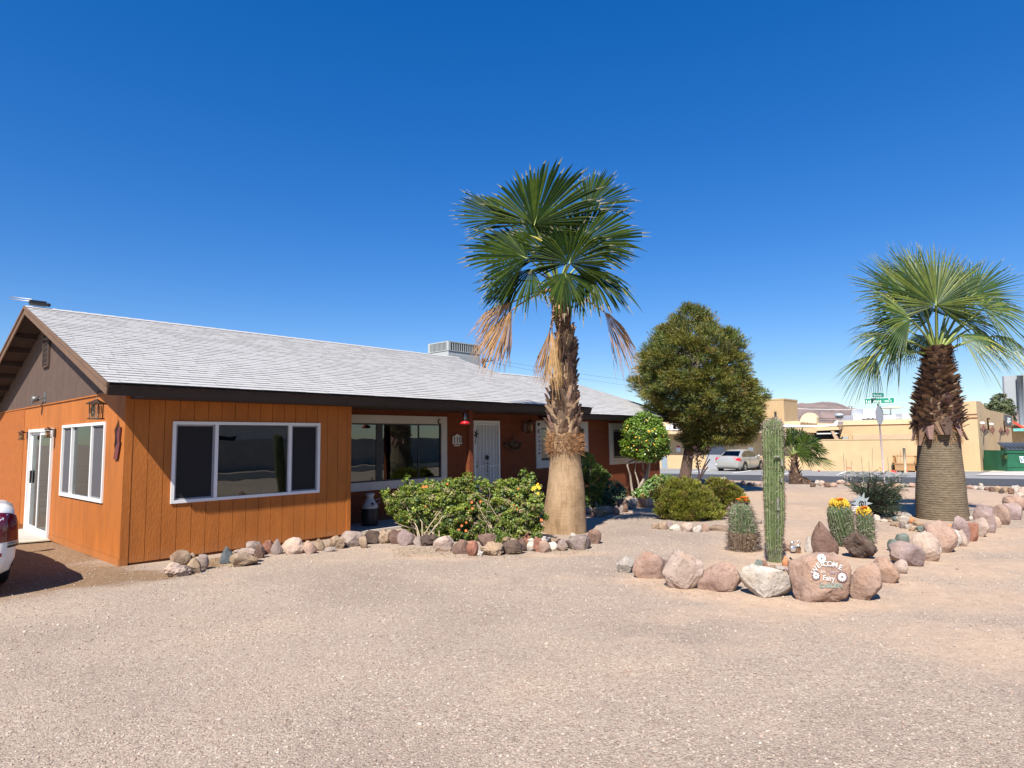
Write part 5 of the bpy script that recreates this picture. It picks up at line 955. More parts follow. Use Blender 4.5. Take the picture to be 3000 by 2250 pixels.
# shrubs by the path
m_jn = [M('shrub_yellow_green', (.17,.23,.04), .6, .3, 4, trans=.2), M('shrub_mid', (.08,.13,.03), .6, .3, 4, trans=.15), M('shrub_dark', (.03,.055,.02), .6, .3, 4, trans=.1)]
def shrub(nm, gp, label, rows, dd, ds, ncl, per, L_, W_, mats, p, seed, tw=18, **kw):
    q = g(*gp); d = dep(q) + dd; t = thing(nm, q, label, 'shrub'); crown(t, rows, lambda x: d, ds, ncl, per, L_, W_, mats, p, seed, name='foliage', **kw); rs = np.random.RandomState(seed)
    y0, y1 = rows[0][0], rows[-1][0]; xs = [r[1] for r in rows] + [r[2] for r in rows]; xa, xb = np.mean([r[1] for r in rows]), np.mean([r[2] for r in rows])
    twigs(t, (q.x + FH.x*dd, q.y + FH.y*dd, q.z), [at(rs.uniform(xa, xb), rs.uniform(y0 + (y1-y0)*.15, y0 + (y1-y0)*.7), d + rs.uniform(-.2, .2)) for _ in range(tw)], (.014, .004, .08), m_twg, seed, 'stems'); return t, d
shrub('evergreen_shrub', (1740, 1500), 'tall dark shrub with yellow-green tips just right of the tall palm trunk', [(1322,1716,1726),(1335,1708,1732),(1350,1700,1742),(1370,1690,1762),(1392,1690,1785),(1405,1690,1782),(1425,1690,1772),(1450,1690,1765),(1475,1690,1760),(1490,1700,1750)], .5, .8, 330, 60, .05, .018, m_jn, [.45, .35, .2], 61, up=.5, cr=.2, needle=True)
shrub('leafy_shrub', (1785, 1488), 'low bluish-green shrub between the path rocks and the orange wall', [(1408,1788,1802),(1420,1768,1820),(1438,1750,1832),(1455,1743,1836),(1470,1742,1808),(1484,1748,1800)], .35, .8, 190, 40, .045, .028, [M('blue_green_leaf', (.075,.13,.06), .6, .3, 4, trans=.15), M('blue_green_leaf_dark', (.04,.075,.04), .6, .3, 4)], [.6, .4], 62, cr=.2, up=.4)
t, d = shrub('jade_shrub', (1895, 1470), 'fleshy bright green shrub under the lollipop tree, left of the round bush', [(1388,1930,1960),(1400,1912,1970),(1415,1890,1968),(1430,1876,1950),(1445,1852,1930),(1460,1868,1920)], .45, .7, 150, 26, .075, .045, [M('jade_leaf', (.13,.23,.05), .4, .25, 4, spec=.5, trans=.15), M('jade_leaf_red', (.24,.17,.06), .5, .3, 4, trans=.1)], [.8, .2], 63, cr=.2, up=.6)
m_rb = [M('round_bush_olive', (.22,.22,.03), .6, .3, 3, trans=.2), M('round_bush_green', (.13,.15,.02), .6, .3, 3, trans=.2), M('round_bush_brown', (.17,.12,.035), .7, .3, 3, trans=.15)]
rb = [(1402,1972,2022),(1409,1958,2034),(1425,1942,2060),(1443,1926,2082),(1461,1918,2096),(1479,1917,2106),(1498,1922,2112),(1511,1932,2114),(1524,1962,2100)]
shrub('round_bush', (2030, 1534), 'big rounded olive bush behind a short row of rocks, nearest the path', rb, .85, .85, 520, 95, .055, .014, m_rb, [.45, .40, .15], 64, cr=.14, up=.9, needle=True, inner=.2)
rb2 = [(1401,2086,2112),(1412,2074,2138),(1425,2066,2156),(1440,2064,2172),(1455,2070,2184),(1480,2080,2188),(1500,2090,2184),(1520,2096,2160)]
shrub('round_bush', (2128, 1530), 'right-hand olive bush leaning behind the left barrel cactus', rb2, 1.15, .85, 400, 95, .055, .014, m_rb, [.34, .36, .30], 65, cr=.16, up=.7, needle=True, inner=.2)
# sapling with sparse dark leaves
q = g(2050, 1428); sp = thing('sapling', q, 'thin sapling with a few dark reddish leaves, right of the pine trunk', 'sapling'); ds_ = dep(q) - 3
q2 = g(2048, 1452); ds_ = dep(q2); b = MB()
for P in ([(2046,1440),(2050,1405),(2060,1370),(2075,1335),(2080,1315)], [(2050,1405),(2046,1370),(2042,1340),(2046,1310)], [(2056,1382),(2068,1362),(2080,1345)], [(2052,1400),(2064,1380),(2074,1368)]): b.tube([at(x, y, ds_) for x, y in P], [.03, .025, .018, .012, .006][:len(P)], 5)
b.build('stem', M('dark_stem', (.05,.03,.03), .9), sp); rs = np.random.RandomState(9); C = []
for (x, y, n, s) in ((2036,1312,30,9),(2046,1330,30,9),(2044,1350,25,8),(2044,1365,20,6),(2060,1340,14,6),(2030,1338,18,8),(2070,1320,16,8),(2046,1395,10,4),(2048,1432,12,5),(2075,1314,14,6)):
    for _ in range(n): C.append(at(x + rs.normal()*s*.6, y + rs.normal()*s*.6, ds_ + rs.normal()*.08))
C = np.array(C); leaves('leaves', C, rdir(len(C)), rdir(len(C)), .075, .05, [M('maroon_leaf', (.045,.02,.022), .6, .3, trans=.1)], None, sp)
# feathery dark shrub right of centre
q = g(2590, 1522); D5 = dep(q) + .5; fs_ = thing('feathery_shrub', q, 'wide airy dark green shrub with feathery leaves between barrel cacti and thick palm', 'shrub'); rs = np.random.RandomState(12); mb = MB(); C = []; D_ = []
for i in range(150):
    if i < 60: x, y = rs.uniform(2475, 2655), rs.uniform(1385, 1440)
    else: x, y = rs.uniform(2495, 2640), rs.uniform(1420, 1500)
    if y > 1450: x = max(x, 2540)
    e = at(x, y, D5 + rs.uniform(-.9, .6)); s0 = Vector((q.x + FH.x*.5, q.y + FH.y*.5, q.z)) + Vector(rs.normal(size=3))*.06; mid = s0.lerp(e, .55) + Vector((0,0,.15)); mb.tube([s0, mid, e], [.012, .008, .003], 4, cap=False)
    dr = (e - mid).normalized(); L_ = .32 + .2*rs.rand(); sd = dr.cross(UP).normalized()
    for pn in range(5):
        o = e - dr * L_ * pn / 5; ax_ = (dr*.6 + sd * (1 if pn % 2 else -1) + UP*rs.uniform(-.4, .2)).normalized()
        for k in range(9):
            c = o + ax_ * (.02*k + .02); 
            for sg in (-1, 1): C.append(c + dr*sg*.010); D_.append(dr*sg + ax_*.4)
C = np.array(C); D_ = np.array(D_); leaves('foliage', C, D_, rdir(len(C)) + (0,0,1.), .028, .013, [M('feather_leaf', (.05,.085,.04), .6, .35, 3, trans=.15), M('feather_leaf_dark', (.025,.045,.022), .6, .3, 3)], RS.choice(2, len(C)), fs_)
crown(fs_, [(1432,2500,2620),(1450,2530,2636),(1475,2550,2636),(1500,2562,2628),(1518,2570,2615)], lambda x: D5, .9, 130, 45, .032, .016, [MATS['feather_leaf'], MATS['feather_leaf_dark']], [.5,.5], 66, cr=.22, name='dense_foliage')
mb.build('stems', M('dark_stem2', (.06,.045,.035), .9), fs_)
# thin ocotillo-like stalks with red flower tips
def stalks(label, lst, gp):
    q = g(*gp); d = dep(q); t = thing('flower_stalks', q, label, 'plant'); mb = MB()
    for (x0, y0, x1, y1) in lst: mb.tube([at(x0, y0, d), at((x0+x1)/2+1, (y0+y1)/2, d), at(x1, y1, d)], [.012, .010, .005], 4)
    mb.build('stem', m_twg, t); return t, d
t, d = stalks('thin leafless stalks with small red flowers before the cream wall, left of the stop sign', [(2475,1412,2470,1326),(2482,1412,2478,1345),(2492,1412,2495,1350),(2530,1412,2522,1335),(2553,1412,2556,1312),(2547,1412,2545,1350)], (2500, 1416))
flowers(t, [(2484,1371,d,1),(2490,1372,d,1),(2480,1376,d,.7),(2399,1380,d,1.2),(2578,1371,d,.8)], M('red_petal', (.62,.05,.03), .5, .2), .045)
t, d = stalks('thin leafless stalks with red flowers before the cream wall, right of the stop sign', [(2625,1412,2629,1330),(2636,1412,2638,1318),(2605,1412,2600,1340)], (2640, 1416))
flowers(t, [(2617,1381,d,1.2),(2624,1383,d,1),(2657,1380,d,1),(2584,1374,d,.7),(2612,1379,d,1)], MATS['red_petal'], .05)
# ------------------------------------------------------------------ cacti
m_sag = M('saguaro_green', (.06,.095,.035), .7, .25, 5, .2, 60, col2=(.095,.135,.05)); m_sagr = M('saguaro_rib', (.17,.21,.085), .75, .25, 7, .2, 60); m_scar = M('cactus_scar', (.20,.19,.16), .9, .2, 9)
m_sp = [M('spine_grey', (.24,.18,.155), .8, .25, 9), M('spine_brown', (.14,.09,.07), .8, .25, 9), M('spine_pale', (.42,.36,.29), .8, .2, 9)]
def cactus(parent, rows, dp, ribs, depth, mats, sp, seed, spL, spdz, tone, top='round', nsp=6, tilt=0, band=None, dense=None):
    """rows = [(y, xc, w)] top to bottom in photo pixels; ribbed body plus spines along each rib"""
    rs = np.random.RandomState(seed); rows = sorted(rows, key=lambda r: -r[0]); P = [(at(x, y, dp), w/2*dp/FL*cosx(x)) for y, x, w in rows]; zs = [p[0].z for p in P]
    H_ = zs[-1] - zs[0]; m = max(30, int(H_ / .022)); n = ribs * 6; Z_ = np.linspace(zs[0], zs[-1], m); vs = []; mi = []
    cc = lambda z: Vector([float(np.interp(z, zs, [p[0][k] for p in P])) for k in range(3)]); rr = lambda z: float(np.interp(z, zs, [p[1] for p in P]))
    ph = lambda z: tilt * (z - zs[0]) + .05*math.sin(z*4 + seed)
    for z in Z_:
        c, r = cc(z), rr(z)
        for k in range(n):
            a = 2*PI*k/n; t = abs(((k % 6) / 6.0) * 2 - 1); rad = r * (1 - depth * (1 - t ** 1.3)) * (1 + .035*noise.noise(Vector((math.cos(a)*2, math.sin(a)*2, z*5)))); a += ph(z); vs.append(c + Vector((math.cos(a), math.sin(a), 0)) * rad)
    vs.append(cc(zs[-1]) + Vector((0, 0, .01))); fs = []; ms = []
    for i in range(m-1):
        for k in range(n):
            fs.append((i*n+k, i*n+(k+1) % n, (i+1)*n+(k+1) % n, (i+1)*n+k)); z = Z_[i]; base = 0 if (k % 6) in (1, 2, 3, 4) else 1
            if band and band(z - zs[0], H_, 2*PI*k/n, rs): base = 2
            ms.append(base)
    for k in range(n): fs.append(((m-1)*n+k, (m-1)*n+(k+1) % n, m*n)); ms.append(0)
    mb = MB(); mb.add(vs, fs, 0, True); mb.m = ms; mb.build('body', mats, parent)
    C, D, N_, L_, I = [], [], [], [], []; zz = np.arange(zs[0] + .01, zs[-1], spdz)
    for z in zz:
        f = (z - zs[0]) / H_; c, r = cc(z), rr(z); dz = (rr(z + .03) - rr(z - .03)) / .06; q = nsp * (dense(f) if dense else 1)
        for k in range(ribs):
            a = 2*PI*k/ribs + ph(z) + rs.normal()*.01; o = Vector((math.cos(a), math.sin(a), 0))
            if o.dot(FH) > .35: continue
            nn = (o - UP * max(-4, min(4, dz))).normalized(); p = c + o * r * 1.0
            for _ in range(int(q + rs.rand())):
                d = (nn * .75 + Vector(rs.normal(size=3)) * .6).normalized(); L0 = spL * (.5 + rs.rand()) * (1.25 if dense and dense(f) > 1.3 else 1); C.append(p + d*L0*.45); D.append(d); N_.append(rs.normal(size=3)); L_.append(L0); I.append(rs.choice(3, p=tone(f)))
    leaves('spines', np.array(C), np.array(D), np.array(N_), np.array(L_), .0055, sp, I, parent); return cc, rr, zs
qs = g(2270, 1648) + FH*.13; DS = dep(qs); sg = thing('ribbed_cactus', qs, 'tall grey-green columnar cactus standing alone among the front rocks', 'cactus')
srow = [(1652,2271,44),(1640,2271,44),(1615,2269,48),(1608,2268,52),(1603,2268,49),(1590,2268,52),(1560,2268,56),(1520,2269,60),(1490,2269,62),(1460,2268,63),(1430,2267,62),(1400,2266,62),(1350,2266,63),(1300,2264,65),(1265,2264,65),(1245,2264,60),(1235,2264,48),(1229,2264,32),(1226,2264,10)]
def sband(h, H, a, rs): 
    return (.62 < h < .88 and 3.75 < a < 4.0 and rs.rand() < .8) or (.05 < h < .21 and rs.rand() < .25) or (noise.noise(Vector((a*1.7, h*3.2, 2))) > .62 and h < 1.0)
cactus(sg, srow, DS, 19, .20, [m_sag, m_sagr, m_scar], m_sp, 71, .028, .026, lambda f: [.30, .60, .10] if f < .88 else [.62, .08, .30], nsp=3, band=sband, dense=lambda f: 3.2 if f > .94 else (1.6 if f > .87 else 1.25), tilt=.04)
for (x, y, w, h) in ((2290,1356,5,18),(2280,1492,6,5),(2289,1407,4,12)): c = at(x, y, DS - .13); mb = MB(); mb.obox(c, RH*w/2/FL*DS, FH*.012, UP*h/2/FL*DS); mb.build('callus', m_scar, sg)
c = at(2276, 1337, DS - .155); mb = MB(); mb.obox(c, RH*.04, FH*.01, (UP*.008 + RH*.004)); mb.build('callus', m_scar, sg)
m_bar = M('barrel_green', (.05,.08,.03), .7, .25, 8, .2, 60); m_barr = M('barrel_rib', (.10,.135,.055), .75, .25, 8, .2, 60); m_bard = M('barrel_corky', (.16,.11,.06), .9, .3, 8, .3, 60)
def barrel(gp, rows, label, seed, fruit, flow, ribs=24, corky=.5, tilt=.4, spL=.05, fd=.0, tone=None):
    q = g(*gp) + FH*.2; d = dep(q); t = thing('barrel_cactus', q, label, 'cactus', 'barrel cacti'); dk = lambda f: (1.9 if f < corky else 1.0)
    cc, rr, zs = cactus(t, rows, d, ribs, .17, [m_bar, m_barr, m_bard], m_sp, seed, spL, .028, tone or (lambda f: [.25, .60, .15] if f < corky else [.40, .32, .28]), nsp=4, tilt=tilt, band=lambda h, H, a, rs: h/H < corky*.9, dense=dk)
    rs = np.random.RandomState(seed); top = cc(zs[-1]); R_ = rr(zs[-1] - .06)
    if fruit:
        mb = MB()
        for i in range(fruit):
            f = (i + .5) / fruit; a = i*2.4; r = R_ * (.2 + .66*math.sqrt(f)); c = top + Vector((math.cos(a)*r, math.sin(a)*r, .03 - .10*f*f + .02*rs.rand() + fd)); o = (Vector((math.cos(a), math.sin(a), 0))*f*.9 + UP).normalized(); u = o.orthogonal().normalized()
            mb.lathe(c, [(.004,-.025),(.014,-.015),(.017,.005),(.012,.022),(.008,.028),(.012,.034),(.005,.045)], 7, rs.choice(2, p=[.75,.25]), ax=u, ay=o.cross(u), az=o)
        mb.build('fruit', [M('cactus_fruit_yellow', (.62,.42,.035), .5, .2), M('cactus_fruit_olive', (.36,.22,.03), .5, .2)], t)
    for (dx, dy, s) in flow:
        mb = MB(); c = top + RH*dx - FH*.05*(1 if dy == 0 else 1.4) + UP*(.035 + dy + fd); 
        for k in range(16): a = 2*PI*k/16; o = (RH*math.cos(a) + FH*math.sin(a)); e = .045*s; mb.add([c, c + (o*.6 + UP*.45)*e + o.cross(UP)*e*.18, c + (o + UP*.55)*e*1.15, c + (o*.6 + UP*.45)*e - o.cross(UP)*e*.18], [(0,1,2,3)])
        mb.ball(c + UP*.012*s, .016*s, 0, 8); mb.build('flower', M('cactus_flower', (.88,.23,.02), .5, .15, trans=.15), t)
    return t
barrel((2180,1618), [(1622,2177,86),(1600,2177,90),(1575,2177,90),(1545,2176,84),(1520,2172,78),(1500,2170,72),(1488,2170,62),(1480,2170,48),(1475,2170,30),(1472,2170,10)], 'left barrel cactus, shaggy dark below and green above, with four orange flowers', 81, 0, [(-.04,.0,1.0),(.05,.03,1.0),(.055,-.015,1.1),(.0,.035,.7)], corky=.46, spL=.06, tilt=.25)
barrel((2478,1606), [(1612,2474,54),(1590,2472,64),(1560,2468,74),(1530,2464,78),(1505,2461,78),(1492,2459,72),(1484,2458,60),(1479,2458,40),(1476,2458,12)], 'middle barrel cactus with a full crown of yellow fruit and an orange flower', 82, 62, [(-.03,.02,1.1),(.0,.035,.9)], corky=.12, spL=.036, tilt=-.9)
barrel((2535,1596), [(1600,2534,52),(1575,2536,56),(1545,2535,58),(1525,2533,56),(1510,2531,48),(1503,2530,36),(1499,2530,14)], 'right barrel cactus, smaller, topped with yellow fruit and a red-orange flower', 83, 40, [(-.01,.03,1.0),(-.045,.02,.7)], ribs=20, corky=.15, spL=.05, tilt=.2)
# ------------------------------------------------------------------ garden ornaments
q = at(2524, 1475, 10.4); so = thing('sun_ornament', (q.x, q.y, gz(q.x, q.y)), 'grey metal sun ornament with a spiral centre, between the two fruiting barrel cacti', 'garden ornament')
b = MB(); k = 10.4/FL; r = 17*k; pts = []
for i in range(20):
    a = 2*PI*i/20; e = (r*1.75 if (i // 2) % 1 == 0 and i % 2 == 0 else r*.95) * (1 + (.12 if i % 4 == 0 else 0)); pts.append(q + RH*(e*math.cos(a)) + UP*(e*math.sin(a)))
b.prism(pts, FH*.012); b.build('sun_rays', M('weathered_zinc', (.36,.40,.40), .5, .15, 20, metal=.3), so)
b = MB(); P = [q - FH*.012 + RH*(r*.10*t*math.cos(t*1.9)) + UP*(r*.10*t*math.sin(t*1.9)) for t in np.linspace(0.5, 7, 40)]; b.tube(P, .006, 5); b.build('spiral', m_black, so)
b = MB(); b.tube([q, (q.x, q.y, gz(q.x, q.y)-.02)], .008, 5); b.build('stake', m_black, so)
wb = at(2514, 1492, 10.0); o = MB(); kk = 10.0/FL
for (x0, y0, x1, y1, w) in ((2492,1486,2518,1485,3),(2492,1496,2516,1495,3),(2492,1491,2520,1490,2.4),(2516,1486,2518,1509,3.2),(2511,1494,2507,1504,2.4)): o.tube([at(x0, y0, 10.0), at(x1, y1, 10.0)], w*kk*.75, 6)
wo = o.build('driftwood_cross', M('bleached_wood', (.62,.52,.46), .9, .15, 12, .3, 60), base=wb); tag(wo, 'bleached pale wooden piece between the two fruiting barrel cacti', 'garden ornament')
# small metal animal by the ribbed cactus
q = g(2328, 1622); d = dep(q); mo = thing('metal_figure', q, 'small round-bellied silver metal figure beside the ribbed cactus', 'garden ornament'); b = MB()
for (x, y, r, dd) in ((2324,1608,10,0),(2322,1591,6,0),(2339,1600,5,.03),(2337,1587,3.5,.03)): b.lathe(at(x, y, d+dd), [(.001,-.012),(r*.8*d/FL,-.01),(r*d/FL,0),(r*.8*d/FL,.01),(.001,.012)], 14, ax=RH, ay=UP, az=FH)
b.tube([at(2330,1604,d), at(2341,1598,d), at(2346,1590,d)], .007, 5); b.build('body', M('polished_metal', (.62,.62,.62), .25, .1, metal=.8), mo)
b = MB(); b.box((q.x+.02, q.y-.05, q.z-.02), (q.x+.12, q.y+.04, q.z+.08)); b.tube([at(2345,1622,d), at(2341,1602,d+.02)], .012, 6); b.build('stand', m_rake, mo)
q = g(2330, 1668); d = dep(q); b = MB()
for P in ([(2308,1660),(2318,1652),(2332,1656),(2343,1668)], [(2312,1662),(2322,1656),(2334,1662),(2338,1672)], [(2318,1654),(2320,1640),(2314,1634)]): b.tube([at(x, y, d) for x, y in P], .012, 6)
tag(b.build('coiled_tube', m_black, base=q), 'short black tube lying on stones behind the painted welcome stone', 'garden hose')
q = g(2230, 1629); b = MB(); b.tube([at(2211,1628,8.9)+UP*0, at(2225,1631,8.85), at(2248,1628,8.85)], [.008,.012,.008], 5); tag(b.build('dry_stick', m_twg, base=q), 'thin dry stick on the sand touching the ribbed cactus', 'stick')
# ------------------------------------------------------------------ street sign
q = g(2592, 1414); d = dep(q); ss = thing('street_sign', q, 'stop sign seen from behind with green street name blades on a leaning post', 'street sign'); K = d/FL
top = at(2572, 1183, d); lean = (top - q); b = MB(); b.tube([q - UP*.2, q + lean*1.02], .032, 6); b.build('sign_post', M('post_paint', (.40,.33,.35), .6, .1, 4), ss)
nv = (FH*.93 + RH*.0).normalized(); c = at(2577, 1216, d - .06); sgax = (RH*.785 + FH*.62).normalized(); R_ = .40; oct_ = [c + sgax*(R_*math.cos(PI/8 + PI/4*i)) + UP*(R_*math.sin(PI/8 + PI/4*i)) for i in range(8)]
nrm = sgax.cross(UP).normalized(); nrm = -nrm if nrm.dot(CF) < 0 else nrm; b = MB(); b.prism(oct_, nrm*.004); b.build('stop_sign_back', M('bare_aluminium', (.40,.41,.43), .4, .05, 4, metal=.4), ss)
b = MB(); b.prism([p + nrm*.005*(1 if nrm.dot(FH) > 0 else 1) for p in oct_], nrm*.003); b.build('stop_sign_face', M('stop_red', (.5,.02,.02), .4), ss)
m_sg = M('sign_green', (.0,.24,.15), .35, .05, 3); m_sgw = M('sign_white', (.78,.80,.78), .4, .04)
def blade(c, ax, L_, H_, segs):
    n = ax.cross(UP).normalized() * -1; n = -n if n.dot(CF) > 0 else n; u = UP.cross(n) * 1; u = -u if u.dot(RH) < 0 else u; b = MB(); yv = UP
    e = lambda w, h, dd: [c + u*w*i + yv*h*j + n*dd for i, j in ((-1,-1),(1,-1),(1,1),(-1,1))]
    b.prism(e(L_/2, H_/2, -.004), n*.008, 1); b.prism(e(L_/2-.015, H_/2-.012, .0045), n*.002, 0)
    for (t, s, dx, dy, sx) in segs: text_on(b, t, s, c + u*dx + yv*dy + n*.0075, u, yv, 1, True, sx, .001)
    return b, u, yv, n
cb = at(2576, 1174, d - .05); ax1 = (RH*.87 - FH*.49).normalized()
b, u, yv, n = blade(cb, ax1, 77*K, 16*K, [('1st Ave', .20, -.22, -.02, .95), ('1900 S', .10, .29, -.03, 1.05)]); b.prism([cb + n*.0085 + u*(.36+i) + UP*(.055+j) for i, j in ((-.05,0),(0,-.022),(.05,0),(0,.022))], n*.001, 1); b.build('street_name_blade', [m_sg, m_sgw], ss)
cb = at(2572, 1157, d); ax2 = (RH*.945 + FH*.32).normalized()
b, u, yv, n = blade(cb, ax2, .66, .21, [('Palo Blanco', .11, -.02, -.02, .85)]); b.build('street_name_blade', [M('sign_teal', (.02,.20,.19), .35), m_sgw], ss)
# ------------------------------------------------------------------ plaza across the road
m_st = M('cream_stucco', (.50,.36,.20), .9, .06, 1.2, .3, 12); m_st2 = M('cream_stucco_pale', (.54,.40,.24), .9, .06, 1.2, .3, 12); m_cap = M('stucco_cap', (.60,.46,.28), .9, .05); m_brl = M('brown_trim_and_shadow', (.30,.12,.06), .8, .1)  # the brown serves the corner moulding and a painted cornice shadow
m_roofw = M('white_roof_coating', (.80,.78,.74), .7, .06, 3); m_blued = M('blue_grey_door', (.23,.28,.32), .6, .08)
def zb(x, y): return gz(x, y)
# long low building on the left with a deep shaded porch
A = thing('plaza_building', (43, 20, -.7), 'long cream stucco building with a shaded overhang behind the silver car', 'building')
xw = 45.6; ya, yb = 13.6, 42; z1 = onX(1953, 1270, xw).z; b = MB()
b.box((xw, ya, -1.6), (xw+9, yb, z1+.02)); b.build('wall', m_st, A)
zf = onX(1953, 1272, xw-1.3).z; b = MB(); b.box((xw-1.35, ya-.1, zf), (xw+9.1, yb, zf+.30), 0); b.box((xw-1.40, ya-.15, zf+.30), (xw+9.1, yb, zf+.36), 1); b.build('overhang', [m_st2, m_roofw], A)
for (pa, pb, nm, mt, y_t, y_b) in ((2070,2124,'service_door',M('grey_door', (.30,.31,.33), .6, .1),1290,1374),(1938,1955,'side_door',m_blued,1337,1372)):
    y0_, y1_ = onX(pb, 1340, xw).y, onX(pa, 1340, xw).y; zt_ = onX((pa+pb)/2, y_t, xw).z; b = MB(); b.box((xw-.04, y0_, -1.0), (xw-.01, y1_, zt_)); b.build(nm, mt, A)
b = MB()
for (pa, pb, pt_, pbm) in ((1952,1964,1245,1262),(1972,1990,1243,1262),(1998,2012,1240,1262),(2188,2199,1234,1254),(2204,2214,1230,1254),(1962,1980,1235,1250)):
    y0_, y1_ = onX(pb, 1250, 47.5).y, onX(pa, 1250, 47.5).y; b.box((47.5, y0_, onX(pa, pbm, 47.5).z-.6), (48.3, y1_, onX(pa, pt_, 47.5).z), 0)
b.build('rooftop_units', M('pale_metal', (.62,.60,.57), .6, .15, 1), A)
# parapet wall behind, tower, arch
b = MB(); zp = onX(1960, 1236, 48.6).z; b.box((48.6, 17.8, 0), (49, 42, zp)); b.build('parapet', m_st2, A)
Tt = thing('tower', (50, 18, -.8), 'square cream stucco tower rising behind the pine and the ribbed cactus', 'tower'); b = MB(); zt_ = onX(2297, 1171, 49).z; ty0 = onX(2297, 1200, 49).y; b.box((49, ty0, -1), (52, ty0+3.4, zt_)); b.box((48.97, ty0-.03, zt_-.0), (52, ty0+1.5, zt_+.10)); b.build('wall', M('tan_stucco', (.38,.26,.135), .9, .06, 1.2, .3, 12), Tt)
b = MB(); w0 = onX(2272, 1216, 48.96); b.box((48.96, w0.y-.07, w0.z-.24), (48.99, w0.y+.09, w0.z+.26)); b.build('slit_window', m_dark, Tt)
Bd = thing('plaza_building', (45, 12, -.6), 'cream building with white curved roof parapet and an open dark porch, behind the small palm', 'building')
xx = 46.0; f_ = lambda x, y, X_=xx: (X_, onX(x, y, X_).y, onX(x, y, X_).z)
b = MB()
prof = [(2200,1400),(2200,1240),(2338,1233),(2345,1238),(2360,1236),(2366,1240),(2448,1240),(2456,1236),(2456,1400)]
b.prism([f_(*p) for p in prof][::-1], (.3, 0, 0)); b.build('back_parapet', m_st2, Bd)
b = MB(); arch = [f_(2344,1236,45.8)] + [(45.8, onX(2372, 1236, 45.8).y + (onX(2344,1236,45.8).y - onX(2372,1236,45.8).y)*math.cos(a), onX(2360,1236,45.8).z + .62*math.sin(a)) for a in np.linspace(0.05, PI*.62, 12)] + [f_(2392,1222,45.8), f_(2392,1240,45.8)]
b.prism(arch[::-1], (.5, 0, 0)); b.build('arched_parapet', m_cap, Bd)
b = MB(); b.prism([f_(x, y, 44.5) for x, y in ((2240,1253),(2260,1243),(2330,1245),(2395,1246),(2440,1243),(2450,1232),(2456,1234),(2452,1247),(2380,1252))][::-1], (1.2, 0, 0)); b.build('white_roof', m_roofw, Bd)
b = MB(); b.prism([f_(x, y, 44.2) for x, y in ((2240,1262),(2240,1252),(2456,1250),(2456,1256),(2392,1257),(2392,1268))][::-1], (1.2, 0, 0)); b.build('front_beam', m_st, Bd)
b = MB(); b.prism([f_(x, y, 44.6) for x, y in ((2385,1290),(2385,1256),(2458,1256),(2458,1290))][::-1], (.1, 0, 0)); b.build('porch_back', m_dark, Bd)
b = MB(); b.prism([f_(x, y, 44.1) for x, y in ((2393,1269),(2393,1272),(2452,1271),(2452,1268))][::-1], (.4, 0, 0), 1); b.prism([f_(x, y, 44.05) for x, y in ((2392,1256),(2392,1262),(2458,1259),(2458,1255))][::-1], (.4, 0, 0), 0); b.prism([f_(x, y, 44.0) for x, y in ((2434,1263),(2440,1262),(2456,1289),(2446,1289))][::-1], (.3, 0, 0), 2); b.build('porch_beams', [m_st2, m_roofw, M('weathered_timber', (.42,.30,.20), .9, .15)], Bd)
# flat-roofed block
C_ = thing('plaza_building', (47, 9, -.6), 'flat-roofed cream block with a painted brown shadow line under its parapet, behind the stop sign', 'building'); xc = 46.0
ypL, ypR = onX(2454, 1260, xc).y, onX(2862, 1240, xc).y; zc = onX(2560, 1231, xc).z; b = MB(); b.box((xc, 5.05, -1), (xc+10, ypL, zc-.30)); b.build('wall', m_st, C_)
b = MB(); b.box((xc-.06, 8.0, zc-.285), (xc+10, ypL+.05, zc+.02), 0); b.box((xc-.03, 8.0, zc-.33), (xc, ypL+.03, zc-.286), 1); b.build('parapet', [m_cap, m_brl], C_)  # brown strip under the cap is the cornice's shadow, painted on
b = MB(); lz = onX(2600, 1277, 44.7).z; b.add([(43.9, onX(2700,1287,43.9).y, lz-.28), (43.9, onX(2498,1287,43.9).y, lz-.28), (xc, onX(2498,1277,xc).y, lz+.12), (xc, onX(2700,1277,xc).y, lz+.12)], [(0,1,2,3)]); b.build('lean_to_roof', M('tan_roof', (.38,.27,.17), .9, .1, 2), C_)
b = MB(); v0 = onX(2465, 1290, 45.9); b.box((45.85, onX(2486,1285,45.9).y, onX(2466,1288,45.9).z), (45.98, onX(2466,1285,45.9).y, onX(2466,1279,45.9).z)); b.build('window', m_acg, C_)
# boundary wall at the back of the apron
W_ = MB(); yl_, yr_ = onX(2384, 1340, 43.6).y, onX(2806, 1340, 43.6).y; zw = onX(2600, 1288, 43.6).z
W_.box((43.6, yr_, -1.4), (43.8, 13.55, zw)); W_.box((43.57, yr_-.02, zw), (43.83, 13.55, zw+.05)); tag(W_.build('boundary_wall', m_st, base=(43.7, 9, -.6)), 'plain cream stucco wall running behind the stop sign along the far side of the road', 'wall')
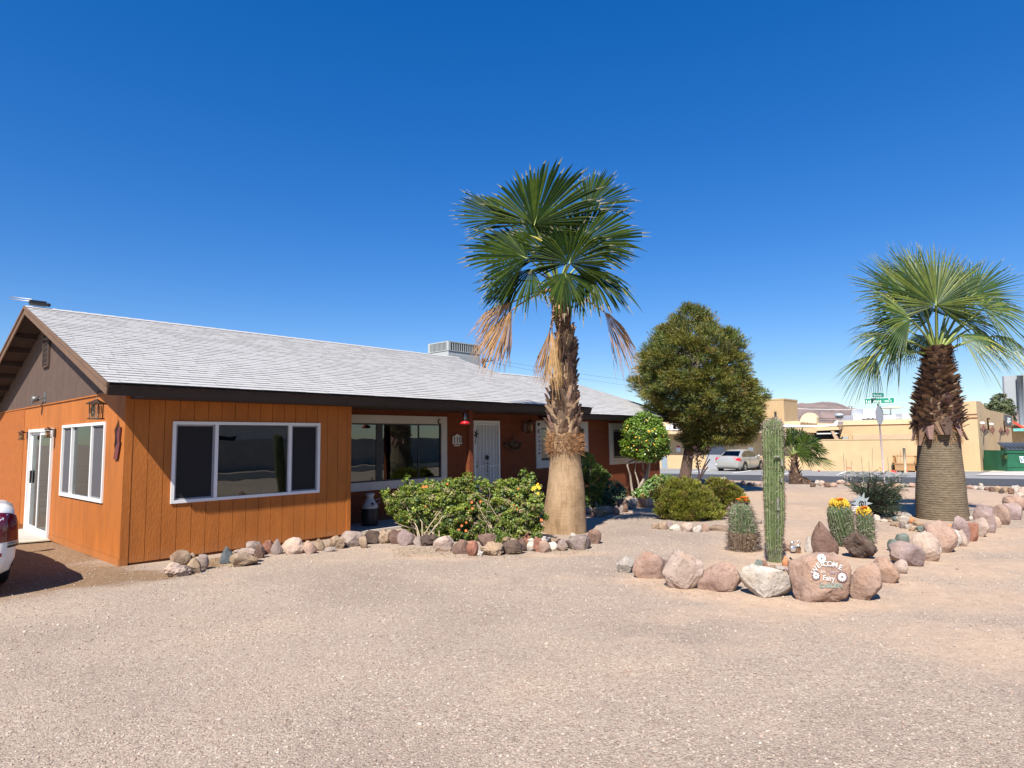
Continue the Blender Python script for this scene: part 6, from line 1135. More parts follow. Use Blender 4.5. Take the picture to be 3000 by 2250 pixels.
# corner building with diamond openings
E_ = thing('plaza_building', (47, 3, -.5), 'tall cream corner building with curved parapet and diamond openings right of the thick palm', 'building')
cx0, cy0 = 45.4, 4.86; ztop = onX(2862, 1175, cx0).z; b = MB(); b.box((cx0, cy0+.302, -1.3), (cx0+.3, 8.0, ztop)); 
side = [(cx0, -1.3), (cx0, ztop), (cx0+1.2, ztop-.02)] ; 
for (px_p, py_p) in ((2872,1176),(2880,1183),(2886,1196),(2900,1202),(2920,1206),(2940,1211),(2968,1219)): w = onY(px_p, py_p, cy0); side.append((w.x, w.z))
side += [(side[-1][0], -1.6)]; side = [s for i, s in enumerate(side) if i != 2]
b.prism([(x, cy0, z) for x, z in side][::-1], (0, .3, 0)); b.build('wall', m_st, E_)
b = MB(); z = onX(2840, 1225, cx0).z; b.box((cx0-.05, cy0-.02, z), (cx0, 7.9, z+.05)); z2 = onX(2840, 1214, cx0).z; b.box((cx0-.05, cy0-.02, z2), (cx0, 7.9, z2+.03)); b.build('brown_moulding', m_brl, E_)
for i, (x, y, r) in enumerate(((2881,1256,9),(2907,1259,8.5),(2932,1262,8),(2951,1264,8))):
    c = onY(x, y, cy0); rw = onY(x+r*.85, y, cy0).x - c.x; rz = r*1.45*(dep(c)/FL); b = MB(); b.prism([(c.x-rw, cy0-.02, c.z), (c.x, cy0-.02, c.z-rz), (c.x+rw, cy0-.02, c.z), (c.x, cy0-.02, c.z+rz)], (0, .02, 0)); b.build('diamond_opening', M('opening_red_brown', (.30,.13,.09), .8, .15), E_)
    if i in (0, 1): b = MB(); cc_ = onY(x-3, y-14, cy0-.14); b.lathe(cc_, [(.14, 0), (.13, .08), (.05, .13)], 10); b.build('awning_light', m_roofw, E_)
for (x, y) in ((2893,1226),(2941,1234)): a = onY(x, y, cy0-.5); b = MB(); b.tube([onY(x+4, y+32, cy0-.02), onY(x, y, cy0-.3), (a.x+.9, a.y, a.z)], .05, 5); b.build('gooseneck_lamp', m_bronze, E_)
s_ = [onY(*p, cy0-.06) for p in ((2942,1214),(2966,1219),(2966,1248),(2943,1244))]; b = MB(); b.prism(s_, (0, .05, 0), 0)
for (f1, f2, zq) in ((.35, .75, .25), (.4, .65, .38), (.3, .8, .52), (.35, .55, .66)): 
    P0 = s_[0].lerp(s_[3], zq); P1 = s_[1].lerp(s_[2], zq); b.prism([P0.lerp(P1, f1)-Vector((0,.005,.0)), P0.lerp(P1, f2)-Vector((0,.005,0)), P0.lerp(P1, f2)-Vector((0,.005,.12)), P0.lerp(P1, f1)-Vector((0,.005,.12))], (0, -.01, 0), 1)
o = b.build('shop_sign', [M('sign_charcoal', (.07,.065,.07), .6, .1), m_sgw], base=s_[0]); tag(o, 'dark square shop sign with pale lettering on the side of the corner building', 'sign')
b = MB(); b.box((44.9, 6.3, -.9), (45.3, 6.7, 1.2)); b.build('pilaster', M('pilaster_pink', (.42,.25,.17), .9, .08), E_)
# far right canopies, billboard, pole, mesquite
q = onY(2985, 1245, 3.0); cn = thing('canopy', q, 'red and teal sloping canopy at the far right behind the dumpster', 'canopy'); b = MB(); b.add([onX(2967,1232,52), onX(3010,1256,52), onX(3010,1266,52), onX(2967,1238,52)], [(0,1,2,3)]); b.add([onX(2967,1232,54), onX(3010,1256,54), onX(3010,1256,52), onX(2967,1232,52)], [(0,1,2,3)]); b.build('red_roof', M('canopy_red', (.55,.06,.04), .5), cn)
b = MB(); a = onX(2968,1258,51.9); c = onX(3010,1262,51.9); b.box((51.9, c.y, a.z-.12), (54, a.y, a.z+.06)); b.build('teal_beam', M('canopy_teal', (.15,.42,.40), .5), cn)
b = MB(); e = onX(2996,1300,53); b.box((53, e.y-.2, -1.4), (53.3, e.y+.2, e.z+1.2)); e = onX(2975,1300,53); b.box((53, e.y-.15, -1.4), (53.2, e.y+.15, e.z+1.2)); b.build('post', m_st, cn)
dB = 75; bb = thing('billboard', at(2975, 1290, dB), 'large grey billboard back with a lattice pole at the right edge', 'billboard'); P = [at(*p, dB) for p in ((2941,1102),(3040,1096),(3040,1206),(2946,1202))]; b = MB(); b.prism(P, FH*.3); b.build('panel', M('billboard_grey', (.34,.37,.39), .7, .05, .5), bb)
b = MB(); b.tube([at(2985,1100,dB-.5), at(2998,1360,dB-.5)], .22, 6); b.tube([at(2994,1100,dB-.5), at(3003,1360,dB-.5)], .14, 6)
for i in range(34): y = 1104 + i*6.5; b.tube([at(2985+ (y-1100)*.05, y, dB-.5), at(2994+(y-1100)*.035, y+3, dB-.5)], .06, 4)
b.build('lattice_pole', M('steel_blue_grey', (.20,.24,.27), .5, .1), bb)
ms = thing('desert_tree', at(2925, 1370, 70), 'feathery green tree behind the corner building beside the billboard', 'tree'); b = MB(); b.tube([at(2925,1370,70), at(2922,1290,70), at(2925,1190,70)], [.3, .25, .1], 8); b.build('trunk', m_bark, ms)
crown(ms, [(1156,2925,2945),(1166,2912,2950),(1178,2902,2958),(1190,2898,2965),(1205,2895,2968),(1225,2893,2970),(1250,2898,2966)], lambda x: 70, .8, 110, 60, .42, .12, [M('mesquite_leaf', (.10,.12,.05), .7, .25, 1, trans=.15), M('mesquite_dark', (.06,.075,.035), .7, .25, 1)], [.6, .4], 91, cr=.28)
# rooftop things behind the parapet
rt = thing('rooftop_air_handler', at(2550, 1236, 58), 'white boxy air handler on the flat roof behind the stop sign', 'rooftop equipment'); b = MB(); D6 = 58
def pxbox(mb, x0, x1, y0, y1, d, th, mi=0): mb.prism([at(x0, y1, d), at(x1, y1, d), at(x1, y0, d), at(x0, y0, d)], FH*th, mi)
pxbox(b, 2529, 2566, 1198, 1222, D6, 2); pxbox(b, 2500, 2529, 1216, 1232, D6, 2); pxbox(b, 2529, 2580, 1224, 1233, D6, 2); b.build('cabinet', M('roof_unit_white', (.62,.62,.64), .6, .1, 1), rt)
b = MB(); pxbox(b, 2545, 2549, 1200, 1222, D6-.3, .2); pxbox(b, 2558, 2562, 1198, 1222, D6-.3, .2); pxbox(b, 2529, 2640, 1222, 1224, D6-.3, .2); b.build('frame', m_roofw, rt)
um = thing('shade_canopy', at(2607, 1230, 60), 'pale flat-domed shade canopy on a white post above the roofs', 'canopy'); b = MB(); b.lathe(at(2609, 1196, 60), [(1.05, -.0), (.9, .06), (.3, .13), (.01, .15)], 20); b.build('dome', M('canopy_peach', (.70,.52,.36), .7), um); b = MB(); b.tube([at(2609,1196,60), at(2609,1232,60)], .07, 6); b.build('post', m_roofw, um)
cl = MB(); pxbox(cl, 2585, 2662, 1216, 1234, 59, 1.5); pxbox(cl, 2643, 2668, 1212, 1232, 58, 1.5); tag(cl.build('rooftop_ducts', MATS['roof_unit_white'], base=at(2620,1230,59)), 'low white ducts on the flat roof left of the thick palm trunk', 'rooftop equipment')
vt = MB(); vt.lathe(at(2459, 1226, 52), [(.30,0),(.30,.18),(.38,.2),(.38,.34),(.2,.42),(.01,.44)], 14); tag(vt.build('roof_vent', M('galv', (.55,.57,.58), .4, .1, metal=.5), base=at(2459,1228,52)), 'round metal roof vent above the open dark porch', 'roof vent')
sd = thing('satellite_dish', at(2385, 1245, 45), 'pale satellite dish on the white roof left of the small palm top', 'satellite dish'); b = MB(); c = at(2385, 1228, 44.6); b.lathe(c, [(.30,0),(.24,.05),(.12,.08),(.01,.09)], 16, ax=RH, ay=(UP*.55+FH*.3), az=FH); b.build('dish', M('dish_white', (.60,.62,.62), .5), sd); b = MB(); b.tube([at(2382,1210,44.6), at(2388,1248,44.6)], .04, 5); b.build('mast', m_roofw, sd)
# parking signs
for (x0, x1, y0, y1, red, lb) in ((1982,1993,1306,1323,True,'small parking sign with a reddish header on the cream wall left of the pine trunk'), (2193,2206,1311,1322,False,'small white notice on the cream wall right of the silver car')):
    p = [onX(x, y, xw-.03) for x, y in ((x0,y1),(x1,y1),(x1,y0),(x0,y0))]; b = MB(); b.prism(p, (.02,0,0), 0)
    lerp = lambda f: [p[0].lerp(p[3], f[0]) , p[1].lerp(p[2], f[0]), p[1].lerp(p[2], f[1]), p[0].lerp(p[3], f[1])]
    if red: b.prism([v_ - Vector((.01,0,0)) for v_ in lerp((.68, 1.0))], (.008,0,0), 1)
    c = (p[0]+p[1]+p[2]+p[3])/4; text_on(b, 'NO', .10, c + Vector((-.004,0,-.0)), (0,-1,0), (0,0,1), 2, True, 1, .01); text_on(b, 'PARKING', .062, c + Vector((-.004,0,-.10)), (0,-1,0), (0,0,1), 2, True, .9, .01)
    tag(b.build('parking_sign', [m_sgw, M('sign_magenta', (.38,.05,.10), .5), M('sign_ink', (.25,.25,.28), .6)], base=c), lb, 'sign')
# bench and bollard by the boundary wall, cart
b = MB(); q = g(2657, 1384); 
for s in (0, 1.1): b.box((q.x, q.y-.5+s, q.z-.1), (q.x+.5, q.y-.42+s, q.z+.95))
b.box((q.x, q.y-.5, q.z+.45), (q.x+.5, q.y+.68, q.z+.52)); b.box((q.x, q.y-.5, q.z+.9), (q.x+.08, q.y+.68, q.z+.97)); b.box((q.x, q.y-.5, q.z+.1), (q.x+.4, q.y+.68, q.z+.42)); tag(b.build('bench', M('bench_wood', (.38,.20,.08), .8, .15), base=q), 'small brown wooden bench against the cream wall left of the thick palm', 'bench')
q = g(2653, 1386); b = MB(); b.tube([q - UP*.1, q + UP*1.42], .07, 8); b.ball(q + UP*1.42, .07); tag(b.build('utility_post', M('post_tan', (.42,.34,.24), .9), base=q), 'thin tan post standing beside the small bench', 'post')
q = g(2832, 1376); ct = thing('shopping_cart', q, 'grey wire shopping cart standing right of the thick palm', 'shopping cart'); b = MB(); r = .018
for z_, w_ in ((.35,.24),(.45,.25),(.6,.27),(.75,.29),(.95,.31)): b.tube([q + RH*(-w_) + UP*z_, q + RH*w_ + UP*z_, q + RH*w_ + FH*.8 + UP*z_, q + RH*(-w_) + FH*.8 + UP*z_, q + RH*(-w_) + UP*z_], r, 4)
for i in range(7): t = -.24 + i*.08; b.tube([q + RH*t + UP*.35, q + RH*t*1.25 + UP*.95], r*.8, 4)
for s in (-1, 1): b.tube([q + RH*.22*s + UP*.08, q + RH*.24*s + UP*.35, q + RH*.3*s + UP*1.02 - FH*.2], r*1.3, 5)
b.build('basket', m_steel, ct); b = MB()
for s in (-1, 1):
    for f_2 in (0, .8): b.lathe(q + RH*(.22*s) + FH*f_2 + UP*.06, [(.06,-.015),(.06,.015)], 10, ax=FH, ay=UP, az=RH)
b.build('wheels', m_black, ct)
strip('yellow_kerb', 43.0, 43.3, 3.6, 7.4, M('kerb_yellow', (.70,.52,.20), .8, .1), .14, 10)
strip('dumpster_pad', 38.8, 46, -6, 4.4, M('pad_concrete', (.48,.44,.40), .9, .08), .05, 12)
# the green dumpster
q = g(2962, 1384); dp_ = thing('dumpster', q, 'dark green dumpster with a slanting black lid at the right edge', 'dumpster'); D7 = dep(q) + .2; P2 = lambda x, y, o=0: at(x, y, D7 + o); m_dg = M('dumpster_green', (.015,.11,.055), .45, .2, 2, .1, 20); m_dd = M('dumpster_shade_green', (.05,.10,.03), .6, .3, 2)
b = MB(); b.prism([P2(2952,1384), P2(3060,1386), P2(3060,1322), P2(2951,1320)], FH*1.8); b.prism([P2(2948,1326,-.06), P2(3060,1328,-.06), P2(3060,1318,-.06), P2(2948,1316,-.06)], FH*.12); b.prism([P2(2952,1369,-.03), P2(3060,1370,-.03), P2(3060,1367,-.03), P2(2952,1366,-.03)], FH*.05); b.build('bin_body', m_dg, dp_)
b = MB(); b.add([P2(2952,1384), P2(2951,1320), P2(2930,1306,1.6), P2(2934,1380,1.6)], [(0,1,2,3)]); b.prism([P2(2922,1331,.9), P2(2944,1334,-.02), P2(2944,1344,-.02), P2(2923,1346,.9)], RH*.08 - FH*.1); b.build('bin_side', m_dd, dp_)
b = MB(); b.prism([P2(2948,1318,-.1), P2(3060,1320,-.1), P2(3060,1300,1.7), P2(2922,1299,1.7)], UP*.06); 
for i in range(9): x = 2952 + i*12; b.tube([P2(x, 1315.5, -.1)+UP*.04, P2(2925 + i*12*.95, 1298, 1.7)+UP*.02], .03, 4)
b.build('lid', M('lid_black', (.05,.06,.07), .45, .1), dp_)
b = MB(); b.prism([P2(2985,1337,-.02), P2(3060,1338,-.02), P2(3060,1358,-.02), P2(2990,1356,-.02)], FH*-.01, 0); text_on(b, 'W', .42, P2(2999, 1347, -.05), RH, UP, 1, True); b.build('label', [m_sgw, M('label_ink', (.10,.22,.30), .5)], dp_)
# ------------------------------------------------------------------ cars
m_tyre = M('tyre', (.02,.02,.02), .85, .1); m_rim = M('rim', (.45,.46,.47), .3, .1, metal=.8); g_car = glass('car_glass', (.03,.035,.04), .05); m_tl = M('tail_red', (.55,.01,.02), .15, .1, coat=1); m_tld = M('tail_dark_red', (.14,.005,.015), .12, .1, coat=1)
def car(name, loc, head, label, paint, L_=4.6, W_=1.8, Hh=1.47, style='sedan', sc=1.0, tail=m_tl):
    t = thing(name, loc, label, 'car', None); fx = Vector((math.cos(head), math.sin(head), 0)); lx = Vector((-fx.y, fx.x, 0)); o = Vector(loc)
    Pp = lambda x, y, z: o + fx*x + lx*y + UP*z      # x forward, y left
    hw = W_/2
    # stations along the body: x, bottom, mid, shoulder, deck height, half width factor
    if style == 'sedan': st = [(-2.30,.38,.60,.86,.93,.70),(-2.24,.27,.58,.92,1.02,.86),(-2.05,.22,.56,.95,1.06,.95),(-1.7,.20,.55,.96,1.05,.99),(-1.2,.19,.55,.95,1.0,1.0),(0,.19,.54,.93,.97,1.0),(1.0,.19,.54,.91,.96,1.0),(1.6,.20,.52,.84,.92,.98),(2.0,.22,.48,.74,.82,.92),(2.2,.26,.44,.64,.72,.80),(2.30,.34,.44,.56,.62,.60)]
    else: st = [(-2.45,.34,.58,.80,.84,.62),(-2.42,.28,.58,.88,.95,.80),(-2.28,.23,.60,.97,1.06,.93),(-1.9,.20,.60,1.0,1.08,.985),(-1.2,.19,.58,.97,1.02,1.0),(0,.19,.54,.93,.97,1.0),(1.0,.19,.54,.91,.96,1.0),(1.6,.20,.52,.84,.92,.98),(2.1,.22,.48,.74,.82,.92),(2.35,.26,.44,.64,.72,.80),(2.45,.34,.44,.56,.62,.60)]
    # smooth the stations
    xs = [s[0] for s in st]; X_ = np.concatenate([np.linspace(a, c, 5)[:-1] for a, c in zip(xs, xs[1:])] + [[xs[-1]]]); col = lambda k: np.interp(X_, xs, [s[k] for s in st])
    Bt, Md, Sh, Dk, Wf = (col(k) for k in range(1, 6)); vs = []; nr = 17
    for i, x in enumerate(X_):
        w = hw*Wf[i]; ring = [(0,Bt[i]),(.80*w,Bt[i]),(.93*w,Bt[i]+.05),(.985*w,(Bt[i]+Md[i])/2),(1.0*w,Md[i]),(.99*w,(Md[i]+Sh[i])/2),(.95*w,Sh[i]-.02),(.86*w,Sh[i]+.35*(Dk[i]-Sh[i])),(.55*w,Dk[i]-.01)]
        full = ring + [(0, Dk[i])] + [(-a, c) for a, c in ring[::-1][:-1]] 
        vs += [Pp(x, a, c) for a, c in full]
    n = len(ring)*2; fs = [(i*n+k, i*n+(k+1) % n, (i+1)*n+(k+1) % n, (i+1)*n+k) for i in range(len(X_)-1) for k in range(n)] + [tuple(range(n))[::-1], tuple(range((len(X_)-1)*n, len(X_)*n))]
    b = MB(); b.add(vs, fs, 0, True)
    # cabin
    rb, rf = (-1.75, 1.15) if style == 'sedan' else (-1.85, 1.1); cs = [(rb,.98,.80,.0),(-1.1,1.36,.66,0),(-.75,Hh-.03,.63,0),(-.2,Hh,.63,0),(.25,Hh-.03,.63,0),(rf,.95,.80,0)]
    base = .93; prof = []
    for (x, z, wf, _) in cs: prof.append((x, z, wf))
    cv = []; 
    for (x, z, wf) in prof: w = hw*wf; cv += [Pp(x, .86*hw, base), Pp(x, w, z-.05), Pp(x, w*.85, z), Pp(x, -w*.85, z), Pp(x, -w, z-.05), Pp(x, -.86*hw, base)]
    cf = [(i*6+k, i*6+k+1, (i+1)*6+k+1, (i+1)*6+k) for i in range(len(prof)-1) for k in range(5)]; b.add(cv, cf, 0, True)
    b.build('body', paint, t)
    gl = MB()
    def gq(pts, off): n_ = (pts[1]-pts[0]).cross(pts[2]-pts[0]).normalized(); n_ = n_ if n_.dot(off) > 0 else -n_; gl.add([p + n_*.008 for p in pts], [tuple(range(len(pts)))])
    gq([Pp(rb+.05,-.66*hw,1.0), Pp(-1.13,-.56*hw,1.345), Pp(-1.13,.56*hw,1.345), Pp(rb+.05,.66*hw,1.0)], -fx); gq([Pp(rf-.06,-.66*hw,.99), Pp(.30,-.54*hw,Hh-.06), Pp(.30,.54*hw,Hh-.06), Pp(rf-.06,.66*hw,.99)], fx)
    for s in (1, -1):
        for (xa, xb) in ((-1.45, -.62), (-.54, .78)):
            zt = lambda x: float(np.interp(x, [-1.75,-1.1,-.75,-.2,.25,rf], [1.0,1.27,Hh-.13,Hh-.11,Hh-.14,1.0])); wy = lambda z: s*(np.interp(z, [.93, Hh-.05], [.868, .655])*hw + .006)
            xs_ = np.linspace(xa, xb, 6); pts = [Pp(x, wy(zt(x)), zt(x)) for x in xs_] + [Pp(xb, wy(.97), .97), Pp(xa, wy(.97), .97)]; gl.add(pts, [tuple(range(len(pts)))])
    gl.build('windows', g_car, t)
    def surf(x, z):
        B_, M_, S_, D_, W0 = (float(np.interp(x, X_, q)) for q in (Bt, Md, Sh, Dk, Wf)); return hw*W0*float(np.interp(z, [(B_+M_)/2, M_, (M_+S_)/2, S_-.02, S_+.35*(D_-S_), D_], [.985, 1, .99, .95, .86, .5])) + .013
    for s in (1, -1):
        tlb = MB(); xa, xb, za, zb_ = (-2.285, -1.98, .76, .95) if style == 'sedan' else (-2.448, -2.235, .60, .93)
        nx_, nz_ = 9, 7; gv = []
        for i in range(nx_):
            x = xa + (xb-xa)*i/(nx_-1)
            for j in range(nz_): z = za + (zb_-za)*j/(nz_-1) - (.05*i/(nx_-1) if style == 'sedan' else .10*(i/(nx_-1))**2 * j/(nz_-1)); gv.append(Pp(x, s*surf(x, z), z))
        tlb.add(gv, [(i*nz_+j, (i+1)*nz_+j, (i+1)*nz_+j+1, i*nz_+j+1) for i in range(nx_-1) for j in range(nz_-1)], 0, True)
        if style == 'sedan': y1 = surf(-2.285, .86); tlb.obox(Pp(-2.278, s*(y1-.14), .855), fx*.012, lx*.15, UP*.075)
        tlb.build('tail_light', [tail, m_tl], t)
        m_ = MB(); m_.lathe(Pp(.72, s*(hw+.10), 1.0), [(.001,-.09),(.06,-.06),(.085,0),(.07,.03),(.06,.04)], 12, ax=UP, ay=lx*1.3, az=fx); m_.tube([Pp(.74, s*.85*hw, .95), Pp(.72, s*(hw+.06), .97)], .03, 6); m_.build('wing_mirror', paint, t)
        for x in (-1.38, 1.32):
            w = MB(); c = Pp(x, s*(hw-.11), .32); w.lathe(c, [(.20,-.10),(.30,-.105),(.325,-.07),(.325,.09),(.30,.112),(.215,.115),(.205,.10)], 24, ax=fx, ay=UP, az=lx*s); wo_ = w.build('wheel', m_tyre, t)
            w = MB(); w.lathe(c + lx*s*.095, [(.205,0),(.19,.012),(.185,0)], 20, ax=fx, ay=UP, az=lx*s)
            for k in range(5): a = 2*PI*k/5; dd = fx*math.cos(a) + UP*math.sin(a); w.obox(c + lx*s*.105 + dd*.10, dd*.10, dd.cross(lx)*.028, lx*.008)
            w.lathe(c + lx*s*.10, [(.05,0),(.045,.02),(.01,.022)], 10, ax=fx, ay=UP, az=lx*s); w.build('rim', m_rim, wo_)
            a_ = MB(); P = [Pp(x + .37*math.cos(q_), s*(hw*.995), .33 + .37*math.sin(q_)) for q_ in np.linspace(-.25, PI+.25, 18)]; a_.add(P + [p_ + lx*s*.008 for p_ in P] + [Pp(x, s*hw*.995+s*.004, .2)], [(i, i+1, len(P)+i+1, len(P)+i) for i in range(len(P)-1)] + [(len(P)+i, len(P)+i+1, 2*len(P)) for i in range(len(P)-1)]); a_.build('wheel_arch', m_tyre, t)
    tr = MB(); rx_ = -2.275 if style == 'sedan' else -2.47
    if style == 'sedan':
        tr.box((0,0,0),(0,0,0)); tr.obox(Pp(-2.27,0,.72), fx*.01, lx*.26, UP*.055, 0); tr.obox(Pp(-2.266,0,.815), fx*.01, lx*.40*hw, UP*.008, 1); tr.obox(Pp(-2.31,0,.24), fx*.01, lx*.7*hw, UP*.03, 1); tr.obox(Pp(-2.245,0,.95), fx*.012, lx*.06, UP*.022, 2); tr.obox(Pp(-2.28,.62,.50), fx*.008, lx*.12, UP*.035, 0); tr.ball(Pp(-.9,0,Hh+.01), .03, 1, 6)
        for s in (1,-1): tr.obox(Pp(-.58, s*(hw*1.0+.002), .62), fx*.006, lx*.004, UP*.3, 1); tr.obox(Pp(-.75, s*(hw*1.0+.006), .80), fx*.07, lx*.01, UP*.012, 2); tr.obox(Pp(.3, s*(hw*1.0+.006), .78), fx*.07, lx*.01, UP*.012, 2)
    else:
        for s in (1,-1): tr.tube([Pp(x, s*(surf(x,.575)-.004), .575) for x in np.linspace(-1.95,-2.445,9)], .013, 5, 2); tr.tube([Pp(x, s*(surf(x,.545)-.006), .545) for x in np.linspace(-1.95,-2.445,9)], .012, 5, 1)
        tr.tube([Pp(-2.465,-.6*hw,.56), Pp(-2.49,0,.56), Pp(-2.465,.6*hw,.56)], .014, 5, 1); tr.obox(Pp(-2.425,-.66,.47), fx*.012, lx*.05, UP*.02, 3)
    tr.build('trim', [m_sgw, m_black, m_rim, m_tld, M('reflector_yellow', (.5,.45,.1), .3)], t); return t
m_silver = M('silver_beige_paint', (.40,.39,.36), .28, .03, 1, metal=.35, coat=.6); m_wcar = M('white_car_paint', (.72,.72,.70), .25, .02, 1, coat=.8)
ca_, cb_2 = g(2100, 1383), g(2182, 1381); cf_ = g(2233, 1377)
hd_ = math.atan2(cf_.y - cb_2.y, cf_.x - cb_2.x)
car('parked_car', Vector((43.0, 17.95, 0)) + UP*gz(42.6, 17.9), R2(0), 'silver-beige sedan parked across the road behind the pine', m_silver)
car('parked_car', (.77, 11.28, gz(.8, 11)), R2(90), 'white car at the left edge with only its rear corner and dark tail light showing', m_wcar, style='big', W_=1.86, Hh=1.42, tail=m_tld)
fc = g(3010, 1360); car('parked_car', Vector((52.5, .9, 0)) + UP*(gz(52, 1) + .1), R2(70), 'white car mostly hidden behind the dumpster at the right edge', m_wcar, Hh=1.5)
# ------------------------------------------------------------------ poles and wires
dU = 60; up_ = thing('utility_pole', at(1419, 1300, dU), 'brown utility pole with a crossarm rising behind the white roof beside the dead frond', 'utility pole'); b = MB(); b.tube([at(1419,1320,dU), at(1418,1050,dU)], .16, 8); b.build('pole', M('pole_wood', (.16,.09,.06), .9, .2), up_)
b = MB(); b.tube([at(1398,1062,dU), at(1444,1056,dU)], .06, 6)
for x, y in ((1402,1056),(1428,1052),(1438,1051)): b.ball(at(x, y, dU), .1, n=6)
b.build('crossarm', M('pole_wood_dark', (.08,.05,.04), .9, .2), up_)
for i, (p, q_, lb) in enumerate((((1440,1052),(1990,1130),'upper thin power line between the utility pole and the pine'), ((1440,1062),(1990,1148),'lower thin power line between the utility pole and the pine'))):
    b = MB(); b.tube([at(p[0]+(q_[0]-p[0])*t, p[1]+(q_[1]-p[1])*t + 16*4*t*(1-t)*.4, dU + 25*t) for t in np.linspace(0, 1, 12)], .009, 4); tag(b.build('power_line', m_black, base=at(p[0], p[1], dU)), lb, 'power line', 'power lines')
for i, (p, q_, lb) in enumerate((((2297,1196),(2520,1200),'pale power line across the mountain behind the tower'), ((2297,1222),(2480,1226),'upper dark power line low across the mountain'), ((2297,1229),(2480,1232),'lower dark power line low across the mountain'))):
    b = MB(); b.tube([at(p[0]+(q_[0]-p[0])*t, p[1]+(q_[1]-p[1])*t + 1.5*math.sin(PI*t), 90) for t in np.linspace(0, 1, 8)], .03, 4); tag(b.build('power_line', m_roofw if i == 0 else m_black, base=at(p[0], p[1], 90)), lb, 'power line', 'power lines')
dm_ = 66; mst = thing('roof_mast', at(2494, 1225, dm_), 'thin rooftop mast with wires to the right of the mountain top', 'mast'); b = MB(); b.tube([at(2495,1230,dm_), at(2495,1192,dm_)], .05, 5); b.tube([at(2488,1192,dm_), at(2498,1190,dm_)], .04, 4); b.tube([at(2482,1204,dm_), at(2488,1188,dm_), at(2495,1200,dm_)], .025, 4); b.build('mast_pole', m_steel, mst)
# ------------------------------------------------------------------ mountains
def mountain():
    crest = [(2000,1240),(2150,1200),(2260,1186),(2297,1184),(2312,1181),(2325,1184),(2345,1180),(2362,1182),(2385,1180),(2410,1177),(2440,1178),(2462,1183),(2478,1190),(2500,1196),(2530,1202),(2600,1214),(2700,1225),(2800,1215),(2850,1180),(2862,1176),(2885,1186),(2900,1192),(2940,1186),(3000,1180),(3200,1195)]
    n, m = 340, 70; xs = np.linspace(1900, 3250, n); cy = np.interp(xs, [c[0] for c in crest], [c[1] for c in crest]); dm = 3000; V = []
    for j in range(m):
        f = j / (m-1)
        for i, x in enumerate(xs):
            d = dm - 1100*(1-f) if f < 1 else dm; crest_p = at(x, cy[i], dm); foot = at(x, 1290, dm-1100); zc = crest_p.z; 
            p = foot.lerp(crest_p, f); z0 = -1.4; r = noise.noise(Vector((x*.012, f*3, 1)))*.5 + noise.noise(Vector((x*.035, f*7, 4)))*.28 + abs(noise.noise(Vector((x*.09, f*5, 9))))*.22 + noise.noise(Vector((x*.22, f*14, 2)))*.08
            z = z0 + (zc - z0) * (f ** 1.25) + r * 70 * math.sin(PI*min(1, f*1.0)) * (.5+.5*f); V.append((p.x, p.y, z if f < 1 else zc + noise.noise(Vector((x*.15, 3, 3)))*4))
    F_ = [(j*n+i, j*n+i+1, (j+1)*n+i+1, (j+1)*n+i) for j in range(m-1) for i in range(n-1)]
    me = fastmesh('mountains', np.array(V), np.array(F_), None, [M('desert_rock', (.15,.125,.115), .95, .25, .006, .9, .02, col2=(.24,.165,.14), detail=8)], True); tag(link('mountains', me), kind='structure')
mountain()
# ------------------------------------------------------------------ what stands behind the photographer and shows in the panes
b = MB(); b.box((-14, -16.4, -.2), (34, -16.2, 1.9)); tag(b.build('block_wall', M('block_tan', (.50,.42,.33), .9, .1, 2), base=(10,-16.3,0)), 'long tan block wall across the street, seen only as a reflection in the porch window', 'wall')
strip2 = MB(); strip2.add([(-40,-14,.012),(60,-14,.012),(60,-8,.012),(-40,-8,.012)], [(0,1,2,3)]); tag(strip2.build('side_street', m_asph), kind='structure')
nb = thing('neighbour_house', (14, -24, 0), 'white low house across the street, seen only as a reflection in the porch window', 'house'); b = MB(); b.box((2, -26, -.1), (26, -20, 3.1)); b.build('wall', M('pale_siding', (.62,.62,.62), .8, .06), nb)
b = MB(); b.prism([(1.5,-27,3.0),(1.5,-19.4,3.0),(1.5,-23,4.6)], (25, 0, 0)); b.build('roof', m_shingle, nb); b = MB(); b.box((8,-19.99,1.0),(10,-19.95,2.2)); b.box((16,-19.99,1.0),(18,-19.95,2.2)); b.build('window', m_dark, nb)
nt_ = thing('olive_tree', (-16, 9, 0), 'dense green tree left of the house, seen only as a reflection in the side window', 'tree'); b = MB(); b.tube([(-16,9,-.1),(-15.9,9.1,1.2),(-16.1,9,3)], [.25,.2,.1], 8); b.build('trunk', m_bark, nt_)
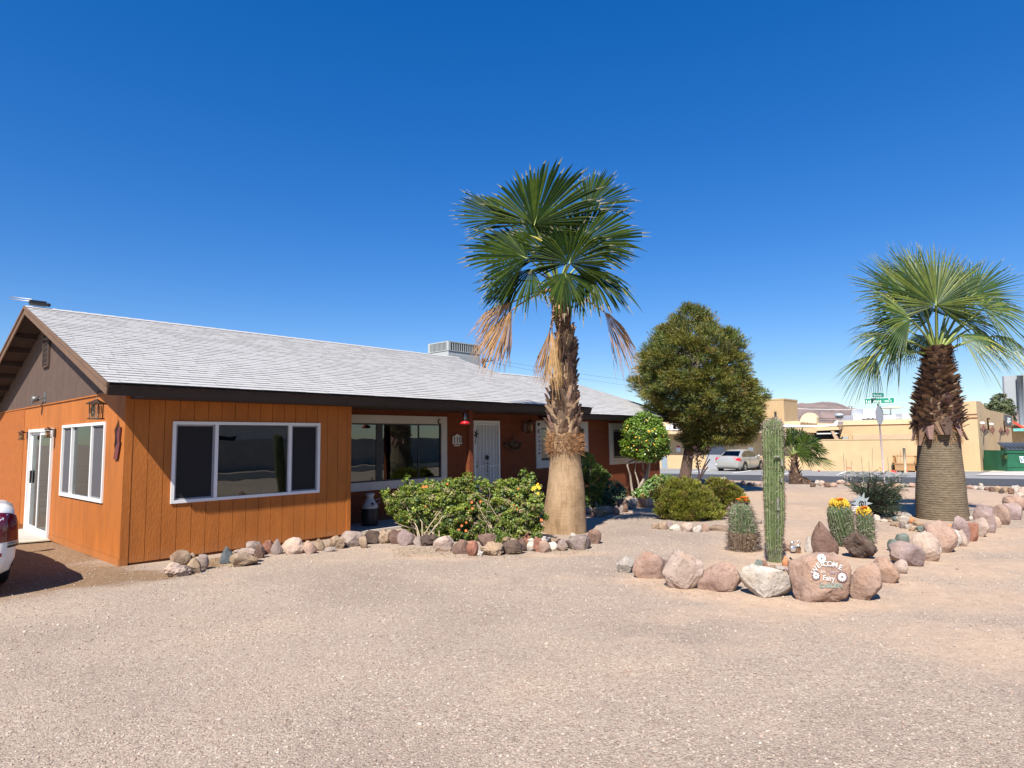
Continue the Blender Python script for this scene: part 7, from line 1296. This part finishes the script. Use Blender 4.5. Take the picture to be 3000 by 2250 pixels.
C = RS.normal(size=(9000,3)); C /= np.linalg.norm(C, axis=1, keepdims=True); C = C * (RS.rand(9000,1)**.4) * (3.2, 3.6, 2.0) + (-16, 9, 3.0); leaves('crown', C, rdir(9000), rdir(9000), .26, .13, m_ct, RS.choice(3, 9000), nt_)
# ------------------------------------------------------------------ light, sky, camera
sund = Vector((1.48, .60, -1.79)).normalized()
sl_ = bpy.data.lights.new('Sun', 'SUN'); sl_.energy = 5.0; sl_.angle = R2(.53); sl_.color = (1.0, .95, .87)
so_ = bpy.data.objects.new('Sun', sl_); COL.objects.link(so_); so_.rotation_euler = sund.to_track_quat('-Z', 'Y').to_euler(); so_.location = (-10, -5, 20)
w = bpy.data.worlds.new('World'); scene.world = w; w.use_nodes = True; nt = w.node_tree; bg = nt.nodes['Background']
sk = nt.nodes.new('ShaderNodeTexSky'); sk.sky_type = 'NISHITA'; sk.sun_disc = False; sk.sun_elevation = math.asin(-sund.z); sk.sun_rotation = math.atan2(-sund.x, -sund.y) % (2*PI)
sk.altitude = 500; sk.air_density = 1.0; sk.dust_density = 0.25; sk.ozone_density = 4.5
hs = nt.nodes.new('ShaderNodeHueSaturation'); hs.inputs['Saturation'].default_value = 1.57; hs.inputs['Hue'].default_value = .515; hs.inputs['Value'].default_value = 2.1; gm = nt.nodes.new('ShaderNodeGamma'); gm.inputs[1].default_value = .75; nt.links.new(sk.outputs[0], gm.inputs[0]); nt.links.new(gm.outputs[0], hs.inputs['Color']); nt.links.new(hs.outputs[0], bg.inputs['Color']); bg.inputs['Strength'].default_value = 0.06
cd = bpy.data.cameras.new('Camera'); cam = bpy.data.objects.new('Camera', cd); COL.objects.link(cam); scene.camera = cam
cd.sensor_fit = 'HORIZONTAL'; cd.sensor_width = 36; cd.lens = FL / 3000 * 36; cd.clip_start = .05; cd.clip_end = 20000
cam.matrix_world = Matrix.Translation(CAM) @ Matrix((CR, CU, -CF)).transposed().to_4x4()
scene.render.resolution_x = 1024; scene.render.resolution_y = 768
scene.view_settings.view_transform = 'Standard'; scene.view_settings.look = 'None'; scene.view_settings.exposure = 0.84; scene.view_settings.gamma = 1
